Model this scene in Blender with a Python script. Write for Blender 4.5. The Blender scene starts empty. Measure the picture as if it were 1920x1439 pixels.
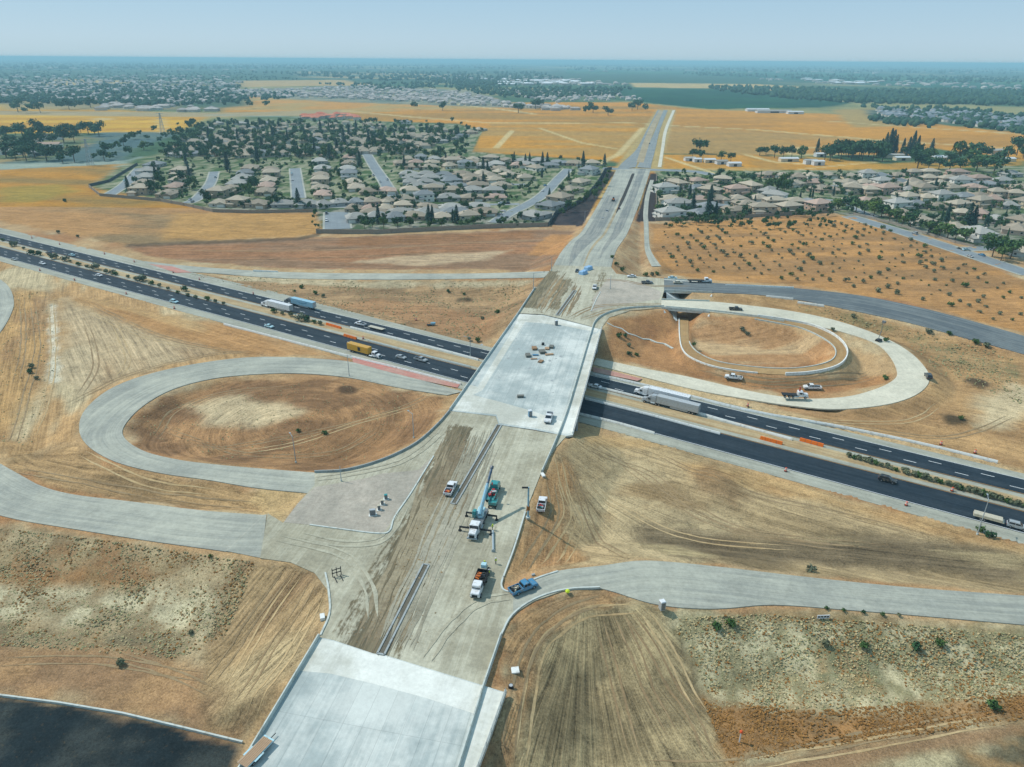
import bpy, bmesh, math, random
import numpy as np
from mathutils import Matrix, Vector

# ------------------------------------------------------------------ camera, sky, sun, exposure
scene = bpy.context.scene
COL = scene.collection
H = 118.0                                   # flying height above the freeway, metres
FPX, CX, CY = 1333.0, 960.0, 719.5          # focal length and centre in pixels of the 1920 wide photo
ROLL = math.atan((119. - 106.) / 1920.)
PITCH = math.atan((CY - 112.5) * math.cos(ROLL) / FPX)
Fv = np.array([0, math.cos(PITCH), -math.sin(PITCH)])
_R0 = np.array([1., 0, 0]); _U0 = np.cross(_R0, Fv)
Rv = math.cos(ROLL) * _R0 + math.sin(ROLL) * _U0
Uv = math.cos(ROLL) * _U0 - math.sin(ROLL) * _R0
cam = bpy.data.cameras.new('camera'); camo = bpy.data.objects.new('camera', cam); COL.objects.link(camo)
cam.sensor_fit = 'HORIZONTAL'; cam.sensor_width = 36.0; cam.lens = FPX / 1920. * 36.
cam.clip_start = 1.0; cam.clip_end = 200000.0
camo.matrix_world = Matrix(((Rv[0], Uv[0], -Fv[0], 0), (Rv[1], Uv[1], -Fv[1], 0), (Rv[2], Uv[2], -Fv[2], H), (0, 0, 0, 1)))
scene.camera = camo

SUN_EL = math.radians(50.0)
SUN_AZ = math.atan2(-0.93, 0.36)            # compass bearing of the sun: left of the view and a little ahead
world = bpy.data.worlds.new('World'); scene.world = world; world.use_nodes = True
nt = world.node_tree
bgn = nt.nodes.get('Background') or nt.nodes.new('ShaderNodeBackground')
sky = nt.nodes.new('ShaderNodeTexSky'); sky.sky_type = 'NISHITA'; sky.sun_disc = False
sky.sun_elevation = SUN_EL; sky.sun_rotation = SUN_AZ
sky.altitude = 0.0; sky.air_density = 1.0; sky.dust_density = 0.15; sky.ozone_density = 3.0
# thin high veil over the clear sky: the deep blue overhead is paled, the band above the horizon kept cool
tcs = nt.nodes.new('ShaderNodeTexCoord'); sep = nt.nodes.new('ShaderNodeSeparateXYZ'); nt.links.new(tcs.outputs['Generated'], sep.inputs[0])
mr = nt.nodes.new('ShaderNodeMapRange'); mr.interpolation_type = 'SMOOTHSTEP'; nt.links.new(sep.outputs[2], mr.inputs[0]); mr.inputs[1].default_value = -.02; mr.inputs[2].default_value = .13
veil = nt.nodes.new('ShaderNodeMix'); veil.data_type = 'RGBA'; nt.links.new(mr.outputs[0], veil.inputs[0]); veil.inputs[6].default_value = (4.7, 6.5, 7.9, 1); veil.inputs[7].default_value = (3.45, 5.65, 7.5, 1)
mr2 = nt.nodes.new('ShaderNodeMapRange'); mr2.interpolation_type = 'SMOOTHSTEP'; nt.links.new(sep.outputs[2], mr2.inputs[0]); mr2.inputs[1].default_value = -.004; mr2.inputs[2].default_value = .026
low = nt.nodes.new('ShaderNodeMix'); low.data_type = 'RGBA'; nt.links.new(mr2.outputs[0], low.inputs[0]); low.inputs[6].default_value = (4.1, 6.0, 7.3, 1); nt.links.new(veil.outputs[2], low.inputs[7])
ms = nt.nodes.new('ShaderNodeMix'); ms.data_type = 'RGBA'; ms.inputs[0].default_value = .85
nt.links.new(sky.outputs['Color'], ms.inputs[6]); nt.links.new(low.outputs[2], ms.inputs[7])
nt.links.new(ms.outputs[2], bgn.inputs['Color']); bgn.inputs['Strength'].default_value = 0.085
sl = bpy.data.lights.new('sun', 'SUN'); slo = bpy.data.objects.new('sun', sl); COL.objects.link(slo)
sl.energy = 3.15; sl.angle = math.radians(1.0); sl.color = (1.0, 0.965, 0.91)
sd = Vector((math.sin(SUN_AZ) * math.cos(SUN_EL), math.cos(SUN_AZ) * math.cos(SUN_EL), math.sin(SUN_EL)))
slo.rotation_euler = sd.to_track_quat('Z', 'Y').to_euler()
scene.view_settings.view_transform = 'Standard'; scene.view_settings.look = 'None'
scene.view_settings.exposure = 0.25; scene.view_settings.gamma = 1.0; scene.view_settings.use_curve_mapping = False
scene.cycles.max_bounces = 5; scene.cycles.diffuse_bounces = 2; scene.cycles.glossy_bounces = 2
scene.cycles.transmission_bounces = 2; scene.cycles.volume_bounces = 0; scene.cycles.transparent_max_bounces = 4

# ------------------------------------------------------------------ basic helpers
random.seed(7); rng = np.random.default_rng(7)
def ray(x, y): return Fv + Rv * (x - CX) / FPX - Uv * (y - CY) / FPX
def at(x, y, z=0.0):
    d = ray(x, y); t = (z - H) / d[2]
    return np.array([d[0] * t, d[1] * t, z])
def S(r, g, b, k=0.9):
    f = lambda c: (c / 255 / 12.92 if c / 255 <= .04045 else ((c / 255 + .055) / 1.055) ** 2.4) * k
    return (f(r), f(g), f(b))
ORD = ['first', 'second', 'third', 'fourth', 'fifth', 'sixth', 'seventh', 'eighth', 'ninth', 'tenth', 'eleventh', 'twelfth',
       'thirteenth', 'fourteenth', 'fifteenth', 'sixteenth', 'seventeenth', 'eighteenth', 'nineteenth', 'twentieth']
def ordw(i):
    if i < 20: return ORD[i]
    return ['twenty', 'thirty', 'forty'][(i + 1) // 10 - 2] + '-' + ORD[(i + 1) % 10 - 1] if (i + 1) % 10 else ['', 'thirtieth', 'fortieth'][(i + 1) // 10 - 2]

def vnoise(x, y, seed=0):
    xi = np.floor(x).astype(np.int64); yi = np.floor(y).astype(np.int64)
    fx = x - xi; fy = y - yi
    fx = fx * fx * (3 - 2 * fx); fy = fy * fy * (3 - 2 * fy)
    def hs(a, b):
        n = (a * 374761393 + b * 668265263 + seed * 974634777) & 0xFFFFFFFF
        n = ((n ^ (n >> 13)) * 1274126177) & 0xFFFFFFFF
        return ((n ^ (n >> 16)) & 0xFFFF) / 65535.0
    return (hs(xi, yi) * (1 - fx) + hs(xi + 1, yi) * fx) * (1 - fy) + (hs(xi, yi + 1) * (1 - fx) + hs(xi + 1, yi + 1) * fx) * fy
def fbm(x, y, s, seed=0, o=4):
    x = np.asarray(x, float) / s; y = np.asarray(y, float) / s
    r = 0; a = 0.5; t = 0
    for i in range(o):
        r = r + a * vnoise(x, y, seed + i * 17); t += a; a *= 0.55; x = x * 2.03 + 5.1; y = y * 2.03 + 1.7
    return r / t
def sstep(x, a, b):
    t = np.clip((x - a) / (b - a), 0, 1); return t * t * (3 - 2 * t)

def seg_dist(X, Y, P, closed=False):
    """distance, index and parameter of the nearest segment of polyline P"""
    P = np.asarray(P, float); n = len(P) if closed else len(P) - 1
    best = np.full(X.shape, 1e18); bi = np.zeros(X.shape, int); bt = np.zeros(X.shape)
    for i in range(n):
        a = P[i]; b = P[(i + 1) % len(P)]; d = b[:2] - a[:2]; L = max(d @ d, 1e-9)
        t = np.clip(((X - a[0]) * d[0] + (Y - a[1]) * d[1]) / L, 0, 1)
        q = (X - a[0] - t * d[0]) ** 2 + (Y - a[1] - t * d[1]) ** 2
        m = q < best; best = np.where(m, q, best); bi = np.where(m, i, bi); bt = np.where(m, t, bt)
    return np.sqrt(best), bi, bt
def inside(X, Y, P):
    P = np.asarray(P, float); r = np.zeros(X.shape, bool); n = len(P)
    for i in range(n):
        x0, y0 = P[i][:2]; x1, y1 = P[(i + 1) % n][:2]
        if y0 == y1: continue
        c = ((y0 > Y) != (y1 > Y)) & (X < (x1 - x0) * (Y - y0) / (y1 - y0) + x0)
        r ^= c
    return r
def sdist(X, Y, P):
    """signed distance to polygon, positive inside"""
    d, _, _ = seg_dist(X, Y, P, True)
    return np.where(inside(X, Y, P), d, -d)
def crom(P, n):
    """Catmull-Rom resample of points, n per span"""
    P = np.asarray(P, float)
    if len(P) < 3: return np.array([P[0] + (P[1] - P[0]) * k / n for k in range(n + 1)])
    Q = np.vstack([2 * P[0] - P[1], P, 2 * P[-1] - P[-2]]); out = []
    for i in range(1, len(Q) - 2):
        for k in range(n):
            t = k / n
            out.append(.5 * ((2 * Q[i]) + (-Q[i - 1] + Q[i + 1]) * t + (2 * Q[i - 1] - 5 * Q[i] + 4 * Q[i + 1] - Q[i + 2]) * t * t
                             + (-Q[i - 1] + 3 * Q[i] - 3 * Q[i + 1] + Q[i + 2]) * t ** 3))
    out.append(P[-1]); return np.array(out)

# ------------------------------------------------------------------ materials (all procedural)
def _nodes(name):
    m = bpy.data.materials.new(name); m.use_nodes = True
    n = m.node_tree.nodes; l = m.node_tree.links; b = n['Principled BSDF']
    return m, n, l, b
def mathn(n, l, op, a, b=None):
    k = n.new('ShaderNodeMath'); k.operation = op
    for i, v in enumerate((a, b)):
        if v is None: continue
        if isinstance(v, (int, float)): k.inputs[i].default_value = v
        else: l.new(v, k.inputs[i])
    return k.outputs[0]
def noisen(n, l, vec, scale, detail=4, rough=.55):
    k = n.new('ShaderNodeTexNoise'); k.inputs['Scale'].default_value = scale
    k.inputs['Detail'].default_value = detail; k.inputs['Roughness'].default_value = rough
    if vec is not None: l.new(vec, k.inputs['Vector'])
    return k.outputs['Fac']
def scaled(n, l, vec, s):
    k = n.new('ShaderNodeVectorMath'); k.operation = 'MULTIPLY'; l.new(vec, k.inputs[0]); k.inputs[1].default_value = s
    return k.outputs[0]
def mulcol(n, l, colsock, fac):
    k = n.new('ShaderNodeVectorMath'); k.operation = 'SCALE'
    if isinstance(colsock, tuple): k.inputs[0].default_value = colsock
    else: l.new(colsock, k.inputs[0])
    l.new(fac, k.inputs['Scale']); return k.outputs[0]
def mixcol(n, l, fac, a, b):
    k = n.new('ShaderNodeMix'); k.data_type = 'RGBA'
    if isinstance(fac, (int, float)): k.inputs[0].default_value = fac
    else: l.new(fac, k.inputs[0])
    for i, v in ((6, a), (7, b)):
        if isinstance(v, tuple): k.inputs[i].default_value = (*v[:3], 1)
        else: l.new(v, k.inputs[i])
    return k.outputs[2]
def ramp01(n, l, s, a, b):
    k = n.new('ShaderNodeMapRange'); k.interpolation_type = 'SMOOTHSTEP'
    l.new(s, k.inputs[0]); k.inputs[1].default_value = a; k.inputs[2].default_value = b
    return k.outputs[0]

def mat(name, col, rough=.7, var=.18, scale=2.0, metal=0.0, spec=.3, per_obj=0.0, dirt=None, coat=0.0):
    """plain surface with two octaves of procedural variation, optional dirt colour and per-object shift"""
    m, n, l, b = _nodes(name)
    tc = n.new('ShaderNodeTexCoord').outputs['Object']
    f = mathn(n, l, 'ADD', mathn(n, l, 'MULTIPLY', noisen(n, l, tc, scale), var * 1.6), mathn(n, l, 'MULTIPLY', noisen(n, l, tc, scale * 7.3, 3), var * .8))
    f = mathn(n, l, 'ADD', f, 1.0 - var * 1.2)
    if per_obj:
        oi = n.new('ShaderNodeObjectInfo').outputs['Random']
        f = mathn(n, l, 'MULTIPLY', f, mathn(n, l, 'ADD', mathn(n, l, 'MULTIPLY', oi, per_obj), 1 - per_obj * .5))
    c = mulcol(n, l, tuple(col), f)
    if dirt:
        c = mixcol(n, l, mathn(n, l, 'MULTIPLY', ramp01(n, l, noisen(n, l, tc, scale * 1.7, 5), .48, .7), .55), c, tuple(dirt))
    l.new(c, b.inputs['Base Color']); b.inputs['Roughness'].default_value = rough; b.inputs['Metallic'].default_value = metal
    b.inputs['Specular IOR Level'].default_value = spec
    if coat: b.inputs['Coat Weight'].default_value = coat
    return m

def roadmat(name, col, col2, rough=.85, streak=.5, blotch=.3, fine=.12, slabs=0.0, spec=.2):
    """paved surface: UV is metres (across, along); wheel streaks run along it, blotches of wear lie across it"""
    m, n, l, b = _nodes(name)
    uv = n.new('ShaderNodeTexCoord').outputs['UV']
    geo = n.new('ShaderNodeNewGeometry').outputs['Position']
    s1 = noisen(n, l, scaled(n, l, uv, (.55, .012, 1)), 1.0, 5, .65)
    s2 = noisen(n, l, scaled(n, l, uv, (2.4, .03, 1)), 1.0, 3, .6)
    bl = noisen(n, l, geo, .045, 6, .62); fi = noisen(n, l, geo, 1.1, 5, .7)
    f = mathn(n, l, 'MULTIPLY', mathn(n, l, 'SUBTRACT', s1, .5), streak * 3.0)
    f = mathn(n, l, 'ADD', f, mathn(n, l, 'MULTIPLY', mathn(n, l, 'SUBTRACT', s2, .5), streak * 1.6))
    f = mathn(n, l, 'ADD', f, mathn(n, l, 'MULTIPLY', mathn(n, l, 'SUBTRACT', bl, .5), blotch * 4.5))
    f = mathn(n, l, 'ADD', f, .5)
    c = mixcol(n, l, ramp01(n, l, f, .1, .9), tuple(col), tuple(col2))
    fi2 = noisen(n, l, geo, .28, 6, .72)
    g = mathn(n, l, 'ADD', mathn(n, l, 'ADD', mathn(n, l, 'MULTIPLY', fi, fine * 5), mathn(n, l, 'MULTIPLY', fi2, fine * 5)), 1 - fine * 5)
    if slabs:
        br = n.new('ShaderNodeTexBrick'); l.new(uv, br.inputs['Vector']); br.offset = 0.0
        br.inputs['Scale'].default_value = 1.0; br.inputs['Brick Width'].default_value = 3.7; br.inputs['Row Height'].default_value = slabs
        br.inputs['Mortar Size'].default_value = .05; br.inputs['Mortar Smooth'].default_value = .3
        br.inputs['Color1'].default_value = (1, 1, 1, 1); br.inputs['Color2'].default_value = (.93, .93, .93, 1); br.inputs['Mortar'].default_value = (.72, .72, .72, 1)
        g = mathn(n, l, 'MULTIPLY', g, br.outputs['Color'])
    l.new(mulcol(n, l, c, g), b.inputs['Base Color']); b.inputs['Roughness'].default_value = rough
    b.inputs['Specular IOR Level'].default_value = spec
    return m

def churnmat(name, col, col2, mud, mud2, bands):
    """graded road whose churned earth lies in ragged bands (u centre, half width, v start, v end) along it"""
    m = roadmat(name, col, col2, streak=.45, blotch=.5, fine=.16); n = m.node_tree.nodes; l = m.node_tree.links; b = n['Principled BSDF']
    src = b.inputs['Base Color'].links[0].from_socket; uv = n.new('ShaderNodeTexCoord').outputs['UV']; sx = n.new('ShaderNodeSeparateXYZ'); l.new(uv, sx.inputs[0])
    wob = mathn(n, l, 'MULTIPLY', mathn(n, l, 'SUBTRACT', noisen(n, l, scaled(n, l, uv, (.12, .05, 1)), 1.0, 4, .6), .5), 7.0); u = mathn(n, l, 'ADD', sx.outputs[0], wob); tot = None
    for (uc, hw, v0, v1, slope, amt) in bands:
        c = mathn(n, l, 'ADD', mathn(n, l, 'MULTIPLY', mathn(n, l, 'SUBTRACT', sx.outputs[1], v0), slope), uc)
        d = mathn(n, l, 'ABSOLUTE', mathn(n, l, 'SUBTRACT', u, c)); k = n.new('ShaderNodeMapRange'); k.interpolation_type = 'SMOOTHSTEP'; l.new(d, k.inputs[0]); k.inputs[1].default_value = hw; k.inputs[2].default_value = hw * .35; k.inputs[3].default_value = 0; k.inputs[4].default_value = amt
        e0 = ramp01(n, l, sx.outputs[1], v0 - 4, v0 + 3); e1 = n.new('ShaderNodeMapRange'); l.new(sx.outputs[1], e1.inputs[0]); e1.inputs[1].default_value = v1 + 4; e1.inputs[2].default_value = v1 - 3
        q = mathn(n, l, 'MULTIPLY', mathn(n, l, 'MULTIPLY', k.outputs[0], e0), e1.outputs[0]); tot = q if tot is None else mathn(n, l, 'MAXIMUM', tot, q)
    rag = mathn(n, l, 'ADD', mathn(n, l, 'MULTIPLY', noisen(n, l, scaled(n, l, uv, (.9, .12, 1)), 1.0, 5, .7), .6), mathn(n, l, 'MULTIPLY', noisen(n, l, scaled(n, l, uv, (.5, .4, 1)), 1.0, 5, .7), .4))
    fac = ramp01(n, l, mathn(n, l, 'ADD', mathn(n, l, 'MULTIPLY', tot, .42), rag), .70, .82)
    mc = mixcol(n, l, ramp01(n, l, noisen(n, l, scaled(n, l, uv, (1.6, .08, 1)), 1.0, 5, .7), .38, .62), tuple(mud), tuple(mud2))
    l.new(mixcol(n, l, mathn(n, l, 'MULTIPLY', fac, .95), src, mc), b.inputs['Base Color']); return m
def leafmat(name, col, col2, per_obj=.5):
    m, n, l, b = _nodes(name)
    oi = n.new('ShaderNodeObjectInfo').outputs['Random']; geo = n.new('ShaderNodeNewGeometry')
    tc = n.new('ShaderNodeTexCoord').outputs['Object']
    ns = noisen(n, l, tc, .55, 3)
    f = mathn(n, l, 'ADD', mathn(n, l, 'MULTIPLY', oi, .6), mathn(n, l, 'MULTIPLY', geo.outputs['Random Per Island'], .4))
    c = mixcol(n, l, f, tuple(col), tuple(col2))
    g = mathn(n, l, 'ADD', mathn(n, l, 'MULTIPLY', ns, .9), .55)
    g = mathn(n, l, 'MULTIPLY', g, mathn(n, l, 'ADD', mathn(n, l, 'MULTIPLY', geo.outputs['Random Per Island'], .5), .75))
    l.new(mulcol(n, l, c, g), b.inputs['Base Color']); b.inputs['Roughness'].default_value = .75
    b.inputs['Specular IOR Level'].default_value = .15
    return m
def glassmat(name, col=(.012, .018, .024)):
    m, n, l, b = _nodes(name)
    tc = n.new('ShaderNodeTexCoord').outputs['Object']
    g = mathn(n, l, 'ADD', mathn(n, l, 'MULTIPLY', noisen(n, l, tc, 1.5), .5), .75)
    l.new(mulcol(n, l, col, g), b.inputs['Base Color']); b.inputs['Roughness'].default_value = .12; b.inputs['Specular IOR Level'].default_value = .6
    return m

# ------------------------------------------------------------------ mesh builder
class MB:
    def __init__(s): s.v = []; s.f = []; s.m = []; s.uv = None
    def add(s, V, F, mi=0):
        o = len(s.v); s.v.extend([tuple(map(float, p)) for p in V]); s.f.extend([tuple(o + i for i in q) for q in F]); s.m.extend([mi] * len(F)); return s
    def box(s, c, d, mi=0, rz=0.0, tx=1.0, ty=1.0, ry=0.0, bev=0.0):
        """box centred at c with size d; tx, ty shrink its top; bev chamfers vertical and top edges"""
        x, y, z = d[0] / 2, d[1] / 2, d[2] / 2
        if bev > 0:
            k = bev
            lo = [(-x + k, -y), (x - k, -y), (x, -y + k), (x, y - k), (x - k, y), (-x + k, y), (-x, y - k), (-x, -y + k)]
            V = [(a, b_, -z) for a, b_ in lo] + [(a * tx, b_ * ty, z - k) for a, b_ in lo]
            fx, fy = (x - k) / x, (y - k) / y
            V += [(a * tx * fx, b_ * ty * fy, z) for a, b_ in lo]
            F = [tuple(range(7, -1, -1)), tuple(range(16, 24))]
            for r in (0, 8):
                for i in range(8): F.append((r + i, r + (i + 1) % 8, r + 8 + (i + 1) % 8, r + 8 + i))
        else:
            V = [(-x, -y, -z), (x, -y, -z), (x, y, -z), (-x, y, -z), (-x * tx, -y * ty, z), (x * tx, -y * ty, z), (x * tx, y * ty, z), (-x * tx, y * ty, z)]
            F = [(3, 2, 1, 0), (4, 5, 6, 7), (0, 1, 5, 4), (1, 2, 6, 5), (2, 3, 7, 6), (3, 0, 4, 7)]
        cr, sr = math.cos(rz), math.sin(rz); cy, sy = math.cos(ry), math.sin(ry)
        W = []
        for a, b_, e in V:
            a, e = a * cy + e * sy, -a * sy + e * cy
            W.append((c[0] + a * cr - b_ * sr, c[1] + a * sr + b_ * cr, c[2] + e))
        return s.add(W, F, mi)
    def cyl(s, p0, p1, r0, r1=None, n=10, mi=0, caps=True):
        r1 = r0 if r1 is None else r1
        a = Vector(p0); b = Vector(p1); d = (b - a)
        if d.length < 1e-6: return s
        q = d.to_track_quat('Z', 'Y'); V = []
        for (c, r) in ((a, r0), (b, r1)):
            for i in range(n):
                t = 2 * math.pi * i / n; V.append(c + q @ Vector((r * math.cos(t), r * math.sin(t), 0)))
        F = [(i, (i + 1) % n, n + (i + 1) % n, n + i) for i in range(n)]
        if caps: F += [tuple(range(n - 1, -1, -1)), tuple(range(n, 2 * n))]
        return s.add(V, F, mi)
    def prism(s, prof, y0, y1, mi=0, top=1.0, zt=None):
        """side profile (x, z) extruded across y; points above zt are pulled in by top"""
        def pt(p, y): return (p[0], y * (top if zt is not None and p[1] > zt else 1.0), p[1])
        n = len(prof); V = [pt(p, y0) for p in prof] + [pt(p, y1) for p in prof]
        F = [tuple(range(n)), tuple(range(2 * n - 1, n - 1, -1))]
        F += [((i + 1) % n, i, n + i, n + (i + 1) % n) for i in range(n)]
        return s.add(V, F, mi)
    def quad(s, a, b, c, d, mi=0): return s.add([a, b, c, d], [(0, 1, 2, 3)], mi)
    def blob(s, c, r, mi=0, sq=1.0, jit=.2, rnd=random):
        t = (1 + 5 ** .5) / 2
        V = [(-1, t, 0), (1, t, 0), (-1, -t, 0), (1, -t, 0), (0, -1, t), (0, 1, t), (0, -1, -t), (0, 1, -t), (t, 0, -1), (t, 0, 1), (-t, 0, -1), (-t, 0, 1)]
        F = [(0, 11, 5), (0, 5, 1), (0, 1, 7), (0, 7, 10), (0, 10, 11), (1, 5, 9), (5, 11, 4), (11, 10, 2), (10, 7, 6), (7, 1, 8), (3, 9, 4), (3, 4, 2), (3, 2, 6), (3, 6, 8), (3, 8, 9), (4, 9, 5), (2, 4, 11), (6, 2, 10), (8, 6, 7), (9, 8, 1)]
        W = []
        for p in V:
            k = r / 1.902 * (1 + rnd.uniform(-jit, jit)); W.append((c[0] + p[0] * k, c[1] + p[1] * k, c[2] + p[2] * k * sq))
        return s.add(W, F, mi)
    def data(s, name, mats, smooth=False):
        me = bpy.data.meshes.new(name); me.from_pydata(s.v, [], s.f)
        for m in (mats if isinstance(mats, (list, tuple)) else [mats]): me.materials.append(m)
        if any(s.m): me.polygons.foreach_set('material_index', s.m)
        if smooth: me.polygons.foreach_set('use_smooth', [True] * len(me.polygons))
        if s.uv is not None:
            u = me.uv_layers.new(name='UVMap'); li = np.zeros(len(me.loops), int); me.loops.foreach_get('vertex_index', li)
            u.data.foreach_set('uv', np.asarray(s.uv, float)[li].ravel())
        me.update(); return me
    def build(s, name, mats, parent=None, smooth=False):
        o = bpy.data.objects.new(name, s.data(name, mats, smooth)); COL.objects.link(o)
        if parent is not None: o.parent = parent
        return o
def tag(o, label, cat, group=None):
    o['label'] = label; o['category'] = cat
    if group: o['group'] = group
    return o
def struct(o, kind='structure'): o['kind'] = kind; return o
def thing(name, label, cat, loc=(0, 0, 0), rz=0.0, group=None):
    o = bpy.data.objects.new(name, None); COL.objects.link(o); o.empty_display_size = .5
    o.location = loc; o.rotation_euler = (0, 0, rz); return tag(o, label, cat, group)
KIDS = {}
def tree_copy(o, loc, rz=0.0, sc=1.0, label=None):
    """a copy of a thing with copies of its parts and sub-parts, sharing mesh data"""
    def rec(a, par):
        c = a.copy(); COL.objects.link(c)
        if par is not None: c.parent = par
        for k in a.children: rec(k, c)
        return c
    r = rec(o, None); r.location = loc; r.rotation_euler = (0, 0, rz)
    r.scale = sc if isinstance(sc, tuple) else (sc, sc, sc)
    if label: r['label'] = label
    return r
class Kit:
    """a prototype placed for the first time, copied afterwards"""
    def __init__(s, root): s.root = root; s.used = False
    def put(s, loc, rz=0.0, sc=1.0, label=None):
        if not s.used:
            s.used = True; r = s.root; r.location = loc; r.rotation_euler = (0, 0, rz)
            r.scale = sc if isinstance(sc, tuple) else (sc, sc, sc)
            if label: r['label'] = label
            return r
        return tree_copy(s.root, loc, rz, sc, label)
# ------------------------------------------------------------------ terrain: roads on embankments, freeway in the cut
FA = math.radians(31.55); FS = np.array([math.cos(FA), -math.sin(FA)]); FT = np.array([math.sin(FA), math.cos(FA)])
def fw(s, t): return FS * s + FT * t            # freeway frame: s along it, t across it
def st(p): return float(p[0] * FS[0] + p[1] * FS[1]), float(p[0] * FT[0] + p[1] * FT[1])
def W(P, z): return [at(x, y, z) for x, y in P]

# ribbons: left edge, right edge as photo pixels on the ground they lie on, with the road level at each end of the lists
def edge(P):  # (px, py, z) -> world
    return np.array([at(*p) for p in P])
RIB = {
 'west_ramp': ([(500,965,7.8),(370,955,6.5),(250,940,5.5),(130,925,4.5),(60,903,3.8),(0,868,3.2),(-60,832,2.6)],
               [(490,1047,7.8),(380,1031,6.5),(250,1012,5.5),(120,991,4.5),(40,978,3.8),(-40,958,3.2),(-130,930,2.6)]),
 'west_loop': ([(592,887,7.9),(500,880,7.4),(400,871,6.8),(330,862,6.2),(268,846,5.6),(232,820,5.0),(236,795,4.4),(272,759,3.6),(330,727,2.8),(400,709,1.9),(480,701,1.1),(560,700,.5),(650,708,.1),(750,728,.06),(838,742,.06)],
               [(590,927,7.9),(480,916,7.4),(390,901,6.8),(300,888,6.2),(215,866,5.6),(163,835,5.0),(148,802,4.4),(163,765,3.6),(215,726,2.8),(300,698,1.9),(400,679,1.1),(490,671,.5),(600,674,.1),(680,684,.06),(868,735,.06)]),
 'east_ramp': ([(962,1106,8),(1000,1086,8),(1045,1071,8),(1130,1061,7.6),(1210,1052,7.0),(1340,1062,6.3),(1500,1080,5.6),(1700,1100,4.8),(1920,1117,4),(2050,1128,3.6)],
               [(962,1150,8),(1002,1126,8),(1060,1107,8),(1125,1104,7.6),(1230,1134,7.0),(1340,1143,6.3),(1450,1136,5.6),(1600,1147,4.8),(1760,1160,4.2),(2050,1184,3.6)]),
 'east_loop': ([(1240,563,8),(1330,566,8),(1400,573,7.8),(1480,583,7.4),(1560,599,6.8),(1640,625,6.0),(1702,657,5.2),(1737,692,4.4),(1742,716,3.7),(1722,738,3.0),(1680,755,2.3),(1620,765,1.6),(1550,768,1.0),(1470,760,.5),(1400,749,.2),(1310,733,.06),(1200,706,.06),(1112,684,.06)],
               [(1240,577,8),(1330,585,8),(1400,593,7.8),(1450,600,7.4),(1510,610,6.8),(1575,623,6.0),(1640,645,5.2),(1668,670,4.4),(1682,700,3.7),(1672,716,3.0),(1640,731,2.3),(1590,744,1.6),(1520,748,1.0),(1450,742,.5),(1380,728,.2),(1290,707,.06),(1200,690,.06),(1118,672,.06)]),
 'northeast_ramp': ([(1245,525,8),(1335,531,8),(1400,534,7.6),(1480,540,7.0),(1600,553,6.0),(1700,572,5.0),(1800,597,4.0),(1920,631,3.0),(2050,668,2)],
                    [(1245,545,8),(1335,549,8),(1420,553,7.6),(1500,563,7.0),(1600,583,6.0),(1700,604,5.0),(1800,631,4.0),(1920,664,3.0),(2050,702,2)]),
 'northwest_ramp': ([(1032,509,7.8),(900,513,5.6),(740,513,3.2),(600,512,1.4),(500,509,.5),(400,503,.06),(330,497,.06),(270,490,.06)],
                    [(1020,521,7.8),(900,523,5.6),(740,525,3.2),(600,524,1.4),(500,521,.5),(400,513,.06),(330,509,.06),(290,505,.06)]),
 'north_road': ([(1038,498,8),(1052,474,7),(1073,450,4.6),(1090,436,3.2),(1122,383,.5),(1141,348,.08),(1156,318,.08)],
                [(1146,501,8),(1155,470,7),(1168,450,4.6),(1178,434,3.2),(1198,384,.5),(1209,352,.08),(1220,318,.08)]),
 'far_left_carriageway': ([(1156,318,.08),(1166,306,.08),(1193,281,.08),(1210,249,.08),(1233,207,.08)],
                          [(1192,314,.08),(1195,306,.08),(1204,281,.08),(1220,242,.08),(1238,207,.08)]),
 'far_right_carriageway': ([(1194,314,.08),(1198,306,.08),(1210,281,.08),(1226,250,.08),(1244,207,.08)],
                           [(1220,316,.08),(1222,306,.08),(1229,279,.08),(1238,242,.08),(1252,207,.08)]),
 'gravel_track': ([(1233,314,.08),(1239,281,.08),(1246,242,.08),(1261,207,.08)],
                  [(1240,314,.08),(1245,281,.08),(1252,242,.08),(1266,207,.08)]),
 'northwest_arc': ([(-20,512,.5),(14,535,.5),(26,565,.5),(18,595,.5),(-6,632,.5),(-40,665,.5)],
                   [(-40,505,.5),(-30,520,.5),(-20,565,.5),(-30,600,.5),(-50,632,.5),(-80,665,.5)]),
 'trail_pit': ([(1273,598,3),(1274,630,3),(1279,655,3),(1296,672,3.0),(1338,688,3.3),(1400,698,3.7),(1470,703,4.1),(1530,699,4.6),(1572,687,5.1),(1588,668,5.6),(1583,648,6.1),(1560,628,6.7),(1520,611,7.2),(1475,602,7.7),(1420,594,8)],
               [(1291,598,3),(1291,630,3),(1295,648,3),(1312,664,3.0),(1348,679,3.3),(1405,688,3.7),(1468,692,4.1),(1520,688,4.6),(1556,678,5.1),(1567,664,5.6),(1562,649,6.1),(1540,633,6.7),(1505,617,7.2),(1465,608,7.7),(1415,599,8)]),
 'trail_north': ([(1222,500,2.8),(1214,484,1.5),(1209,468,.6),(1208,450,.3),(1207,420,.08),(1206,400,.08),(1210,368,.08),(1219,338,.08)],
                 [(1240,500,2.8),(1226,480,1.5),(1219,466,.6),(1217,450,.3),(1216,420,.08),(1215,400,.08),(1218,368,.08),(1226,338,.08)]),
}
RIBW = {}
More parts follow.
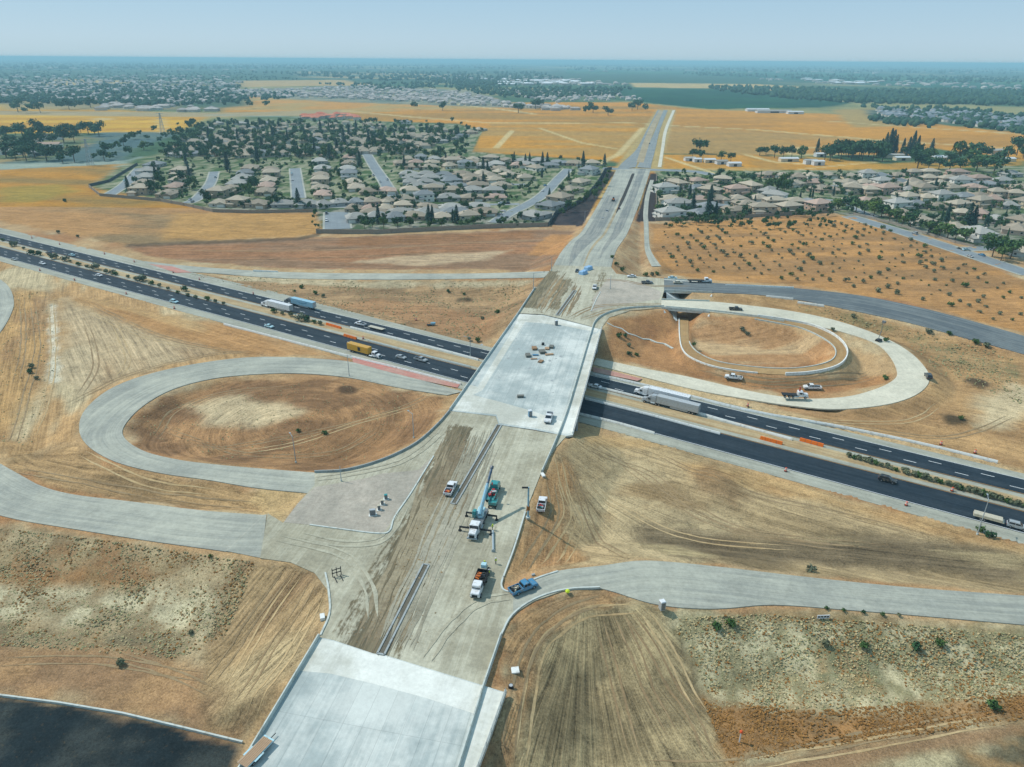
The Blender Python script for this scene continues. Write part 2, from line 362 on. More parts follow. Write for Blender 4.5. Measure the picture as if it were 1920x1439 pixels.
for k, (L, R) in RIB.items():
    def rs(P, n):
        c = crom(P, 8); a = np.r_[0, np.cumsum(np.linalg.norm(np.diff(c[:, :2], axis=0), axis=1))]; q = np.linspace(0, a[-1], n)
        return np.stack([np.interp(q, a, c[:, j]) for j in range(3)], 1)
    n = 6 * max(len(L), len(R)); l, r = rs(edge(L), n), rs(edge(R), n); l0, r0 = l.copy(), r.copy()
    for it in range(2):                      # square the cross-sections to the centre line and level them
        c = (l + r) / 2; d = np.gradient(c[:, :2], axis=0); d /= np.linalg.norm(d, axis=1)[:, None]; q = np.c_[-d[:, 1], d[:, 0]]
        for i in range(1, n - 1):
            for P, out in ((l0, l), (r0, r)):
                a, b = P[:-1, :2] - c[i, :2], P[1:, :2] - c[i, :2]; sa, sb = a @ d[i], b @ d[i]; hit = np.where((sa <= 0) != (sb <= 0))[0]
                if len(hit):
                    w_ = [(abs((a[h_] + (b[h_] - a[h_]) * (sa[h_] / (sa[h_] - sb[h_]))) @ q[i]), h_) for h_ in hit]; h_ = min(w_)[1]; out[i, :2] = c[i, :2] + a[h_] + (b[h_] - a[h_]) * (sa[h_] / (sa[h_] - sb[h_]))
            l[i, 2] = r[i, 2] = c[i, 2]
    RIBW[k] = (l, r)
# level platforms of graded aggregate either side of the overpass, and the decks, all at 8 m
PLAT = {
 'south_platform': W([(600,1196),(618,1150),(613,1105),(590,1075),(545,1055),(488,1047),(502,963),(531,981),(560,943),(590,910),(590,887),(650,884),(720,864),(780,834),(820,799),(843,771.5),(930,781.5),(935,797.5),(1062,818),(1040,842),(1015,886),(985,960),(960,1030),(943,1085),(941,1103),(950,1110),(966,1105),(1004,1085),(1047,1071),(1062,1106),(1002,1127),(962,1152),(939,1193),(906,1286),(780,1247),(722,1229),(700,1226),(625,1201)], 8.0),
 'north_platform': W([(970,590),(1000,545),(1022,520),(1038,498),(1146,501),(1156,514),(1200,519),(1245,523),(1335,530),(1335,549),(1245,546),(1240,563),(1330,566),(1330,586),(1240,578),(1180,583),(1142,596),(1126,618),(1060,601),(1018,591)], 8.0),
}
DECK = W([(843,771),(972,588),(1018,590),(1060,600),(1128,618),(1074,816),(1062,818),(1000,806),(935,797),(930,781)], 8.0)
NEARDECK = W([(600,1196),(625,1201),(700,1226),(722,1229),(780,1247),(906,1286),(948,1299),(880,1480),(820,1620),(330,1620),(430,1478)], 8.0)
def poly2(P): return np.array([p[:2] for p in P])

SEGS = []
for k, (l, r) in RIBW.items():
    c = (l + r) / 2; w = np.linalg.norm((l - r)[:, :2], axis=1) / 2
    if c[:, 2].max() < .2: continue
    SEGS.append((k, c, w))
RAIL_N = np.array([(-900, 215), (-103, 106), (-76, 102), (-50, 96), (-15, 84), (25, 76), (70, 78), (100, 84), (140, 92), (900, 200)], float)
TRAILC = np.vstack([((RIBW['trail_north'][0] + RIBW['trail_north'][1]) / 2)[::-1], ((RIBW['trail_pit'][0] + RIBW['trail_pit'][1]) / 2)[:30]])
SMALLCAP = TRAILC[(TRAILC[:, 1] > 305) & (TRAILC[:, 1] < 430)]
PLATP = [poly2(p) for p in PLAT.values()]
MOUND = []                                      # (x, y, radius, height) spoil heaps and dug dips
def height(X, Y, rough=True):
    X = np.asarray(X, float); Y = np.asarray(Y, float); shp = X.shape; X = X.ravel(); Y = Y.ravel()
    h = np.zeros(X.shape); near = (np.abs(X) < 420) & (Y > 40) & (Y < 620); x = X[near]; y = Y[near]
    if x.size:
        hh = np.zeros(x.shape)
        for k, c, w in SEGS:
            d, i, t = seg_dist(x, y, c)
            z = c[i, 2] * (1 - t) + c[np.minimum(i + 1, len(c) - 1), 2] * t; ww = w[i] * (1 - t) + w[np.minimum(i + 1, len(c) - 1)] * t
            e = np.maximum(0, d - ww - .8); hh = np.maximum(hh, z - e * (.42 if k != 'trail_pit' else .9))
        for P in PLATP:
            s = sdist(x, y, P); hh = np.maximum(hh, 8.0 - np.maximum(0, -s - .5) * .42)
        s_ = sdist(x, y, poly2(NEARDECK)); hh = np.maximum(hh, np.where(y > 70, 7.6 - np.maximum(0, -s_ - .3) * .42, 0))
        # freeway cut
        t = x * FT[0] + y * FT[1]
        cap = np.maximum(0, np.maximum(199.5 - t, t - 263.5)) * .85
        hh = np.minimum(hh, np.maximum(cap, 0))
        # railway cut at the bottom
        d, i, _ = seg_dist(x, y, RAIL_N); yl = np.interp(x, RAIL_N[:, 0], RAIL_N[:, 1])
        hh = np.minimum(hh, np.where(y < yl, 0, d * .9))
        # trail undercrossing
        d, i, tt = seg_dist(x, y, TRAILC)
        z = TRAILC[i, 2] * (1 - tt) + TRAILC[np.minimum(i + 1, len(TRAILC) - 1), 2] * tt
        hh = np.minimum(hh, z + np.maximum(0, d - 3.4) * .98)
        # low ground inside the two loops and the field east of the overpass
        h[near] = hh
        for mx, my, mr, mh in MOUND:
            q = np.hypot(x - mx, y - my) / mr; h[near] += mh * np.exp(-q * q * 2)
    return h.reshape(shp)
def hz(x, y): return float(height(np.array([x]), np.array([y]))[0])
ZT = np.linspace(12, -1.5, 55)
def on(px, py):
    """where the sight line through a photo pixel meets the terrain"""
    if py < 330: return at(px, py, 0.0)
    d = ray(px, py); t = (ZT - H) / d[2]; X = d[0] * t; Y = d[1] * t
    g = ZT - height(X, Y); k = np.argmax(g <= 0)
    if g[k] > 0: return at(px, py, 0.0)
    if k == 0: return at(px, py, ZT[0])
    a = g[k - 1] / max(g[k - 1] - g[k], 1e-9); z = ZT[k - 1] + a * (ZT[k] - ZT[k - 1])
    return at(px, py, z)
def ONP(P): return np.array([on(x, y) for x, y in P])
def dens(P, closed=True, n=4):
    out = []; m = len(P)
    for i in range(m if closed else m - 1):
        a, b = P[i], P[(i + 1) % m]
        for k in range(n): out.append((a[0] + (b[0] - a[0]) * k / n, a[1] + (b[1] - a[1]) * k / n))
    if not closed: out.append(P[-1])
    return out

# spoil heaps (dark stockpiles and pushed-up soil)
for px, py, r, h_ in [(1360,905,9,1.6),(1330,890,6,1.1),(648,730,4,1.0),(876,562,4,.9),(1832,717,6,1.2),(1790,788,7,1.4),(1815,790,3,.8)]:
    p = at(px, py, 0.5); MOUND.append((p[0], p[1], r, h_))

def axis(core0, core1, step, lo, hi, grow):
    a = list(np.arange(core0, core1 + step * .5, step)); s = step
    while a[-1] < hi: s *= grow; a.append(a[-1] + s)
    s = step; b = [core0]
    while b[-1] > lo: s *= grow; b.append(b[-1] - s)
    return np.array(b[:0:-1] + a)
GX = axis(-300, 300, 1.3, -61000, 61000, 1.035); GY = np.r_[axis(60, 64, .95, -400, 62, 1.02)[:-2], np.arange(62, 200, .95), axis(200, 420, 1.6, 199, 60000, 1.018)[1:]]
GY = np.unique(np.round(GY, 4)); GY = GY[np.r_[True, np.diff(GY) > .3]]
XX, YY = np.meshgrid(GX, GY); XV, YV = XX.ravel(), YY.ravel()
ZV = height(XV, YV); ZTER = ZV.copy()
# ------------------------------------------------------------------ ground colour zones: soil, dry grass, tilled ground, weeds
NV = len(XV)
C = np.empty((NV, 3)); FLOW = np.zeros((NV, 3))
big = fbm(XV, YV, 55, 3); mid = fbm(XV, YV, 14, 9); sml = fbm(XV, YV, 5, 21, 3)
TAN = np.array(S(187, 148, 98)); RED = np.array(S(172, 118, 66)); PALE = np.array(S(194, 176, 138)); BRN = np.array(S(140, 102, 66)); GOLD = np.array(S(196, 138, 62))
def lerp(a, b, t): return a + (b - a) * np.asarray(t)[:, None]
C[:] = lerp(TAN, RED, sstep(big, .35, .7)); C[:] = lerp(C, PALE, sstep(mid, .52, .75) * .5)
FARM = (YV > 620)
def zone(px, col, amt=1.0, soft=3.0, warp=6.0, col2=None, s2=12., flow=None, lo=.4, hi=.65, px_far=False, seed=0):
    """a patch of ground outlined on the photo: colour, ragged edge, optional second colour in blotches, optional track direction"""
    P = ONP(dens(px)) if not px_far else np.array([at(x, y, 0) for x, y in dens(px)])
    x0, y0 = P[:, 0].min() - 3 * warp - soft, P[:, 1].min() - 3 * warp - soft; x1, y1 = P[:, 0].max() + 3 * warp + soft, P[:, 1].max() + 3 * warp + soft
    ix = np.where((XV > x0) & (XV < x1) & (YV > y0) & (YV < y1))[0]
    if not len(ix): return
    x, y = XV[ix], YV[ix]; sdv = sdist(x, y, P) + (fbm(x, y, max(4, warp * 2.2), 31 + seed) - .5) * 2 * warp
    m = sstep(sdv, -soft, soft); base = np.tile(np.array(col), (len(ix), 1))
    if col2 is not None:
        xx, yy = x, y
        if flow and flow[0] == 'dir':
            a = np.array(flow[1:3]); a = a / np.linalg.norm(a); xx = (x * a[0] + y * a[1]) * .22; yy = -x * a[1] + y * a[0]
        base = lerp(base, np.array(col2), sstep(fbm(xx, yy, s2, 57 + seed), lo, hi))
    C[ix] = lerp(C[ix], base, m * amt)
    if flow:
        if flow[0] == 'dir':
            a = np.array(flow[1:3]); a = a / np.linalg.norm(a); u = -x * a[1] + y * a[0]; v = x * a[0] + y * a[1]
        elif flow[0] == 'fan':
            dx, dy = x - flow[1], y - flow[2]; v = np.hypot(dx, dy); u = np.arctan2(dy, dx) * flow[4]
        else:
            dx, dy = x - flow[1], y - flow[2]; u = np.hypot(dx, dy * flow[4]); v = np.arctan2(dy, dx) * 40
        k = m > .5
        FLOW[ix[k], 0] = u[k]; FLOW[ix[k], 1] = v[k]; FLOW[ix[k], 2] = ((m - .5) * 2 * flow[3])[k]
def wdir(a, b):
    p, q = on(*a), on(*b); return (q[0] - p[0], q[1] - p[1])
EW = (1.0, .06)
# --- far country (z = 0)
Z = lambda *a, **k: zone(*a, px_far=True, **k)
far = YV > 900
C[far] = lerp(np.array(S(150, 140, 105)), np.array(S(70, 95, 75)), sstep(fbm(XV, YV, 420, 5), .35, .6))[far]
ff = YV > 4200
C[ff] = lerp(np.array(S(70, 92, 80)), np.array(S(150, 140, 115)), sstep(fbm(XV, YV * .35, 900, 8, 5), .5, .72))[ff]
Z([(-300,250),(-300,196),(0,196),(330,212),(400,214),(330,250)], S(208,160,66), soft=8, warp=6, col2=S(190,138,58), s2=60, flow=('dir', *EW, .3))
Z([(400,180),(640,172),(800,190),(900,192),(1180,192),(1260,200),(1300,206),(1215,255),(1165,306),(1120,300),(880,285),(905,245),(860,232),(660,226),(640,206),(420,212)], S(202,138,60), soft=10, warp=8, col2=S(168,126,72), s2=90, flow=('dir', *EW, .3))
Z([(420,176),(640,170),(930,184),(970,204),(640,212),(420,206)], S(196,140,78), soft=10, warp=8, col2=S(178,146,100), s2=120)
Z([(920,232),(1180,232),(1215,245),(1180,300),(900,284),(890,262)], S(196,138,62), soft=8, warp=6, col2=S(176,136,84), s2=70, lo=.42, hi=.62, flow=('dir', *EW, .35))
Z([(1262,202),(1330,206),(1560,214),(1920,250),(2200,280),(2200,330),(1900,300),(1640,262),(1240,236)], S(198,138,64), soft=10, warp=8, col2=S(180,128,66), s2=90, flow=('dir', *EW, .3))
Z([(1246,236),(1640,262),(1540,290),(1400,292),(1235,288)], S(180,136,84), soft=6, warp=5, col2=S(168,132,88), s2=70, flow=('dir', *EW, .3))
Z([(1480,262),(1640,266),(1760,276),(1700,292),(1520,290)], S(186,134,76), soft=5, warp=4)
Z([(1240,290),(1420,292),(1560,300),(1700,318),(1560,326),(1420,316),(1236,316)], S(196,138,64), soft=5, warp=4, col2=S(178,132,74), s2=40)
Z([(1500,292),(1660,308),(1920,290),(1920,320),(1600,324)], S(190,140,70), amt=.8, soft=5, warp=5)
Z([(1130,166),(1380,168),(1480,180),(1600,194),(1540,202),(1330,205),(1200,192)], S(34,72,62), soft=10, warp=8, col2=S(44,84,66), s2=120)
Z([(1060,138),(1500,142),(2100,168),(2100,158),(1500,134),(1060,130)], S(46,90,72), soft=30, warp=30, col2=S(80,110,84), s2=300)
Z([(1280,140),(1480,150),(1920,176),(2100,176),(1920,160),(1480,142)], S(44,86,72), soft=20, warp=20)
Z([(1180,156),(1420,158),(1620,170),(1500,172),(1330,166),(1190,164)], S(196,164,120), soft=14, warp=14)
Z([(1560,206),(1640,204),(1700,236),(1600,240)], S(170,140,95), soft=6, warp=6)
Z([(440,168),(700,160),(880,170),(1000,204),(640,192),(440,180)], S(150,142,132), soft=20, warp=14, col2=S(112,118,116), s2=60)
Z([(420,152),(640,150),(700,160),(430,164)], S(186,152,112), soft=30, warp=30)
Z([(560,134),(840,140),(840,150),(560,146)], S(176,150,116), soft=40, warp=40, col2=S(80,100,90), s2=200)
Z([(1620,206),(1780,208),(2100,232),(2100,262),(1800,234),(1640,226)], S(66,84,88), soft=8, warp=8, col2=S(110,116,110), s2=40)
Z([(0,150),(440,150),(470,200),(330,208),(0,196),(-300,196),(-300,150)], S(70,92,82), soft=30, warp=20, col2=S(130,118,92), s2=130, lo=.5, hi=.7)
Z([(100,148),(260,152),(200,160),(80,160)], S(190,160,120), soft=30, warp=30)
Z([(0,196),(60,184),(340,190),(330,206),(0,206)], S(150,132,108), amt=.8, soft=10, warp=8)
Z([(-200,206),(420,212),(640,206),(640,216),(400,220),(-200,214)], S(168,146,120), soft=8, warp=4)
Z([(185,248),(330,248),(330,254),(250,280),(225,308),(0,315),(0,290),(120,280)], S(82,102,114), soft=5, warp=4, col2=S(98,112,116), s2=40)
Z([(-250,262),(130,250),(190,262),(100,300),(-250,316)], S(96,108,88), soft=6, warp=6, col2=S(150,130,100), s2=25)
Z([(-250,308),(0,308),(230,302),(230,314),(0,321),(-250,322)], S(150,156,156), soft=2, warp=1)
# estates: yards, lawns, paving
YARD = (S(146,142,128), S(74,94,62))
zone([(168,352),(225,312),(330,276),(400,222),(640,226),(860,234),(905,246),(885,285),(1140,304),(1140,322),(1100,372),(1040,402),(1030,424),(800,432),(600,436),(592,396),(400,394),(300,374)], YARD[0], soft=2, warp=2, col2=YARD[1], s2=7, lo=.44, hi=.58)
zone([(1232,412),(1228,318),(1420,320),(1700,318),(2200,300),(2200,560),(1920,488),(1840,462),(1720,438),(1560,398)], YARD[0], soft=2, warp=2, col2=YARD[1], s2=7, lo=.44, hi=.58)
# left field north of the freeway
zone([(-400,322),(0,318),(225,308),(170,350),(190,368),(300,377),(400,397),(590,399),(600,440),(235,460),(0,415),(-400,390)], S(184,130,64), soft=3, warp=5, col2=S(146,116,74), s2=26, lo=.38, hi=.7, flow=('dir', 1, -.2, .55))
zone([(0,352),(110,346),(150,360),(60,380),(0,378)], S(150,132,70), amt=.7, soft=8, warp=8)
zone([(330,400),(592,402),(600,434),(560,446),(300,452)], S(192,138,54), amt=.8, soft=6, warp=6)
zone([(235,462),(560,448),(1030,430),(1076,434),(1040,496),(1000,505),(700,506),(500,502),(340,488),(270,478)], S(166,112,68), soft=2, warp=3, col2=S(150,112,80), s2=16, flow=('dir', 1, .02, .8))
zone([(235,458),(560,445),(600,437),(600,443),(560,451),(235,464)], S(96,76,56), amt=.8, soft=1.5, warp=2)
zone([(660,492),(760,480),(880,474),(960,470),(900,488),(800,498)], S(196,166,128), amt=.8, soft=4, warp=6, seed=3)
zone([(640,446),(1000,434),(1000,448),(640,462)], S(158,104,54), amt=.7, soft=4, warp=4)
zone([(985,480),(1030,440),(1075,440),(1050,478)], S(196,132,58), amt=.8, soft=2, warp=3)
# orchard field
zone([(1222,420),(1570,405),(1640,412),(1930,530),(2200,640),(2200,760),(1920,626),(1700,566),(1500,536),(1335,526),(1245,512),(1222,480)], S(192,132,56), soft=2, warp=3, col2=S(162,116,62), s2=16, flow=('dir', 1, .1, .4))
zone([(1226,480),(1500,526),(1800,580),(1920,618),(1920,560),(1500,490),(1240,440)], S(178,126,66), amt=.5, soft=6, warp=6)
zone([(1148,500),(1176,440),(1205,440),(1212,490),(1240,512),(1160,514)], S(170,128,82), soft=2, warp=2, col2=S(186,150,104), s2=8)
# strip between northwest ramp and freeway
zone([(330,512),(600,527),(1020,524),(975,585),(905,652),(690,598),(480,552)], S(178,138,92), soft=2, warp=3, col2=S(150,116,78), s2=10, lo=.35, hi=.7, flow=('dir', *EW, .5))
zone([(400,516),(700,528),(1000,526),(980,536),(700,540),(430,526)], S(198,178,140), amt=.8, soft=2, warp=3)
zone([(600,575),(720,590),(900,640),(940,590),(700,560)], S(172,118,70), amt=.6, soft=4, warp=5)
# triangle west
zone([(0,486),(150,528),(420,606),(660,668),(600,672),(400,672),(160,760),(140,830),(0,864),(-200,800),(-200,520)], S(186,142,86), soft=2, warp=3, col2=S(196,172,130), s2=18, lo=.45, hi=.62, flow=('dir', *wdir((140,560),(120,720)), .6))
zone([(30,540),(95,545),(90,700),(40,800),(0,850),(-60,840),(-60,700)], S(186,140,76), amt=.8, soft=4, warp=4, col2=S(160,118,70), s2=8, flow=('dir', *wdir((70,560),(40,780)), .8))
zone([(120,560),(330,640),(440,660),(300,690),(150,740),(110,700)], S(186,160,122), amt=.85, soft=5, warp=6, col2=S(170,138,100), s2=14, flow=('dir', *wdir((150,600),(200,700)), .8), seed=2)
zone([(150,560),(420,610),(650,668),(480,668),(300,630)], S(182,128,66), amt=.85, soft=4, warp=5, col2=S(190,146,86), s2=14, flow=('dir', *FS, .5), seed=4)
zone([(92,570),(104,572),(106,640),(112,720),(92,720),(94,640)], S(210,200,178), amt=.85, soft=1.5, warp=2)
zone([(0,868),(140,830),(200,870),(330,895),(500,922),(495,962),(370,952),(130,922)], S(178,138,86), soft=1.5, warp=3, col2=S(150,118,76), s2=7, flow=('dir', *wdir((200,880),(420,930)), .8))
# inside the west loop
zone([(238,800),(300,745),(420,714),(640,712),(840,745),(800,810),(720,862),(600,884),(400,868),(270,845)], S(172,124,74), soft=2, warp=3, col2=S(140,100,62), s2=11, lo=.36, hi=.62, flow=('circ', *at(540,790,2)[:2], .6, 1.0))
zone([(350,760),(450,745),(560,770),(480,800),(380,800)], S(206,182,140), amt=.75, soft=4, warp=8, seed=6)
zone([(520,800),(780,790),(700,860),(560,875)], S(146,104,62), amt=.6, soft=5, warp=6)
# purple-free slope southwest
zone([(0,978),(120,994),(250,1014),(490,1052),(600,1075),(616,1110),(596,1195),(452,1395),(380,1370),(230,1335),(0,1305),(-300,1290),(-300,960)], S(176,152,112), soft=1.5, warp=3, col2=S(146,120,84), s2=5, lo=.38, hi=.66)
zone([(-100,1010),(200,1030),(330,1060),(300,1100),(-100,1080)], S(150,126,86), amt=.7, soft=3, warp=5, col2=S(150,100,50), s2=6)
zone([(-100,1080),(120,1070),(330,1100),(330,1130),(100,1110),(-100,1110)], S(160,112,58), amt=.6, soft=2, warp=4)
zone([(-100,1100),(160,1110),(330,1100),(420,1120),(390,1180),(200,1170),(-100,1150)], S(200,186,148), amt=.8, soft=3, warp=6, col2=S(160,140,104), s2=4, lo=.45, hi=.6, seed=3)
zone([(-100,1170),(200,1180),(340,1200),(330,1225),(100,1210),(-100,1200)], S(120,108,80), amt=.75, soft=3, warp=4, col2=S(160,130,88), s2=4)
zone([(-200,1200),(60,1210),(330,1240),(400,1270),(440,1390),(380,1370),(230,1332),(0,1302),(-200,1290)], S(176,130,80), amt=.9, soft=3, warp=4, col2=S(150,110,72), s2=8)
zone([(540,1058),(596,1076),(612,1108),(594,1195),(450,1392),(390,1370),(370,1290),(400,1170),(440,1060)], S(164,132,88), soft=1.5, warp=2, col2=S(146,112,74), s2=7, flow=('dir', *wdir((575,1110),(410,1290)), 1.0))
zone([(520,1200),(590,1200),(480,1340),(420,1330),(440,1260)], S(190,166,120), amt=.6, soft=4, warp=5, flow=('dir', *wdir((580,1190),(430,1320)), 1.0))
zone([(-300,1306),(0,1308),(120,1322),(240,1342),(380,1373),(455,1395),(430,1480),(-300,1480)], S(32,44,50), soft=.8, warp=1.0, col2=S(58,64,64), s2=9)
zone([(180,1338),(260,1345),(230,1360)], S(150,116,80), soft=1, warp=1.5, amt=.6)
zone([(330,1362),(430,1388),(440,1400),(360,1382)], S(176,130,84), soft=.8, warp=1.2, amt=.8)
zone([(490,918),(590,912),(558,945),(531,981),(500,975),(470,940)], S(196,158,100), amt=.85, soft=1.5, warp=2)
# east side, between the freeway and the east ramp
zone([(1076,816),(1230,828),(1400,884),(1920,1024),(2200,1100),(2200,1140),(1920,1114),(1500,1076),(1340,1058),(1210,1048),(1045,1066),(946,1080),(964,1030),(1018,886)], S(182,152,106), soft=2, warp=2, col2=S(150,124,84), s2=12, lo=.38, hi=.64, flow=('dir', *wdir((1150,900),(1500,1020)), .7))
zone([(1020,890),(1060,850),(1080,900),(1060,1000),(1100,1050),(1045,1064),(948,1078),(966,1030)], S(186,138,82), soft=2, warp=2, col2=S(164,120,72), s2=5, flow=('dir', *wdir((1040,880),(1020,1060)), .8), seed=3)
zone([(1080,900),(1200,860),(1300,920),(1400,1000),(1300,1060),(1150,1040),(1070,980)], S(186,160,116), amt=.8, soft=4, warp=6, col2=S(150,120,78), s2=14, lo=.42, hi=.6, flow=('fan', *at(1010,840,6)[:2], .8, 120.), seed=4)
zone([(1260,860),(1420,890),(1920,1028),(2200,1105),(2200,1085),(1920,1044),(1500,935),(1300,900)], S(194,148,84), amt=.7, soft=3, warp=4, col2=S(184,134,70), s2=10)
zone([(1180,985),(1420,1000),(1650,1010),(1920,1050),(1920,1085),(1500,1060),(1250,1046)], S(104,88,66), amt=.8, soft=4, warp=7, col2=S(170,148,104), s2=9, lo=.5, hi=.7, flow=('dir', *wdir((1250,1000),(1700,1045)), .9), seed=5)
zone([(1290,880),(1340,870),(1400,930),(1380,950),(1320,920)], S(130,98,62), amt=.7, soft=2, warp=3)
zone([(1090,815),(1230,826),(1250,840),(1100,836)], S(190,150,92), soft=2, warp=1.5, amt=.8)
# southeast: graded dome, weedy bench
zone([(946,1190),(970,1155),(1060,1112),(1125,1108),(1230,1138),(1340,1148),(1450,1140),(1920,1176),(2200,1190),(2200,1480),(900,1480),(955,1300)], S(184,166,124), soft=1.5, warp=2, col2=S(150,130,92), s2=6, lo=.4, hi=.6)
zone([(946,1190),(970,1155),(1060,1112),(1125,1108),(1200,1130),(1090,1160),(1020,1200),(1000,1300),(960,1439),(920,1480),(955,1300)], S(184,138,84), soft=1, warp=1.5, col2=S(164,126,82), s2=4, flow=('circ', *at(1180,1300,5)[:2], .8, 1.0), seed=2)
zone([(1090,1150),(1200,1132),(1250,1150),(1290,1240),(1340,1360),(1370,1480),(940,1480),(990,1320),(1015,1210)], S(168,144,100), soft=1.5, warp=2, col2=S(136,116,80), s2=8, lo=.38, hi=.62, flow=('fan', *at(1100,1060,8)[:2], 1.0, 60.))
zone([(1255,1160),(1450,1150),(1920,1190),(2200,1200),(2200,1330),(1920,1300),(1600,1330),(1340,1330),(1300,1240)], S(196,180,138), amt=.8, soft=2, warp=4, col2=S(142,132,92), s2=3, lo=.45, hi=.62, seed=7)
zone([(1350,1150),(1450,1144),(1900,1182),(1900,1190),(1450,1158),(1350,1160)], S(150,110,60), amt=.6, soft=1, warp=2)
zone([(1530,1220),(1640,1230),(1670,1310),(1550,1290)], S(150,112,58), amt=.7, soft=2, warp=4, col2=S(100,100,66), s2=3)
zone([(1315,1310),(1500,1335),(1700,1340),(1920,1300),(2200,1290),(2200,1350),(1920,1350),(1500,1405),(1370,1439),(1345,1400)], S(158,106,44), amt=.9, soft=2, warp=3, col2=S(130,90,44), s2=4)
zone([(1370,1445),(1600,1400),(1920,1352),(2200,1330),(2200,1400),(1920,1380),(1600,1439),(1500,1480),(1350,1480)], S(150,114,76), soft=1.2, warp=1.5)
zone([(1780,1410),(1920,1385),(2100,1380),(2100,1480),(1760,1480)], S(70,64,48), amt=.8, soft=2, warp=4, col2=S(140,100,50), s2=3)
# east loops
zone([(1142,600),(1240,584),(1330,590),(1420,600),(1560,640),(1580,665),(1500,692),(1340,682),(1290,650),(1276,600),(1270,660),(1340,700),(1560,712),(1680,700),(1660,720),(1520,744),(1380,724),(1280,703),(1130,668)], S(176,122,66), soft=2, warp=2, col2=S(160,108,60), s2=9)
zone([(1300,600),(1420,600),(1540,632),(1560,662),(1500,686),(1360,680),(1300,655)], S(180,130,78), soft=2, warp=3, col2=S(196,158,110), s2=10, lo=.45, hi=.62, flow=('dir', *EW, .4))
zone([(1130,640),(1270,660),(1340,704),(1240,690),(1118,666)], S(180,126,70), amt=.8, soft=2, warp=3)
zone([(1335,552),(1420,556),(1500,566),(1600,586),(1920,668),(2200,740),(2200,900),(1920,900),(1700,830),(1480,800),(1400,775),(1550,772),(1690,758),(1748,716),(1706,655),(1560,596),(1400,570),(1335,563)], S(188,142,84), soft=2, warp=3, col2=S(164,122,72), s2=12, lo=.4, hi=.64, flow=('dir', *wdir((1500,800),(1900,880)), .5))
zone([(1480,580),(1600,592),(1800,650),(1920,690),(1920,720),(1800,690),(1700,640),(1560,596)], S(162,128,80), amt=.7, soft=3, warp=5, col2=S(110,110,70), s2=5, lo=.5, hi=.7, seed=3)
zone([(1840,760),(1900,720),(1960,740),(1900,800),(1830,800)], S(204,184,144), amt=.7, soft=4, warp=6)
zone([(1140,690),(1400,752),(1920,880),(1920,896),(1400,770),(1130,700)], S(206,178,130), amt=.5, soft=1.5, warp=2)
for px in [[(1338,520),(1245,510)]]: pass
for q, col in [((648,730),S(84,62,44)),((876,562),S(70,60,46)),((1832,717),S(72,60,46)),((1790,788),S(66,56,40))]:
    p = at(*q, .5); d = np.hypot(XV - p[0], (YV - p[1]))
    m = sstep(-(d + (sml - .5) * 5), -6.0, -2.5); C[:] = lerp(C, np.array(col), m * .9)
# mulch beside the north road
zone([(1027,423),(1042,401),(1092,378),(1121,344),(1134,320),(1156,320),(1128,360),(1092,423)], S(52,48,56), soft=.8, warp=.6, col2=S(70,62,66), s2=6)
zone([(1219,326),(1210,352),(1192,416),(1231,416),(1231,340),(1232,326)], S(58,50,54), soft=.8, warp=.6)
Z([(1150,322),(1160,306),(1232,206),(1268,206),(1244,290),(1242,322)], S(178,152,112), soft=3, warp=2)
# tracks across the far fields
def track(px, w, col, amt=.8):
    P = np.array([at(x, y, 0) for x, y in px]); x0, y0 = P[:, :2].min(0) - 40; x1, y1 = P[:, :2].max(0) + 40
    ix = np.where((XV > x0) & (XV < x1) & (YV > y0) & (YV < y1))[0]; d, _, _ = seg_dist(XV[ix], YV[ix], P)
    C[ix] = lerp(C[ix], np.array(col), sstep(-d, -w * 1.3, -w * .7) * amt)
for px, w in [([(640,208),(800,222),(920,231),(1180,231),(1215,232)],9), ([(1260,236),(1420,244),(1660,264),(1920,280)],8), ([(1570,280),(1500,276),(1478,290),(1560,292)],5),
              ([(820,192),(960,208),(1000,214)],10), ([(960,246),(930,278)],5), ([(1010,240),(1090,268),(1160,280)],4), ([(1205,240),(1160,290),(1120,308)],5), ([(1250,296),(1340,326)],4),
              ([(1400,291),(1450,304),(1510,308)],5), ([(1500,318),(1660,302)],3), ([(1240,288),(1560,290),(1640,284)],4), ([(1560,228),(1700,238),(1920,252)],9), ([(300,222),(306,250)],4), ([(190,222),(195,226)],12)]:
    track(px, w, S(206,182,146))
for px, w in [([(0,318),(230,306),(262,294)],4.5), ([(400,216),(660,222)],10)]: track(px, w, S(140,150,154))
lum = C @ np.array([.3, .55, .15]); sat = np.where(YV > 620, 1.04, .80)[:, None]; C[:] = np.maximum(lum[:, None] + (C - lum[:, None]) * sat, .004); C *= np.array([.95, .97, .90]); C[YV > 620] *= np.array([.96, 1.0, .86])
# fine variation everywhere
C *= (0.80 + .40 * fbm(XV, YV, 7, 77, 4))[:, None]
C *= (0.90 + .20 * fbm(XV, YV, 34, 78, 3))[:, None]
FLOW[:, 2] += .12
k0 = (FLOW[:, 0] == 0) & (FLOW[:, 1] == 0); FLOW[k0, 0] = YV[k0]; FLOW[k0, 1] = XV[k0]
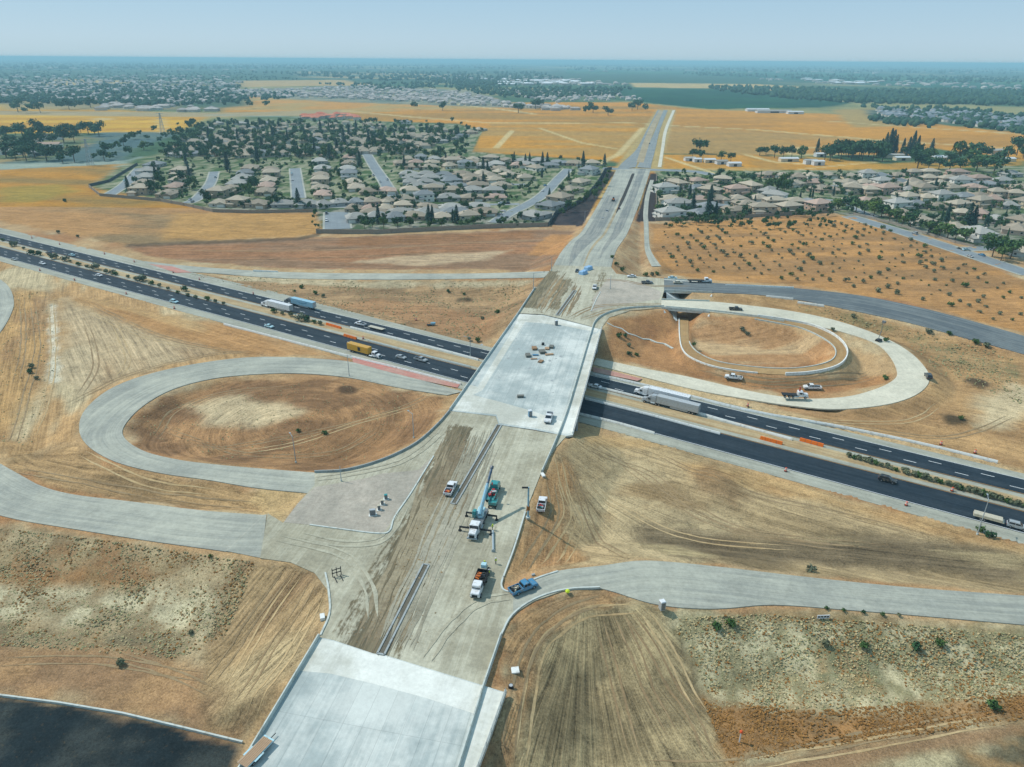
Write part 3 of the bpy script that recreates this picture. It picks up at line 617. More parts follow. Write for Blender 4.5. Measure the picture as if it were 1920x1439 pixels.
# ------------------------------------------------------------------ ground sheet
def poly_mask(P, shrink):
    P = np.asarray(P)[:, :2]; x0, y0 = P.min(0) - 2; x1, y1 = P.max(0) + 2
    ix = np.where((XV > x0) & (XV < x1) & (YV > y0) & (YV < y1))[0]
    return ix[sdist(XV[ix], YV[ix], P) > shrink]
NEAR = (np.abs(XV) < 420) & (YV < 620)
ZTER[NEAR] += ((fbm(XV, YV, 9, 41, 3) - .5) * .5 + (fbm(XV, YV, 3.5, 43, 2) - .5) * .22)[NEAR]
ZTER += -.02
for k, (l, r) in RIBW.items():
    ZTER[poly_mask(np.vstack([l, r[::-1]]), -3.0)] = ZV[poly_mask(np.vstack([l, r[::-1]]), -3.0)] - .12
    ix = poly_mask(np.vstack([l, r[::-1]]), 1.0); ZTER[ix] = ZV[ix] - .6
for P in PLAT.values():
    ix = poly_mask(P, -1.0); ZTER[ix] = np.minimum(ZV[ix], ZTER[ix]) - .1
    ix = poly_mask(P, 1.2); ZTER[ix] = np.minimum(ZV[ix], ZTER[ix]) - .6
TV = XV * FT[0] + YV * FT[1]; fz = (TV > 206.5) & (TV < 251.5) & NEAR; ZTER[fz] = -.5
for P in (DECK, NEARDECK):
    ix = poly_mask(P, 0.0); ZTER[ix] = np.minimum(ZTER[ix], 6.6)
me = bpy.data.meshes.new('ground'); nx, ny = len(GX), len(GY)
me.vertices.add(NV); me.vertices.foreach_set('co', np.stack([XV, YV, ZTER], 1).ravel())
I = (np.arange(ny - 1)[:, None] * nx + np.arange(nx - 1)[None, :]).ravel()
Q = np.stack([I, I + 1, I + 1 + nx, I + nx], 1)
me.loops.add(Q.size); me.loops.foreach_set('vertex_index', Q.ravel())
me.polygons.add(len(Q)); me.polygons.foreach_set('loop_start', np.arange(len(Q)) * 4); me.polygons.foreach_set('loop_total', np.full(len(Q), 4))
me.polygons.foreach_set('use_smooth', np.ones(len(Q), bool))
me.update(); me.validate()
a = me.attributes.new('soil', 'FLOAT_COLOR', 'POINT'); a.data.foreach_set('color', np.c_[C, np.ones(NV)].ravel())
a = me.attributes.new('flow', 'FLOAT_VECTOR', 'POINT'); a.data.foreach_set('vector', FLOW.ravel())
m, n, l, b = _nodes('earth')
av = n.new('ShaderNodeAttribute'); av.attribute_name = 'soil'; fl = n.new('ShaderNodeAttribute'); fl.attribute_name = 'flow'
sx = n.new('ShaderNodeSeparateXYZ'); l.new(fl.outputs['Vector'], sx.inputs[0])
cb = n.new('ShaderNodeCombineXYZ'); l.new(sx.outputs[0], cb.inputs[0]); l.new(sx.outputs[1], cb.inputs[1])
geo = n.new('ShaderNodeNewGeometry').outputs['Position']
st1 = noisen(n, l, scaled(n, l, cb.outputs[0], (.55, .022, 1)), 1.0, 6, .68); st2 = noisen(n, l, scaled(n, l, cb.outputs[0], (1.7, .05, 1)), 1.0, 3, .6)
ss = mathn(n, l, 'ADD', mathn(n, l, 'MULTIPLY', mathn(n, l, 'SUBTRACT', st1, .5), 2.0), mathn(n, l, 'MULTIPLY', mathn(n, l, 'SUBTRACT', st2, .5), 1.2))
ss = mathn(n, l, 'SUBTRACT', ss, mathn(n, l, 'MULTIPLY', ramp01(n, l, noisen(n, l, scaled(n, l, cb.outputs[0], (1.1, .03, 1)), 1.0, 2, .5), .60, .70), .22))
ss = mathn(n, l, 'MULTIPLY', ss, sx.outputs[2])
f4 = noisen(n, l, geo, 5.5, 3, .7); f1 = noisen(n, l, geo, .35, 6, .7); f2 = noisen(n, l, geo, 1.9, 4, .7); f3 = noisen(n, l, geo, .09, 4, .6)
g = mathn(n, l, 'ADD', mathn(n, l, 'MULTIPLY', mathn(n, l, 'SUBTRACT', f1, .5), 1.15), mathn(n, l, 'MULTIPLY', mathn(n, l, 'SUBTRACT', f2, .5), 1.7))
g = mathn(n, l, 'ADD', g, mathn(n, l, 'MULTIPLY', mathn(n, l, 'SUBTRACT', f3, .5), .45))
g = mathn(n, l, 'ADD', g, mathn(n, l, 'MULTIPLY', mathn(n, l, 'SUBTRACT', f4, .5), 1.7))
g = mathn(n, l, 'MAXIMUM', mathn(n, l, 'ADD', mathn(n, l, 'ADD', g, ss), 1.0), .3)
col = mulcol(n, l, av.outputs['Color'], g)
dry = ramp01(n, l, noisen(n, l, geo, .8, 5, .75), .56, .72)
col = mixcol(n, l, mathn(n, l, 'MULTIPLY', dry, .28), col, S(118, 98, 62))
l.new(col, b.inputs['Base Color']); b.inputs['Roughness'].default_value = .95; b.inputs['Specular IOR Level'].default_value = .08
bp = n.new('ShaderNodeBump'); bp.inputs['Strength'].default_value = .55; bp.inputs['Distance'].default_value = .25
l.new(mathn(n, l, 'ADD', f1, mathn(n, l, 'MULTIPLY', ss, 1.0)), bp.inputs['Height']); l.new(bp.outputs['Normal'], b.inputs['Normal'])
me.materials.append(m)
o = bpy.data.objects.new('ground', me); COL.objects.link(o); struct(o)

# ------------------------------------------------------------------ paved surfaces
M = {}
M['ramp'] = roadmat('ramp_concrete', S(178,178,162), S(146,148,138), streak=.5, blotch=.35)
M['pale'] = roadmat('new_concrete', S(214,208,186), S(190,186,166), streak=.2, blotch=.3)
M['asph'] = roadmat('worn_asphalt', S(120,126,124), S(86,94,98), streak=.8, blotch=.3)
M['asph2'] = roadmat('pale_worn_asphalt', S(146,150,146), S(122,128,128), streak=.5, blotch=.3)
M['churn'] = churnmat('churned_aggregate', S(186,182,160), S(156,150,128), S(88,80,60), S(124,112,86), [(-50.0,6.5,96,200,-.072,1.05),(-44.5,2.2,96,175,-.05,.6),(-36,3.0,100,150,.0,.42),(-57,5,100,150,0,.62)])
M['churn2'] = churnmat('churned_aggregate_north', S(186,182,160), S(156,150,128), S(98,90,68), S(134,122,94), [(-57,7,325,395,0,.9),(-47,5,325,380,0,.8),(-28,3,325,400,0,.6)])
M['dkasph'] = roadmat('fresh_asphalt', (.014,.024,.034), (.032,.044,.054), rough=.7, streak=.7, blotch=.25, fine=.2, spec=.12)
M['agg'] = roadmat('graded_aggregate', S(184,180,156), S(154,148,124), streak=.35, blotch=.5, fine=.16)
M['deck'] = roadmat('deck_concrete', S(212,216,208,.86), S(172,182,178,.82), streak=.3, blotch=.8, fine=.07, slabs=12.0)
M['slab'] = roadmat('approach_slab_concrete', S(226,227,217,.9), S(192,192,178,.84), streak=.15, blotch=.7, fine=.09)
M['conc'] = mat('barrier_concrete', S(196,202,194), .85, .16, .5, dirt=S(150,146,130))
M['wconc'] = mat('white_barrier_concrete', S(228,230,224), .8, .12, .6, dirt=S(170,164,150))
M['greyc'] = mat('grey_concrete', S(160,166,164), .85, .2, .5, dirt=S(120,116,104))
M['paint'] = mat('white_road_paint', S(235,238,235,1.0), .6, .1, 2)
M['yellowp'] = mat('yellow_road_paint', S(206,150,60), .6, .15, 2)
M['red'] = roadmat('red_painted_concrete', S(190,122,110), S(180,150,134), streak=.3, blotch=.5)
M['purple'] = roadmat('stamped_paving', S(180,170,154), S(156,150,136), streak=.15, blotch=.6, fine=.16)
M['dirtroad'] = roadmat('dirt_paving', S(172,142,98), S(156,124,82), streak=.5, blotch=.4, fine=.15)
M['mulch'] = mat('dark_mulch', S(56,52,48), .95, .4, .6)
M['street'] = roadmat('street_asphalt', S(140,148,150), S(120,128,132), streak=.2, blotch=.3)

def ribbon(name, l, r, material, off=.1, nc=6, skirt=.5, kind=True):
    mb = MB(); uv = []; n = len(l); a = np.r_[0, np.cumsum(np.linalg.norm(np.diff((l + r)[:, :2] / 2, axis=0), axis=1))]
    V = []
    for i in range(n):
        w = np.linalg.norm(l[i, :2] - r[i, :2])
        for j in range(-1, nc + 2):
            t = min(max(j / nc, 0), 1); p = l[i] * (1 - t) + r[i] * t
            V.append((p[0], p[1], p[2] + (off if 0 <= j <= nc else off - skirt))); uv.append((t * w, a[i]))
    k = nc + 3
    F = [(i * k + j + 1, i * k + j, (i + 1) * k + j, (i + 1) * k + j + 1) for i in range(n - 1) for j in range(k - 1)]
    mb.add(V, F); mb.uv = uv; o = mb.build(name, material)
    me = o.data
    if sum(p.normal.z * p.area for p in me.polygons) < 0: me.flip_normals()
    return struct(o) if kind else o
def sheet(name, P, material, off, ax=None, skirt=.4, kind=True):
    """flat paved polygon at the level of its outline, UV in metres along a direction"""
    P = np.asarray(P, float); mb = MB(); n = len(P)
    ax = np.array([.2, .98]) if ax is None else np.array(ax) / np.linalg.norm(ax)
    V = [(p[0], p[1], p[2] + off) for p in P] + [(p[0], p[1], p[2] + off - skirt) for p in P]
    mb.add(V, [tuple(range(n))] + [(i, n + i, n + (i + 1) % n, (i + 1) % n) for i in range(n)])
    mb.uv = [(v[0] * ax[1] - v[1] * ax[0], v[0] * ax[0] + v[1] * ax[1]) for v in V]
    o = mb.build(name, material)
    if o.data.polygons[0].normal.z < 0: o.data.flip_normals()
    return struct(o) if kind else o
NAMES = {'west_ramp': ('west_slip_road', 'ramp', .10), 'west_loop': ('west_loop_ramp', 'ramp', .13), 'east_ramp': ('east_slip_road', 'ramp', .10), 'east_loop': ('east_loop_ramp', 'pale', .13),
         'northeast_ramp': ('northeast_slip_road', 'asph', .10), 'northwest_ramp': ('northwest_slip_road', 'ramp', .10), 'north_road': ('north_road', 'ramp', .10),
         'far_left_carriageway': ('north_road_carriageway', 'asph2', .10), 'far_right_carriageway': ('north_road_carriageway', 'asph2', .10), 'gravel_track': ('gravel_track', 'pale', .08),
         'northwest_arc': ('curved_slip_road', 'ramp', .10), 'trail_pit': ('trail', 'dirtroad', .08), 'trail_north': ('trail', 'ramp', .08)}
for k, (nm, mt, off) in NAMES.items(): ribbon(nm, *RIBW[k], M[mt], off)
MRD = (.2, .98)
sheet('south_road', PLAT['south_platform'], M['churn'], .06, MRD); sheet('north_road_junction', PLAT['north_platform'], M['churn2'], .06, MRD)
def patch(name, px, z, material, off, ax=None): return sheet(name, W(px, z), material, off, ax, skirt=.02)
patch('paved_island', [(591,914),(685,898),(716,889),(785,882),(812,856),(740,969),(728,999),(707,1000),(581,985),(532,980),(558,945)], 8.0, M['purple'], .10)
patch('paved_island', [(1140,522),(1200,530),(1240,548),(1236,562),(1160,572),(1108,585),(1112,560)], 8.0, M['purple'], .10)
# wheel ruts, worn earth and clods
def ter(x, y):
    i = np.clip(np.searchsorted(GX, x) - 1, 0, len(GX) - 2); j = np.clip(np.searchsorted(GY, y) - 1, 0, len(GY) - 2); Zg = ZTER.reshape(len(GY), len(GX))
    u = (x - GX[i]) / (GX[i + 1] - GX[i]); v = (y - GY[j]) / (GY[j + 1] - GY[j])
    return Zg[j, i] * (1 - u) * (1 - v) + Zg[j, i + 1] * u * (1 - v) + Zg[j + 1, i] * (1 - u) * v + Zg[j + 1, i + 1] * u * v
def rutmat(nm, c1, c2):
    m = roadmat(nm, c1, c2, streak=.4, blotch=.8, fine=.2); return m
M['rut_dark'] = rutmat('dark_wheel_rut', S(138,116,84), S(154,132,98)); M['rut_pale'] = rutmat('pale_wheel_rut', S(186,162,120), S(176,150,108)); M['rut_grey'] = rutmat('grey_wheel_rut', S(146,140,120), S(164,158,138)); M['rut_faint'] = rutmat('faint_wheel_rut', S(166,160,138), S(176,172,150)); M['rut_brown'] = rutmat('brown_wheel_rut', S(128,114,90), S(150,138,112))
rr = random.Random(21)
def ruts(name, lines, material, w=.55, gauge=1.9, z=None, amp=.35, off=.05):
    mb = MB(); uv = []
    for li, px in enumerate(lines):
        off += .004; P = crom(np.array(W(px, z)) if z is not None else ONP(px), 14); d = np.gradient(P[:, :2], axis=0); d /= np.linalg.norm(d, axis=1)[:, None]; q = np.c_[-d[:, 1], d[:, 0]]; ph = rr.uniform(0, 90); a = np.r_[0, np.cumsum(np.linalg.norm(np.diff(P[:, :2], axis=0), axis=1))]
        for sd_ in ((-1, 1) if gauge else (0,)):
            ww = w * (.15 + 1.3 * fbm(a, a * 0 + ph + sd_ * 7, 3.5, 3)) * np.minimum(1, np.minimum(np.arange(len(P)), np.arange(len(P))[::-1]) / 6 + .02)
            c = P[:, :2] + q * (sd_ * gauge / 2 + (fbm(a, a * 0 + ph, 9, 4) - .5) * amp * 2)[:, None]; l_, r_ = c + q * ww[:, None] / 2, c - q * ww[:, None] / 2
            V = []
            for i in range(len(P)):
                for e in (l_[i], c[i], r_[i]): V.append((e[0], e[1], (z + off if z is not None else float(ter(e[0], e[1])) + off))); uv.append((ph + (e - c[i]) @ q[i], a[i]))
            mb.add(V, [(3 * i + j + 1, 3 * i + j, 3 * i + 3 + j, 3 * i + 4 + j) for i in range(len(P) - 1) for j in (0, 1)])
    mb.uv = uv; o = mb.build(name, M[material]); 
    if sum(p.normal.z * p.area for p in o.data.polygons) < 0: o.data.flip_normals()
    return struct(o)
def mr(t0, x0, x1): return [(x0[0] + (x1[0] - x0[0]) * t0 + rr.uniform(-6, 6), x0[1] + (x1[1] - x0[1]) * t0 + rr.uniform(-5, 5))]
def along(a, b_, n, jit, z=8.0):
    k = 5; return [[(a[0] + (b_[0] - a[0]) * i / k + rr.uniform(-jit, jit) + o_[0], a[1] + (b_[1] - a[1]) * i / k + o_[1]) for i in range(k + 1)] for o_ in [(rr.uniform(-n, n), rr.uniform(-30, 30)) for _ in range(10)]]
ruts('wheel_ruts', along((868,830), (712,1205), 34, 6), 'rut_brown', .9, 2.0, 8.0, .5, .062)
ruts('wheel_ruts', along((905,830), (740,1215), 24, 4), 'rut_grey', .7, 2.0, 8.0, .4, .102)
ruts('wheel_ruts', [[(560,1005),(650,1020),(720,1010),(760,950)],[(520,1010),(640,1040),(690,1100),(700,1160)],[(960,1120),(900,1130),(840,1180),(800,1240)],[(590,900),(680,885),(760,862),(830,812)]], 'rut_faint', .9, 2.0, 8.0, .4, .142)
ruts('earth_streaks', [[(1010,585),(1035,545),(1062,510)],[(1000,582),(1022,550),(1050,515)],[(1052,595),(1070,560),(1080,530)],[(1064,592),(1080,565),(1090,545)],[(1040,575),(1052,552),(1066,530)]], 'rut_brown', 2.0, 0, 8.0, 1.0, .062)
ruts('wheel_ruts', [[(1008,585),(1030,550),(1056,515)],[(1018,588),(1040,552),(1062,520)],[(1056,596),(1072,562),(1086,535)],[(1066,598),(1120,575),(1200,572),(1260,572)],[(1090,600),(1140,583),(1200,580),(1240,575)],[(1100,530),(1160,526),(1220,536),(1300,537)]], 'rut_dark', 1.0, 2.2, 8.0, .5, .104)
EARTH = [[(1045,850),(1060,920),(1085,980),(1070,1030),(1050,1058)],[(1060,860),(1090,930),(1110,990),(1180,1046)],[(1030,900),(1040,960),(1010,1020),(980,1070)],[(1050,900),(1064,960),(1040,1010),(1000,1066)],[(1150,850),(1250,930),(1330,980),(1450,1010),(1600,1030)],[(1080,830),(1200,880),(1300,950),(1420,1000),(1700,1030)],[(1100,900),(1180,960),(1300,1010),(1500,1030)],[(1230,850),(1330,890),(1420,930),(1560,960),(1750,1010)],
 [(950,1439),(965,1330),(985,1240),(1010,1190),(1060,1150),(1130,1125)],[(975,1439),(990,1330),(1005,1240),(1035,1190),(1100,1150),(1200,1140)],[(1180,1150),(1230,1230),(1290,1330),(1340,1439)],[(1160,1150),(1200,1250),(1260,1380)],[(1210,1150),(1260,1230),(1320,1340)],[(1120,1160),(1150,1260),(1190,1420)],[(1200,1439),(1400,1432),(1600,1388),(1900,1334)],[(1380,1439),(1600,1400),(1900,1346)],
 [(330,840),(480,830),(640,800),(760,762),(800,742)],[(300,800),(450,850),(620,850),(720,800)],[(440,850),(560,830),(680,790),(790,760)],[(290,820),(330,770),(430,735),(560,725)],[(60,560),(70,650),(50,740),(20,830)],[(95,560),(100,650),(90,740),(60,820)],[(40,550),(44,640),(30,720)],[(150,560),(300,630),(480,668)],[(120,560),(260,628),(420,664)],[(120,762),(250,700),(400,665),(480,660)],[(160,600),(180,680),(150,740)],[(210,600),(240,670),(220,710)],
 [(200,1225),(330,1265),(400,1300)],[(0,1240),(200,1240),(380,1272)],[(560,1075),(490,1180),(420,1300)],[(590,1090),(520,1200),(440,1340)],[(540,1075),(460,1180),(395,1280)],[(600,1120),(540,1230),(470,1350)],[(1320,700),(1450,717),(1560,707),(1640,690)],[(1300,690),(1420,722),(1540,718),(1650,700)],[(1760,760),(1700,790),(1550,790),(1400,768)],[(1900,780),(1780,820),(1600,800),(1450,780)],[(20,880),(160,905),(330,935),(480,950)],[(150,850),(260,900),(400,925)],
 [(700,540),(800,560),(900,600)],[(520,545),(650,580),(800,610)],[(300,470),(600,470),(900,455),(1020,450)],[(420,490),(700,480),(960,468)]]
ruts('wheel_ruts', EARTH[::3], 'rut_pale', .6, 2.1, None, .4, .02); ruts('wheel_ruts', EARTH[1::3], 'rut_dark', .6, 2.0, None, .4, .02); ruts('wheel_ruts', EARTH[2::3], 'rut_dark', .6, 2.2, None, .4, .03)
mb = MB()
for k in range(900):
    t_ = rr.random(); x = 868 - 150 * t_ + rr.gauss(0, 26); y = 815 + 390 * t_; p = at(x, y, 8.05); s_ = rr.uniform(.06, .2) * (2 if rr.random() < .06 else 1); mb.blob(p, s_, jit=.35, sq=.6, rnd=rr)
for k in range(260):
    x = rr.uniform(990, 1090); y = rr.uniform(525, 592); p = at(x, y, 8.05); mb.blob(p, rr.uniform(.1, .3), jit=.35, sq=.6, rnd=rr)
struct(mb.build('earth_clods', M['rut_dark']), 'stuff')
M['ndirt'] = roadmat('median_strip_earth', S(176,160,128), S(150,136,108), streak=.3, blotch=.6, fine=.2)
def patchz(name, px, material, off): return sheet(name, np.array([at(*q) for q in px]), material, off, MRD, skirt=.02)
def lane(name, px, w0, w1, material, off):
    P = crom(np.array([at(*q) for q in px]), 6); d = np.gradient(P[:, :2], axis=0); d /= np.linalg.norm(d, axis=1)[:, None]; q = np.c_[-d[:, 1], d[:, 0], np.zeros(len(P))]; w = np.linspace(w0, w1, len(P))[:, None]; ribbon(name, P + q * w / 2, P - q * w / 2, material, off, nc=2, skirt=.02)
def sublane(name, f0, f1, i0, i1, material, off):
    l, r = RIBW['north_road']; n = len(l); k = slice(int(n * i0), int(n * i1)); nn = len(l[k]); g0 = np.interp(np.arange(nn), [0, nn * .25, nn - 1], [(f0 + f1) / 2 - .01, f0, f0])[:, None]; g1 = np.interp(np.arange(nn), [0, nn * .25, nn - 1], [(f0 + f1) / 2 + .01, f1, f1])[:, None]
    ribbon(name, l[k] + (r - l)[k] * g0, l[k] + (r - l)[k] * g1, material, off, nc=3, skirt=.02)
M['lanes'] = roadmat('worn_lane', S(150,150,140), S(122,126,122), streak=.9, blotch=.5)
sublane('asphalt_lane', .10, .44, .0, .62, M['lanes'], .125); sublane('asphalt_lane', .66, .86, .05, 1.0, M['lanes'], .125); sublane('median_strip', .49, .55, .02, .60, M['ndirt'], .135); sublane('planted_median', .50, .585, .42, .93, M['mulch'], .145)
# dark wheel-worn lanes, planted median and side path of the north road
lane('median_strip', [(1200,305,.1),(1212,268,.1),(1226,234,.1),(1240,208,.1)], 9, 12, M['ndirt'], .10)
# freeway ---------------------------------------------------------
def fribbon(name, s0, s1, t0, t1, material, off, step=12.0, ta=None, kind=True):
    S_ = np.arange(s0, s1 + .1, step)
    f0 = t0 if callable(t0) else (lambda s: t0); f1 = t1 if callable(t1) else (lambda s: t1)
    l = np.array([(*fw(s, f0(s)), 0) for s in S_]); r = np.array([(*fw(s, f1(s)), 0) for s in S_])
    return ribbon(name, l, r, material, off, nc=4, skirt=.3, kind=kind)
M['shoulder'] = roadmat('shoulder_concrete', S(170,170,154), S(146,146,132), streak=.5, blotch=.3)
M['median'] = roadmat('median_earth', S(182,162,124), S(160,134,96), streak=.7, blotch=.4, fine=.16)
fribbon('freeway_shoulder', -700, 400, 205.6, 227.5, M['shoulder'], .05)
fribbon('freeway_shoulder', -700, 400, 232.2, lambda s: 249.2 if s > -180 else 249.2 + min(5.5, (-180 - s) * .04), M['shoulder'], .05)
fribbon('freeway_median', -700, 400, 227.0, 232.7, M['median'], .07)
fribbon('freeway_carriageway', -700, 400, 211.6, 224.6, M['dkasph'], .10)
fribbon('freeway_carriageway', -700, 400, 234.9, 245.2, M['dkasph'], .10)
def dashes(t, s0, s1, skip=None):
    mb = MB(); s = s0
    while s < s1:
        if not (skip and skip[0] < s < skip[1]):
            a, b_, c, d = fw(s, t - .1), fw(s + 3.7, t - .1), fw(s + 3.7, t + .1), fw(s, t + .1)
            mb.quad((*a, .125), (*b_, .125), (*c, .125), (*d, .125))
        s += 14.63
    return struct(mb.build('lane_marking', M['paint']))
dashes(238.3, -640, 380); dashes(241.8, -633, 380)
dashes(215.6, -640, -118); dashes(219.4, -633, -118)
for t_, w_, mt in ((211.9, .16, 'paint'), (245.0, .16, 'paint'), (224.2, .14, 'yellowp'), (235.2, .14, 'yellowp')):
    fribbon('edge_line', -700, 400, t_ - w_ / 2, t_ + w_ / 2, M[mt], .125)
# red and pink primer on the gore areas
def gore(px): return sheet('red_gore', W(px, .06), M['red'], .155, FS, skirt=.02)
gore([(660,671),(700,677),(780,697),(862,722),(858,728),(800,716),(720,696),(662,680)])
gore([(276,495),(322,500),(360,512),(330,512)])
gore([(1112,689),(1150,697),(1205,711),(1195,715),(1140,704),(1112,698)])
# ------------------------------------------------------------------ bridges, barriers, walls
def under(root, o):
    o.parent = root; o.location = -root.location; return o
def strip(P, h, th, mb=None, mi=0, top=None, base=-.3):
    """upright wall along world polyline P (z = its foot), mitred, optional narrower top"""
    mb = mb or MB(); P = np.asarray(P, float); n = len(P); top = th if top is None else top; V = []
    for i in range(n):
        a = P[min(i + 1, n - 1)][:2] - P[max(i - 1, 0)][:2]; a = a / max(np.linalg.norm(a), 1e-9); q = np.array([-a[1], a[0]])
        for (w, z) in ((th / 2, base), (th / 2, h * .35 if top != th else 0), (top / 2, h), (-top / 2, h), (-th / 2, h * .35 if top != th else 0), (-th / 2, base)):
            V.append((P[i][0] + q[0] * w, P[i][1] + q[1] * w, P[i][2] + z))
    F = []
    for i in range(n - 1):
        for j in range(6): F.append((i * 6 + j, i * 6 + (j + 1) % 6, (i + 1) * 6 + (j + 1) % 6, (i + 1) * 6 + j))
    F += [tuple(range(5, -1, -1)), tuple((n - 1) * 6 + j for j in range(6))]
    return mb.add(V, F)
def slab(P, z0, z1, mb=None, shrink=0.0, mi=0):
    mb = mb or MB(); P = np.asarray(P)[:, :2]; n = len(P); c = P.mean(0)
    if shrink: P = P + (c - P) / np.linalg.norm(c - P, axis=1)[:, None] * shrink
    mb.add([(p[0], p[1], z0) for p in P] + [(p[0], p[1], z1) for p in P], [tuple(range(n - 1, -1, -1)), tuple(range(n, 2 * n))] + [(i, (i + 1) % n, n + (i + 1) % n, n + i) for i in range(n)], mi); return mb
def fence_mb(P, h, step=2.5, mesh_h=None):
    mb = MB(); P = crom(P, 2) if len(P) > 2 else np.asarray(P)
    for a, b_ in zip(P[:-1], P[1:]):
        L = np.linalg.norm(b_ - a); k = max(1, int(L / step))
        for i in range(k): q = a + (b_ - a) * i / k; mb.box((q[0], q[1], q[2] + h / 2), (.09, .09, h))
        for zz in (h, h * .66, h * .33): mb.cyl((*a[:2], a[2] + zz), (*b_[:2], b_[2] + zz), .035, n=5)
    return mb
WZ = lambda px, z=8.0: np.array(W(px, z))
def deck_top(root, name, px, material, off, z=8.0): return under(root, sheet(name, WZ(px, z), material, off, MRD, skirt=.02, kind=False))
# overpass over the freeway
br = thing('overpass_bridge', 'wide pale concrete overpass crossing above the freeway in the middle of the site', 'bridge', (10, 262, 0))
def uvobj(name, mb, material, root):
    mb.uv = [(v[0] * .98 - v[1] * .2, v[0] * .2 + v[1] * .98) for v in mb.v]; return under(root, mb.build(name, material))
uvobj('deck', slab(DECK, 7.4, 8.06), M['deck'], br)
uvobj('girder', slab(DECK[[0, 1, 4, 5]] if isinstance(DECK, np.ndarray) else np.array(DECK)[[0, 1, 4, 5]], 6.0, 7.42, shrink=3.0), M['conc'], br)
deck_top(br, 'approach_slab', [(845,769),(870,737),(930,752),(1000,772),(1056,792),(1070,812),(1062,815),(1000,803),(936,794),(931,778)], M['slab'], .075)
deck_top(br, 'approach_slab', [(974,589),(1017,592),(1060,602),(1122,617),(1118,624),(1060,612),(1010,606),(968,604)], M['slab'], .075)
deck_top(br, 'deck_strip', [(852,762),(880,722),(896,726),(952,634),(976,592),(990,596),(962,640),(905,732),(880,745)], M['slab'], .067)
deck_top(br, 'sidewalk', [(1108,630),(1126,622),(1073,811),(1052,806)], M['slab'], .085)
under(br, strip(WZ([(843,771),(910,676),(972,588),(1003,541)]), .95, .5, top=.25).build('parapet', M['conc']))
bar2 = [(1016,886),(1040,832),(1062,775),(1085,700),(1107,628),(1117,603),(1140,588),(1180,579),(1245,576)]
under(br, strip(crom(WZ(bar2), 4), .95, .5, top=.25).build('parapet', M['conc']))
under(br, strip(WZ([(1128,617),(1074,814)]), .8, .4).build('parapet', M['wconc']))
under(br, fence_mb(WZ([(1128,617),(1074,814)], 8.8), 1.3).build('fence', M['greyc']))
Dn = np.array(DECK)
for t_ in (229.9,):
    for k in range(5):
        p = np.array([-6.0, 0]) ; s_ = -144 + k * 9.0
        q = fw(s_, t_); mb = MB(); mb.cyl((*q, -.5), (*q, 4.6), .85, n=14); mb.cyl((*q, 4.6), (*q, 6.1), .85, 1.5, n=14); under(br, mb.build('column', M['conc']))
for t_ in (197.5, 265.5):
    a, b_ = fw(-138, t_), fw(-60, t_)
    L = [(843, 771), (972, 588)]; R_ = [(1074, 816), (1128, 618)]
    def cross(e):
        p, q = np.array(at(*e[0], 8.0))[:2], np.array(at(*e[1], 8.0))[:2]; f = lambda z: z @ FT
        k = (t_ - f(p)) / (f(q) - f(p)); return p + (q - p) * k
    p, q = cross(L), cross(R_); v = (q - p) / np.linalg.norm(q - p)
    under(br, strip([(*(p + v * .6), 0), (*(q - v * .4), 0)], 7.4, 1.2, base=-1).build('abutment', M['greyc']))
# near bridge at the bottom of the view
nb = thing('railway_bridge', 'bare concrete bridge deck in the foreground above the dark ground', 'bridge', (-24, 85, 0))
uvobj('deck', slab(NEARDECK, 7.4, 8.06), M['deck'], nb)
uvobj('girder', slab(np.array(NEARDECK)[[0, 5, 7, 8, 9, 10]], 6.1, 7.42, shrink=2.0), M['conc'], nb)
deck_top(nb, 'approach_slab', [(600,1198),(625,1203),(700,1228),(722,1231),(780,1249),(905,1288),(892,1340),(800,1310),(700,1283),(620,1264),(556,1258)], M['slab'], .075)
deck_top(nb, 'sidewalk', [(907,1290),(946,1300),(884,1476),(846,1476)], M['slab'], .08)
under(nb, strip(WZ([(598,1195),(452,1439),(400,1530)]), .95, .5, top=.25).build('parapet', M['conc']))
under(nb, strip(WZ([(939,1193),(906,1290),(860,1439),(830,1530)]), .95, .5, top=.25).build('parapet', M['conc']))
under(nb, strip(WZ([(948,1299),(912,1400),(885,1470)]), .8, .4).build('parapet', M['conc']))
under(nb, fence_mb(WZ([(948,1299),(912,1400),(885,1470)], 8.8), 1.2).build('fence', M['greyc']))
p, q = np.array(at(560, 1262, 8))[:2], np.array(at(930, 1345, 8))[:2]
under(nb, strip([(*p, 0), (*q, 0)], 7.4, 1.0, base=-1).build('abutment', M['greyc']))
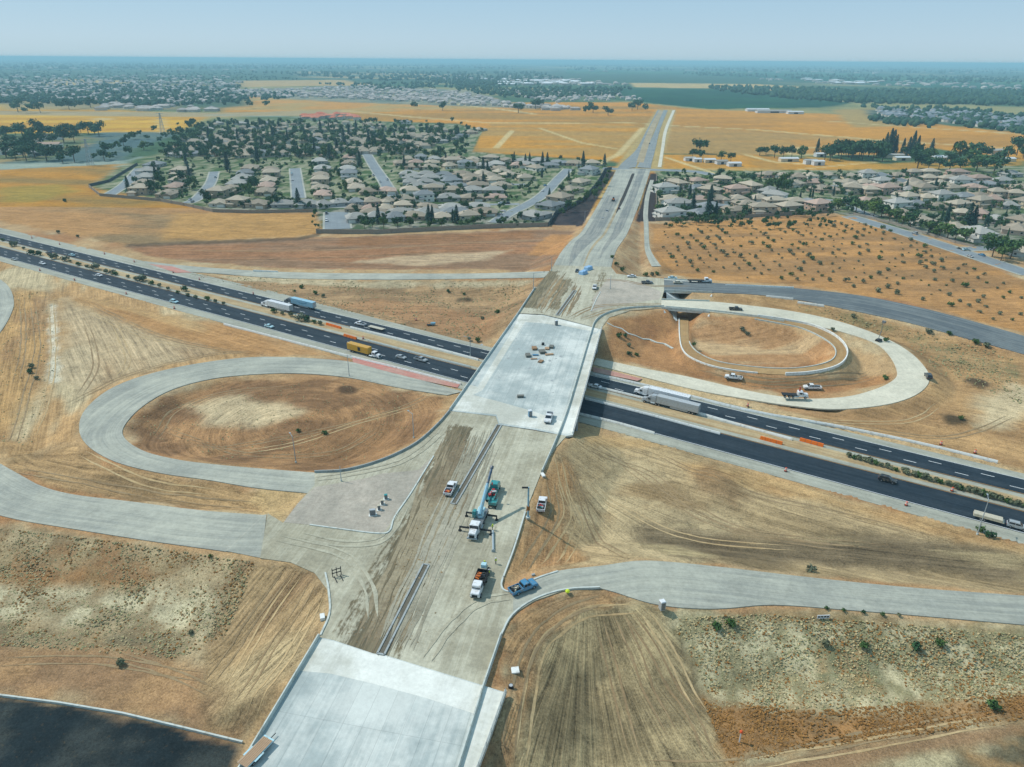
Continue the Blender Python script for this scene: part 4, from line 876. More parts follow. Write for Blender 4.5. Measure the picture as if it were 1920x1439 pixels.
# two short bridges over the trail
for nm, lab, up, lo in (('trail_bridge', 'short concrete ramp bridge over the trail beside the inner loop', [(1240,563),(1330,566)], [(1330,586),(1240,578)]),
                        ('trail_bridge', 'farther short bridge over the trail with white paved side slopes', [(1245,524),(1335,530)], [(1335,549),(1245,546)])):
    c = at((up[0][0] + up[1][0]) / 2, (up[0][1] + lo[0][1]) / 2, 8)
    tb = thing(nm, lab, 'bridge', (c[0], c[1], 0))
    P = WZ(up + lo); uvobj('deck', slab(P, 7.0, 8.09), M['slab'], tb)
    under(tb, strip(WZ(lo), .85, .45, top=.25).build('parapet', M['conc'])); under(tb, strip(WZ(up), .85, .45, top=.25).build('parapet', M['conc']))
    lo2 = WZ(lo)[::-1]; d = lo2[1] - lo2[0]
    for s_ in (0, 1):
        a = lo2[0] + d * (.03 if s_ == 0 else .97); e = lo2[0] + d * (.33 if s_ == 0 else .70); up2 = WZ(up)
        a2 = up2[0] + (up2[1] - up2[0]) * (.03 if s_ == 0 else .97); e2 = up2[0] + (up2[1] - up2[0]) * (.33 if s_ == 0 else .70)
        mb = MB(); o_ = np.array([0, -3.2, 0])
        top0 = (*(a + o_)[:2], 7.6); low0 = (*(e + o_)[:2], 3.2); top1 = (*a2[:2], 7.6); low1 = (*e2[:2], 3.2)
        mb.quad(top0, low0, low1, top1); mb.add([top0, low0, (*(a + o_ * 1.6)[:2], 3.2)], [(0, 1, 2)]); under(tb, mb.build('slope_paving', M['wconc']))
# barrier runs ------------------------------------------------------
def run(name, label, cat, P, h, th, material, top=None, group=None, **k):
    P = np.asarray(P, float); c = P.mean(0); o = strip(P - c, h, th, top=top, **k).build(name, material); o.location = c; return tag(o, label, cat, group)
def fr(px): return crom(W(px, .08), 3)
run('concrete_barrier', 'long white concrete barrier along the near freeway shoulder left of the overpass', 'barrier', fr([(420,609),(540,640),(665,672),(780,700),(865,722)]), .85, .6, M['wconc'], .2)
run('concrete_barrier', 'short white concrete barrier on the near freeway shoulder right of the overpass', 'barrier', fr([(1087,778),(1150,793),(1227,814)]), .85, .6, M['wconc'], .2)
run('concrete_barrier', 'white concrete barrier along the median left of the overpass, beyond the yellow truck', 'barrier', fr([(657,615),(780,645),(897,676)]), .85, .6, M['wconc'], .2)
run('concrete_barrier', 'white concrete barrier in the median from the overpass to the orange water barrier', 'barrier', fr([(1102,723),(1240,757),(1360,791),(1485,826)]), .85, .6, M['wconc'], .2)
run('concrete_barrier', 'grey white concrete barrier on the far edge of the near carriageway right of the overpass', 'barrier', fr([(1097,749),(1220,780),(1350,815)]), .85, .6, M['wconc'], .2)
run('concrete_barrier', 'very long white concrete barrier along the far shoulder right of the overpass', 'barrier', fr([(1112,703),(1250,733),(1400,771),(1560,799),(1720,832),(1870,868)]), .85, .6, M['wconc'], .2)
run('concrete_barrier', 'grey concrete barrier in the median left of the overpass, in front of two silver cars', 'barrier', fr([(690,640),(790,667),(882,690)]), .8, .5, M['conc'], .2)
run('concrete_barrier', 'white concrete barrier on the field side of the dark northeast slip road', 'barrier', WZ([(1360,537),(1420,538),(1488,541)], 7.3), .9, .6, M['wconc'], .3)
run('concrete_barrier', 'white concrete barrier on the loop side of the dark northeast slip road', 'barrier', WZ([(1436,557),(1487,562)], 7.0), .9, .6, M['wconc'], .3)
run('concrete_barrier', 'low white barrier in two pieces at the grass edge below the dark slip road', 'barrier', WZ([(1495,568),(1545,575)], 6.2), .9, .6, M['wconc'], .3)
run('concrete_barrier', 'low white barrier on the far side of the northwest slip road', 'barrier', WZ([(475,509),(521,511)], .6), .9, .6, M['wconc'], .3)
ring = RIBW['trail_pit'][0][44:]
run('curved_wall', 'curved white concrete wall around the outside of the sunken trail ring', 'wall', ring + np.array([0, 0, .05]), 1.0, .45, M['wconc'])
run('kerb', 'thin pale kerb along the inside of the sunken trail ring', 'kerb', RIBW['trail_pit'][1][16:] + np.array([0, 0, .05]), .35, .35, M['conc'])
run('kerb', 'pale kerb on the left of the sunken trail below the short ramp bridge', 'kerb', RIBW['trail_pit'][0][:40] + np.array([0, 0, .05]), .4, .4, M['wconc'])
run('parapet', 'long curved concrete parapet on the inner edge of the east loop ramp', 'barrier', np.array([at(*q) for q in dens([(1245,577,8),(1330,585,8),(1400,593,8),(1465,602,7.9)], False, 3)]) if False else crom(WZ([(1248,577),(1330,584),(1400,592),(1470,603)], 7.95), 4), .9, .4, M['conc'], .25)
run('retaining_kerb', 'thin curved concrete kerb between the west loop field and the graded road', 'kerb', crom(WZ([(590,887),(650,883),(720,863),(780,833),(820,798),(843,772)]), 4), .8, .3, M['greyc'])
run('flume', 'winding pale concrete drainage flume down the slope right of the overpass', 'drain', np.array([on(*q) for q in [(1138,606),(1152,613),(1166,617),(1178,626),(1192,630),(1205,636),(1218,637),(1232,643),(1246,645),(1262,654)]]), .2, .9, M['conc'])
M['mulch2'] = mat('median_soil', S(104,98,84), .95, .4, .8)
def kerbs(px, lab):
    a, b_ = WZ(px[0:1])[0], WZ(px[1:2])[0]; d = (b_ - a) / np.linalg.norm(b_ - a); q = np.array([-d[1], d[0], 0])
    mb = MB()
    for s_ in (-1, 1): strip([a + q * s_ * .75, b_ + q * s_ * .75], .32, .4, mb)
    strip([a - q * .75, a + q * .75], .32, .4, mb); strip([b_ - q * .75, b_ + q * .75], .32, .4, mb)
    o = mb.build('median_kerb', M['greyc']); tag(o, lab, 'kerb'); sheet('median_fill', [a - q * .55, b_ - q * .55, b_ + q * .55, a + q * .55], M['mulch2'], .14, skirt=.01)
kerbs([(936,798),(850,946)], 'long double median kerb between the overpass and the white pickup with orange load')
kerbs([(799,1060),(714,1228)], 'double median kerb running down to the foreground bridge')
kerbs([(1078,546),(1045,592)], 'double median kerb on the graded road beyond the overpass')
def kline(px, lab, z=8.0, h=.28, w=.4): run('kerb', lab, 'kerb', crom(WZ(px, z), 4), h, w, M['conc'])
kline([(813,856),(770,926),(740,970),(730,997),(706,1001),(640,993),(581,985)], 'pale kerb around the right and near sides of the purple paved island')
kline([(943,1083),(940,1098),(946,1108),(962,1108),(1002,1087),(1046,1072)], 'curved kerb at the dirt corner above the blue pickup')
kline([(985,960),(965,1025),(944,1082)], 'straight kerb between graded road and bare dirt, right of the crane truck')
kline([(939,1192),(960,1154),(1002,1124),(1060,1106),(1125,1102)], 'long curved kerb below the blue pickup, ending near the yellow marker')
kline([(610,1075),(616,1105),(618,1150),(601,1192)], 'curved kerb at the left corner in front of the foreground bridge')
kline([(1126,548),(1118,562),(1108,584)], 'short kerb left of the distant purple paved island')
run('ditch_kerb', 'thin pale concrete edge along the dark ground at the lower left', 'kerb', np.array([at(*q, .3) for q in [(-120,1300),(0,1304),(110,1318),(230,1338),(340,1364),(455,1392)]]), .25, .35, M['conc'])
# sound walls of the estates
M['block'] = mat('block_wall', S(150,140,126), .9, .15, .7, dirt=S(110,100,90))
M['dblock'] = mat('dark_block_wall', S(84,90,92), .9, .15, .7)
def wall(px, lab, material='block', h=2.6, z=0.05):
    P = np.array(W(px, z)); c = P.mean(0); c[2] = 0; mb = strip(P - c, h, .3, base=-.3)
    for a, b_ in zip(P[:-1], P[1:]):
        k = max(1, int(np.linalg.norm(b_ - a) / 12))
        for i in range(k): q = a + (b_ - a) * i / k - c; mb.box((q[0], q[1], h / 2 + .1), (.7, .7, h + .3))
    o = mb.build('sound_wall', M[material]); o.location = c; return tag(o, lab, 'wall')
wall([(168,352),(188,368),(300,378),(345,386),(400,398),(470,400),(590,398)], 'long grey block wall along the field in front of the left houses')
wall([(594,438),(700,439),(800,434),(900,429),(1028,425)], 'straight block wall between the tilled field and the front gardens of the left estate', h=3.2)
wall([(1028,425),(1042,402),(1092,378),(1120,346),(1134,321),(1147,318)], 'curving dark block wall beside the mulch left of the north road', 'dblock', 3.2)
wall([(1229,414),(1300,413),(1400,408),(1480,404),(1562,399)], 'grey block wall behind the orchard field in front of the right houses')
wall([(168,350),(204,342),(230,326),(258,309)], 'diagonal dark wall at the far left corner of the left estate', 'dblock')
wall([(1600,402),(1690,425),(1790,456),(1826,464)], 'pale low wall beside the street at the edge of the right estate', 'block', 1.6)
wall([(1231,330),(1231,412)], 'thin white fence between the side path and the first right houses', 'block', 1.8)
# estate streets and crossing road
STREETS = []
def street(px, w, z=.05, name='street'):
    STREETS.append((np.array(W(px, 0))[:, :2], w))
    P = crom(np.array(W(px, z)), 4); n = len(P); d = np.gradient(P[:, :2], axis=0); d /= np.linalg.norm(d, axis=1)[:, None]; q = np.c_[-d[:, 1], d[:, 0], np.zeros(n)]
    ribbon(name, P + q * w / 2, P - q * w / 2, M['street'], .06, nc=2, skirt=.2)
    for s_ in (-1, 1): ribbon('pavement', P + q * s_ * (w / 2 + 1.6), P + q * s_ * w / 2, M['ramp'], .13, nc=1, skirt=.2)
for px, w in [([(686,286),(700,310),(720,340),(740,376)],11), ([(553,316),(556,340),(560,372)],11), ([(402,322),(394,345),(370,372),(352,381)],9), ([(631,398),(633,430)],19),
              ([(1066,317),(1046,337),(1018,366),(985,386),(952,402),(928,418)],10), ([(204,366),(236,345),(262,316)],10), ([(600,389),(740,387),(920,384),(975,383)],6), ([(760,349),(900,348),(985,346)],6),
              ([(1240,383),(1400,384),(1500,378),(1560,376),(1640,408)],6), ([(1592,406),(1696,437),(1796,470),(1935,516)],13), ([(1800,468),(1850,466),(1930,462)],9), ([(1690,376),(1920,374)],6), ([(1560,349),(1900,344)],6)]:
    street(px, w)
street([(1130,316),(1180,318),(1230,319),(1300,322),(1335,328)], 14, .09, 'crossing_road')
# ------------------------------------------------------------------ vehicles
TYRE = mat('tyre_rubber', (.015, .015, .016), .9, .2, 3); RIM = mat('wheel_rim', (.35, .36, .37), .4, .1, 3, metal=.6)
GLASS = glassmat('window_glass'); DARK = mat('dark_chassis', (.02, .022, .024), .7, .25, 2); LAMP = mat('lamp_glass', (.7, .7, .66), .2, .05, 3); TAIL = mat('tail_lamp', (.3, .02, .015), .3, .1, 3)
STEEL = mat('galvanised_steel', S(170,182,186), .5, .15, 2, metal=.3)
PAINTS = {}
def paint(nm, c): PAINTS[nm] = mat(nm + '_paint', c, .35, .06, 1.0, spec=.5, coat=.4, dirt=S(150, 135, 110)); return PAINTS[nm]
for nm, c in (('white', S(226,228,228)), ('silver', S(160,166,168)), ('black', (.012,.013,.015)), ('blue', S(60,130,168)), ('pale_blue', S(150,196,214)), ('grey', S(104,110,114)), ('dark', S(40,46,52)), ('red', S(176,36,30)),
              ('teal', S(40,140,140)), ('yellow', S(214,160,20)), ('orange', S(214,112,26)), ('cream', S(196,186,160)), ('maroon', S(110,40,38)), ('cyan_white', S(176,214,222)), ('boom', S(128,176,194)), ('light_grey', S(176,180,180))): paint(nm, c)
def wheel(par, x, y, r=.34, w=.24):
    mb = MB(); mb.cyl((0, -w / 2, 0), (0, w / 2, 0), r, n=14); mb.cyl((0, -w / 2 - .012, 0), (0, w / 2 + .012, 0), r * .58, n=10, mi=1)
    o = mb.build('wheel', [TYRE, RIM], par); o.location = (x, y, r); return o
def lamps(par, xf, xr, y, z, w=.3):
    for s_ in (-1, 1):
        mb = MB().box((xf, s_ * y, z), (.08, w, .16)); mb.build('headlight', LAMP, par)
        mb = MB().box((xr, s_ * y, z + .08), (.08, w * .7, .2)); mb.build('tail_light', TAIL, par)
def glasshouse(par, P, y, zt, top, body):
    """P: bottom rear, top rear, top front, bottom front; body-coloured cab with glass set proud of it"""
    (x0, z0), (x1, z1), (x2, z2), (x3, z3) = P; yt = y * top
    body.prism([(x0, z0), (x1, z1), (x2, z2), (x3, z3)][::-1], -y, y, top=top, zt=zt)
    e = .012
    def q(a, b_, c, d, nm): MB().quad(a, b_, c, d).build(nm, GLASS, par)
    f = lambda xa, za, xb, zb, t: (xa + (xb - xa) * t, za + (zb - za) * t)
    a, b_ = f(x3, z3, x2, z2, .08), f(x3, z3, x2, z2, .9); ya, yb = y + (yt - y) * .08, y + (yt - y) * .9
    q((a[0] + e, -ya * .93, a[1] + e), (a[0] + e, ya * .93, a[1] + e), (b_[0] + e, yb * .92, b_[1] + e), (b_[0] + e, -yb * .92, b_[1] + e), 'windshield')
    a, b_ = f(x0, z0, x1, z1, .12), f(x0, z0, x1, z1, .88); ya, yb = y + (yt - y) * .12, y + (yt - y) * .88
    q((a[0] - e, ya * .9, a[1] + e), (a[0] - e, -ya * .9, a[1] + e), (b_[0] - e, -yb * .88, b_[1] + e), (b_[0] - e, yb * .88, b_[1] + e), 'rear_window')
    for s_ in (-1, 1):
        def pt(x, z):
            t = (z - z0) / max(z1 - z0, .01); return (x, s_ * (y + (yt - y) * t + e), z)
        L = f(x0, z0, x1, z1, .2), f(x0, z0, x1, z1, .85); Rr = f(x3, z3, x2, z2, .2), f(x3, z3, x2, z2, .85)
        xm = (L[0][0] + Rr[0][0]) / 2
        mb = MB()
        for (xa, xb, xc, xd) in ((L[0][0] + .12, xm - .05, xm - .05, L[1][0] + .1), (xm + .05, Rr[0][0] - .15, Rr[1][0] - .08, xm + .05)):
            V = [pt(xa, L[0][1]), pt(xb, L[0][1]), pt(xc, L[1][1]), pt(xd, L[1][1])]
            mb.add(V if s_ < 0 else V[::-1], [(0, 1, 2, 3)])
        mb.build('side_window', GLASS, par)
def car(col, kind, name, label, cat, group=None):
    r = thing(name, label, cat, group=group); p = PAINTS[col]; b = MB()
    if kind == 'sedan':
        b.prism([(-2.35,.34),(-2.32,.78),(-2.2,.93),(-1.5,.98),(1.0,.95),(2.05,.80),(2.32,.62),(2.35,.32)][::-1], -.91, .91, top=.94, zt=.75)
        glasshouse(r, [(-1.75,.94),(-1.0,1.42),(.25,1.44),(1.2,.93)], .82, 1.2, .8, b); wl, yy, L = 1.42, .83, 2.35; rad = .33
    elif kind == 'suv':
        b.prism([(-2.35,.42),(-2.38,.95),(-2.3,1.08),(1.0,1.08),(2.05,.98),(2.36,.8),(2.4,.4)][::-1], -.96, .96, top=.95, zt=.9)
        glasshouse(r, [(-2.2,1.06),(-1.95,1.70),(.35,1.74),(1.2,1.06)], .88, 1.4, .84, b); wl, yy, L = 1.45, .87, 2.4; rad = .37
        b.box((-.8, .6, 1.78), (1.9, .06, .06)); b.box((-.8, -.6, 1.78), (1.9, .06, .06))
    else:   # pickup
        b.prism([(-.55,.48),(-.6,1.12),(1.35,1.12),(2.6,1.06),(2.92,.86),(2.95,.46)][::-1], -1.0, 1.0, top=.95, zt=.95)
        glasshouse(r, [(-.5,1.1),(-.3,1.82),(.85,1.86),(1.6,1.1)], .93, 1.4, .84, b); wl, yy, L = 1.8, .88, 2.95; rad = .4
        b.box((-1.76, 0, .68), (2.4, 1.96, .3)); b.box((-1.76, .94, .98), (2.4, .1, .42)); b.box((-1.76, -.94, .98), (2.4, .1, .42)); b.box((-2.92, 0, .92), (.1, 1.96, .52))
        MB().box((-1.7, 0, .84), (2.1, 1.7, .03)).build('bed_liner', DARK, r)
    b.build('body', p, r)
    MB().box((0, 0, .36), (L * 1.86, 1.5, .22)).build('chassis', DARK, r)
    lamps(r, L - .02, -L + (.0 if kind != 'pickup' else -.02), .66, .68)
    for sx in (-1, 1):
        for sy in (-1, 1): wheel(r, sx * wl + (.1 if kind == 'pickup' else 0), sy * yy, rad)
    MB().box((L - .01, 0, .5), (.06, 1.5, .16)).build('bumper', DARK, r)
    return r
def tractor(r, col, x0, sleeper=True):
    """conventional truck tractor, nose at x0"""
    p = PAINTS[col]; b = MB()
    b.box((x0 - 1.1, 0, 1.35), (2.0, 1.9, 1.1), tx=.96, ty=.84, bev=.12)
    b.box((x0 - 3.0, 0, 1.75), (1.9, 2.3, 2.0), ty=.92, bev=.1)
    if sleeper:
        b.box((x0 - 4.7, 0, 2.05), (1.7, 2.4, 2.6), ty=.92, bev=.1)
        b.prism([(x0 - 2.3, 2.72), (x0 - 3.6, 3.55), (x0 - 5.5, 3.85), (x0 - 5.5, 2.72)], -1.1, 1.1, top=.82, zt=3.0)
    b.build('cab', p, r)
    MB().box((x0 - 2.03, 0, 2.22), (.06, 1.95, .78), ry=-.12).build('windshield', GLASS, r)
    for s_ in (-1, 1):
        MB().box((x0 - 2.9, s_ * 1.155, 2.15), (1.0, .03, .66)).build('side_window', GLASS, r)
        MB().cyl((x0 - 3.6, s_ * 1.05, .75), (x0 - 5.2, s_ * 1.05, .75), .32, n=10).build('fuel_tank', STEEL, r)
        mb = MB().box((x0 - .06, s_ * .78, 1.05), (.1, .3, .22)); mb.build('headlight', LAMP, r)
        wheel(r, x0 - 1.1, s_ * 1.0, .5, .32)
        for xx in (-5.6, -6.9): wheel(r, x0 + xx, s_ * .96, .5, .5)
        mb = MB().box((x0 - 2.0, s_ * 1.35, 2.1), (.12, .18, .5)); mb.build('mirror', DARK, r)
    MB().box((x0 - .03, 0, 1.15), (.08, 1.1, .7)).build('grille', DARK, r)
    MB().box((x0 - .1, 0, .62), (.3, 2.3, .34)).build('bumper', STEEL, r)
    MB().box((x0 - 5.2, 0, .85), (5.0, .9, .3)).build('chassis', DARK, r)
def semi(name, label, cab, trailer, L=16.1, sleeper=True, kind='box', mark=None):
    r = thing(name, label, 'truck'); tot = L + 5.6; x0 = tot / 2; tractor(r, cab, x0, sleeper)
    xf = x0 - 5.75; b = MB()
    b.box((xf - L / 2, 0, 2.6), (L, 2.58, 2.85), bev=.04)
    if kind == 'container':
        for k in range(int(L / .6)):
            for s_ in (-1, 1): b.box((xf - .4 - k * .6, s_ * 1.305, 2.6), (.3, .05, 2.6))
        for k in range(int(L / .6)): b.box((xf - .4 - k * .6, 0, 4.03), (.3, 2.3, .04))
    tr = b.build('trailer_body', PAINTS[trailer], r)
    mb = MB().box((xf - L + .02 - .03, 0, 2.6), (.05, 2.4, 2.6)); mb.build('rear_door', PAINTS['light_grey' if trailer != 'yellow' else 'yellow'], r)
    MB().box((xf - L / 2, 0, 1.05), (L * .96, 1.0, .3)).build('trailer_chassis', DARK, r)
    for s_ in (-1, 1):
        for xx in (2.0, 3.25): wheel(r, xf - L + xx, s_ * .98, .5, .5)
        MB().box((xf - 3.4, s_ * .8, .6), (.18, .18, 1.0)).build('landing_leg', DARK, r)
        if kind == 'box': MB().box((xf - L * .55, s_ * 1.2, .78), (L * .42, .05, .55)).build('side_skirt', PAINTS['light_grey'], r)
    if mark == 'smile':
        n = 18
        for s_ in (-1, 1):
            mb = MB()
            for i in range(n):
                def cp(t, k): a = -1 + 2 * t; return (xf - L / 2 + a * 3.4 * -s_, s_ * 1.3, 2.2 + .75 * a * a + k * (.34 - .2 * abs(a)))
                t0, t1 = i / n, (i + 1) / n; mb.quad(cp(t0, 0), cp(t1, 0), cp(t1, 1), cp(t0, 1))
            mb.add([(xf - L / 2 - s_ * 3.9, s_ * 1.3, 3.5), (xf - L / 2 - s_ * 2.9, s_ * 1.3, 3.35), (xf - L / 2 - s_ * 3.6, s_ * 1.3, 2.5)], [(0, 1, 2)]); mb.build('curved_arrow_mark', PAINTS['blue'], r)
    if mark == 'square':
        for s_ in (-1, 1): MB().box((xf - L * .42, s_ * 1.335, 2.6), (1.5, .03, 1.7)).build('dark_emblem', DARK, r)
    return r
def flat_trailer(name, label, L=8, col='cream', load=None, w=2.3):
    r = thing(name, label, 'trailer'); b = MB().box((0, 0, .95), (L, w, .14)); 
    b.build('trailer_bed', PAINTS[col], r); MB().box((0, 0, .75), (L * .97, w * .6, .22)).build('trailer_frame', DARK, r)
    MB().cyl((L / 2, 0, .62), (L / 2 + 1.4, 0, .55), .08, n=6).build('tow_bar', DARK, r)
    for s_ in (-1, 1):
        for xx in (-L * .12, -L * .12 - .95): wheel(r, xx, s_ * (w / 2 - .16), .36, .24)
    return r
def mrz(dx=.2, dy=.98): return math.atan2(dy, dx)
RE, RW_, RN, RS_ = -FA, math.pi - FA, mrz(), mrz() + math.pi        # right, left on the freeway; away and towards on the main road
KITS = {}
CARS = [  # px, py, z, heading, colour, kind, name, label
 (27,488,.1,RE,'silver','sedan','car','silver car farthest left on the near carriageway'), (80,496,.1,RE,'white','sedan','car','white car second from the left on the near carriageway'),
 (186,518,.1,RE,'white','sedan','car','white car alone on the near carriageway beside a pale round shrub'), (327,568,.1,RE,'cyan_white','suv','car','pale blue car on the near carriageway before the white barrier begins'),
 (505,614,.1,RE,'cyan_white','sedan','car','pale car on the near carriageway left of the yellow container truck'), (752,672,.1,RE,'silver','sedan','car','silver car just ahead of the yellow container truck'),
 (789,677,.1,RE,'silver','pickup','pickup_truck','silver pickup about to pass under the overpass'), (1663,903,.1,RE,'black','suv','car','black car on the near carriageway right of the overpass'),
 (1906,990,.1,RE,'silver','suv','car','silver car towing a trailer at the right edge'), (92,476,.1,RW_,'dark','sedan','car','dark car on the far carriageway at the far left'),
 (135,480,.1,RW_,'cyan_white','sedan','car','white car on the far carriageway at the far left'), (676,610,.1,RW_,'white','pickup','pickup_truck','white pickup towing a flat trailer on the far carriageway'),
 (1116,727,.1,RW_,'white','sedan','car','white car coming out from under the overpass on the far carriageway'), (1228,755,.1,RW_,'white','suv','car','white car beside the grey semi trailer'),
 (845,920,8.1,RN,'white','pickup','pickup_truck','white pickup with an orange load on the muddy strip'), (1029,787,8.15,RS_,'white','pickup','pickup_truck','white pickup parked at the near end of the overpass'),
 (981,1106,8.1,math.radians(32),'blue','pickup','pickup_truck','blue pickup with tools in its bed turning at the dirt corner'), (1016,950,7.3,RN + .05,'white','pickup','utility_truck','white utility truck standing on bare dirt right of the signal pole'),
 (1115,541,8.1,RS_,'white','pickup','pickup_truck','white pickup on the graded junction beyond the overpass'), (1082,510,7.9,RS_,'dark','sedan','car','dark car beside the blue wrapped stacks'),
 (1184,520,8.1,math.pi,'white','sedan','car','white car beside the green shrubs at the far junction'), (1213,532,8.1,.05,'grey','pickup','pickup_truck','grey pickup left of the farther trail bridge'),
 (1261,523,8.15,.0,'cyan_white','sedan','car','white car on the farther trail bridge'), (1271,532,8.15,.0,'cream','sedan','car','pale car at the near edge of the farther trail bridge'),
 (1379,582,7.95,-.12,'black','pickup','pickup_truck','black pickup on the pale loop ramp'), (1740,708,4.1,1.3,'dark','suv','car','dark car on the outer bend of the pale loop ramp'),
 (1375,711,1.0,math.pi - .35,'white','pickup','utility_truck','white utility pickup below the sunken trail ring'), (1522,730,2.2,math.pi - .1,'white','pickup','pickup_truck','white pickup on dirt inside the pale loop ramp'),
 (1138,398,.6,RS_,'silver','pickup','pickup_truck','silver pickup beside the planted median of the north road'), (1130,412,.9,RS_,'light_grey','sedan','car','pale car at the near end of the planted median'),
 (1160,393,.5,RN,'maroon','pickup','pickup_truck','dark red truck right of the planted median'), (1218,270,.1,RN,'dark','sedan','car','dark car far away on the north road'),
 (938,403,.15,2.4,'silver','sedan','car','silver car parked on the diagonal estate street'), (943,397,.15,2.4,'white','sedan','car','white car parked at the bend of the diagonal estate street'), (700,330,.15,2.0,'white','pickup','pickup_truck','white van parked in the long straight estate street'),
 (1022,349,.15,1.0,'blue','sedan','car','blue car parked at the top of the diagonal estate street')]
for (x, y, z, h_, col, kind, nm, lab) in CARS:
    key = (col, kind, nm)
    if key not in KITS: KITS[key] = Kit(car(col, kind, nm, lab, 'car' if nm == 'car' else 'pickup truck'))
    p = at(x, y, z); zz = z
    if z == 7.3 or nm == 'utility_truck' or y in (730,): p = on(x, y); zz = p[2] + .05
    KITS[key].put((p[0], p[1], zz), h_, 1.17 if y > 700 and (zz > 7 or kind == 'pickup' and x < 1700) else 1.06, lab)
n_ = 0
for si, (P_, w_) in enumerate(STREETS[:12]):
    for j in range(3):
        i_ = random.randrange(len(P_) - 1); t_ = random.random(); a_, b_ = P_[i_], P_[i_ + 1]; d_ = (b_ - a_) / np.linalg.norm(b_ - a_); sd_ = random.choice((-1, 1)); q_ = a_ + (b_ - a_) * t_ + np.array([-d_[1], d_[0]]) * sd_ * (w_ / 2 - 1.3)
        key = random.choice([k_ for k_ in KITS if k_[2] == 'car' or k_[0] in ('white', 'silver')]); p_ = KITS[key].put((q_[0], q_[1], .14), math.atan2(d_[1], d_[0]) + (math.pi if sd_ > 0 else 0), 1.05, '%s car parked by the kerb, %s along the estate streets' % (key[0].replace('_', ' '), ordw(n_))); p_['group'] = 'cars parked in the estate streets'; p_.name = 'parked_car'; n_ += 1
def front(px, py, L, dirv, z=.1):
    p = at(px, py, z); return (p[0] - dirv[0] * L / 2, p[1] - dirv[1] * L / 2, z)
s1 = semi('semi_truck', 'white semi truck, nearer of the two on the far carriageway at left', 'white', 'white'); s1.location = front(492, 573, 21.7, -FS); s1.rotation_euler.z = RW_
s2 = semi('semi_truck', 'pale blue semi trailer with a curved blue arrow mark on its side', 'grey', 'pale_blue', mark='smile'); q = at(590, 581, .1); q = q[:2] - FS * 10.8; s2.location = (q[0], q[1], .1); s2.rotation_euler.z = RW_
s3 = semi('container_truck', 'white truck hauling a yellow container with a dark emblem', 'white', 'yellow', 12.2, False, 'container', 'square'); s3.location = front(713, 673, 17.8, FS); s3.rotation_euler.z = RE
s4 = semi('semi_truck', 'white semi truck behind the grey trailer right of the overpass', 'white', 'white'); s4.location = front(1190, 737, 21.7, -FS); s4.rotation_euler.z = RW_
s5 = semi('semi_truck', 'semi truck with a long grey trailer right of the overpass', 'silver', 'light_grey'); s5.location = front(1205, 752, 21.7, -FS); s5.rotation_euler.z = RW_
t1 = flat_trailer('flat_trailer', 'long pale flat trailer towed by a white pickup on the far carriageway', 9.0); p = at(706, 618, .1); t1.location = p; t1.rotation_euler.z = RW_
t2 = flat_trailer('flat_trailer', 'cream trailer towed by the silver car at the right edge', 7.5); p = at(1852, 976, .1); t2.location = p; t2.rotation_euler.z = RE
MB().box((-.2, 0, 1.35), (7.0, 2.2, .7), bev=.08).build('trailer_box', PAINTS['cream'], t2)
t3 = flat_trailer('flat_trailer', 'wood planked trailer with pale blue frame on the foreground bridge', 6.2, 'cyan_white'); t3.location = at(482, 1416, 8.08); t3.rotation_euler.z = math.radians(62)
WOOD = mat('timber', S(176,146,116), .85, .25, 1.5); WOOD2 = mat('formwork_board', S(150,120,90), .9, .3, 1.2); GREYB = mat('weathered_board', S(112,112,104), .9, .3, 1.2)
mb = MB()
for k in range(6): mb.box((-.2, -.9 + k * .36, 1.08), (5.9, .3, .07))
mb.build('planking', WOOD, t3)
for s_ in (-1, 1): MB().box((-.6, s_ * 1.3, .95), (2.0, .34, .1)).build('mudguard', PAINTS['cyan_white'], t3)
# crane truck with its boom raised over the road
ct = thing('crane_truck', 'white cabbed crane truck with raised blue boom and outriggers spread', 'crane', at(896, 988, 8.1), RS_)
tractor(ct, 'white', 5.4, False)
MB().box((-1.2, 0, 1.3), (8.4, 2.4, .35), bev=.05).build('truck_bed', PAINTS['grey'], ct)
tb = MB(); tb.cyl((-2.2, 0, 1.45), (-2.2, 0, 2.0), .9, n=14); tb.box((-2.9, 0, 2.3), (2.6, 1.6, .8), bev=.1); tb.build('turret', PAINTS['cyan_white'], ct)
MB().box((-1.6, -1.15, 2.5), (1.5, .8, 1.5), tx=.8, bev=.08).build('operator_cab', PAINTS['teal'], ct)
a = np.array([-1.2, .1, 2.5]); u = np.array([-math.cos(.62), .06, math.sin(.62)]); u /= np.linalg.norm(u)
bm_ = MB(); bm_.cyl(a, a + u * 7.5, .46, .42, n=8); bm_.build('boom', PAINTS['boom'], ct)
bm_ = MB(); bm_.cyl(a + u * 7.0, a + u * 11.6, .36, .3, n=8); bm_.cyl(a + u * 11.4, a + u * 12.0, .45, .4, n=8); bm_.build('boom_extension', paint('navy', S(36,74,100)), ct)
e = a + u * 11.8; MB().cyl(e, (e[0], e[1], 5.0), .03, n=4).build('hoist_cable', DARK, ct); MB().box((e[0], e[1], 4.8), (.3, .3, .6), bev=.08).build('hook_block', PAINTS['red'], ct)
MB().cyl(a - np.array([0, .0, .3]), a + u * 4.2 - np.array([0, 0, .5]), .14, n=6).build('lift_cylinder', STEEL, ct)
for xx in (-3.4, 2.2):
    for s_ in (-1, 1):
        mb = MB(); mb.box((xx, s_ * 2.35, 1.05), (.34, 2.6, .3)); mb.box((xx, s_ * 3.55, .6), (.26, .26, 1.0)); mb.cyl((xx, s_ * 3.55, .02), (xx, s_ * 3.55, .14), .4, n=10); mb.build('outrigger', DARK, ct)
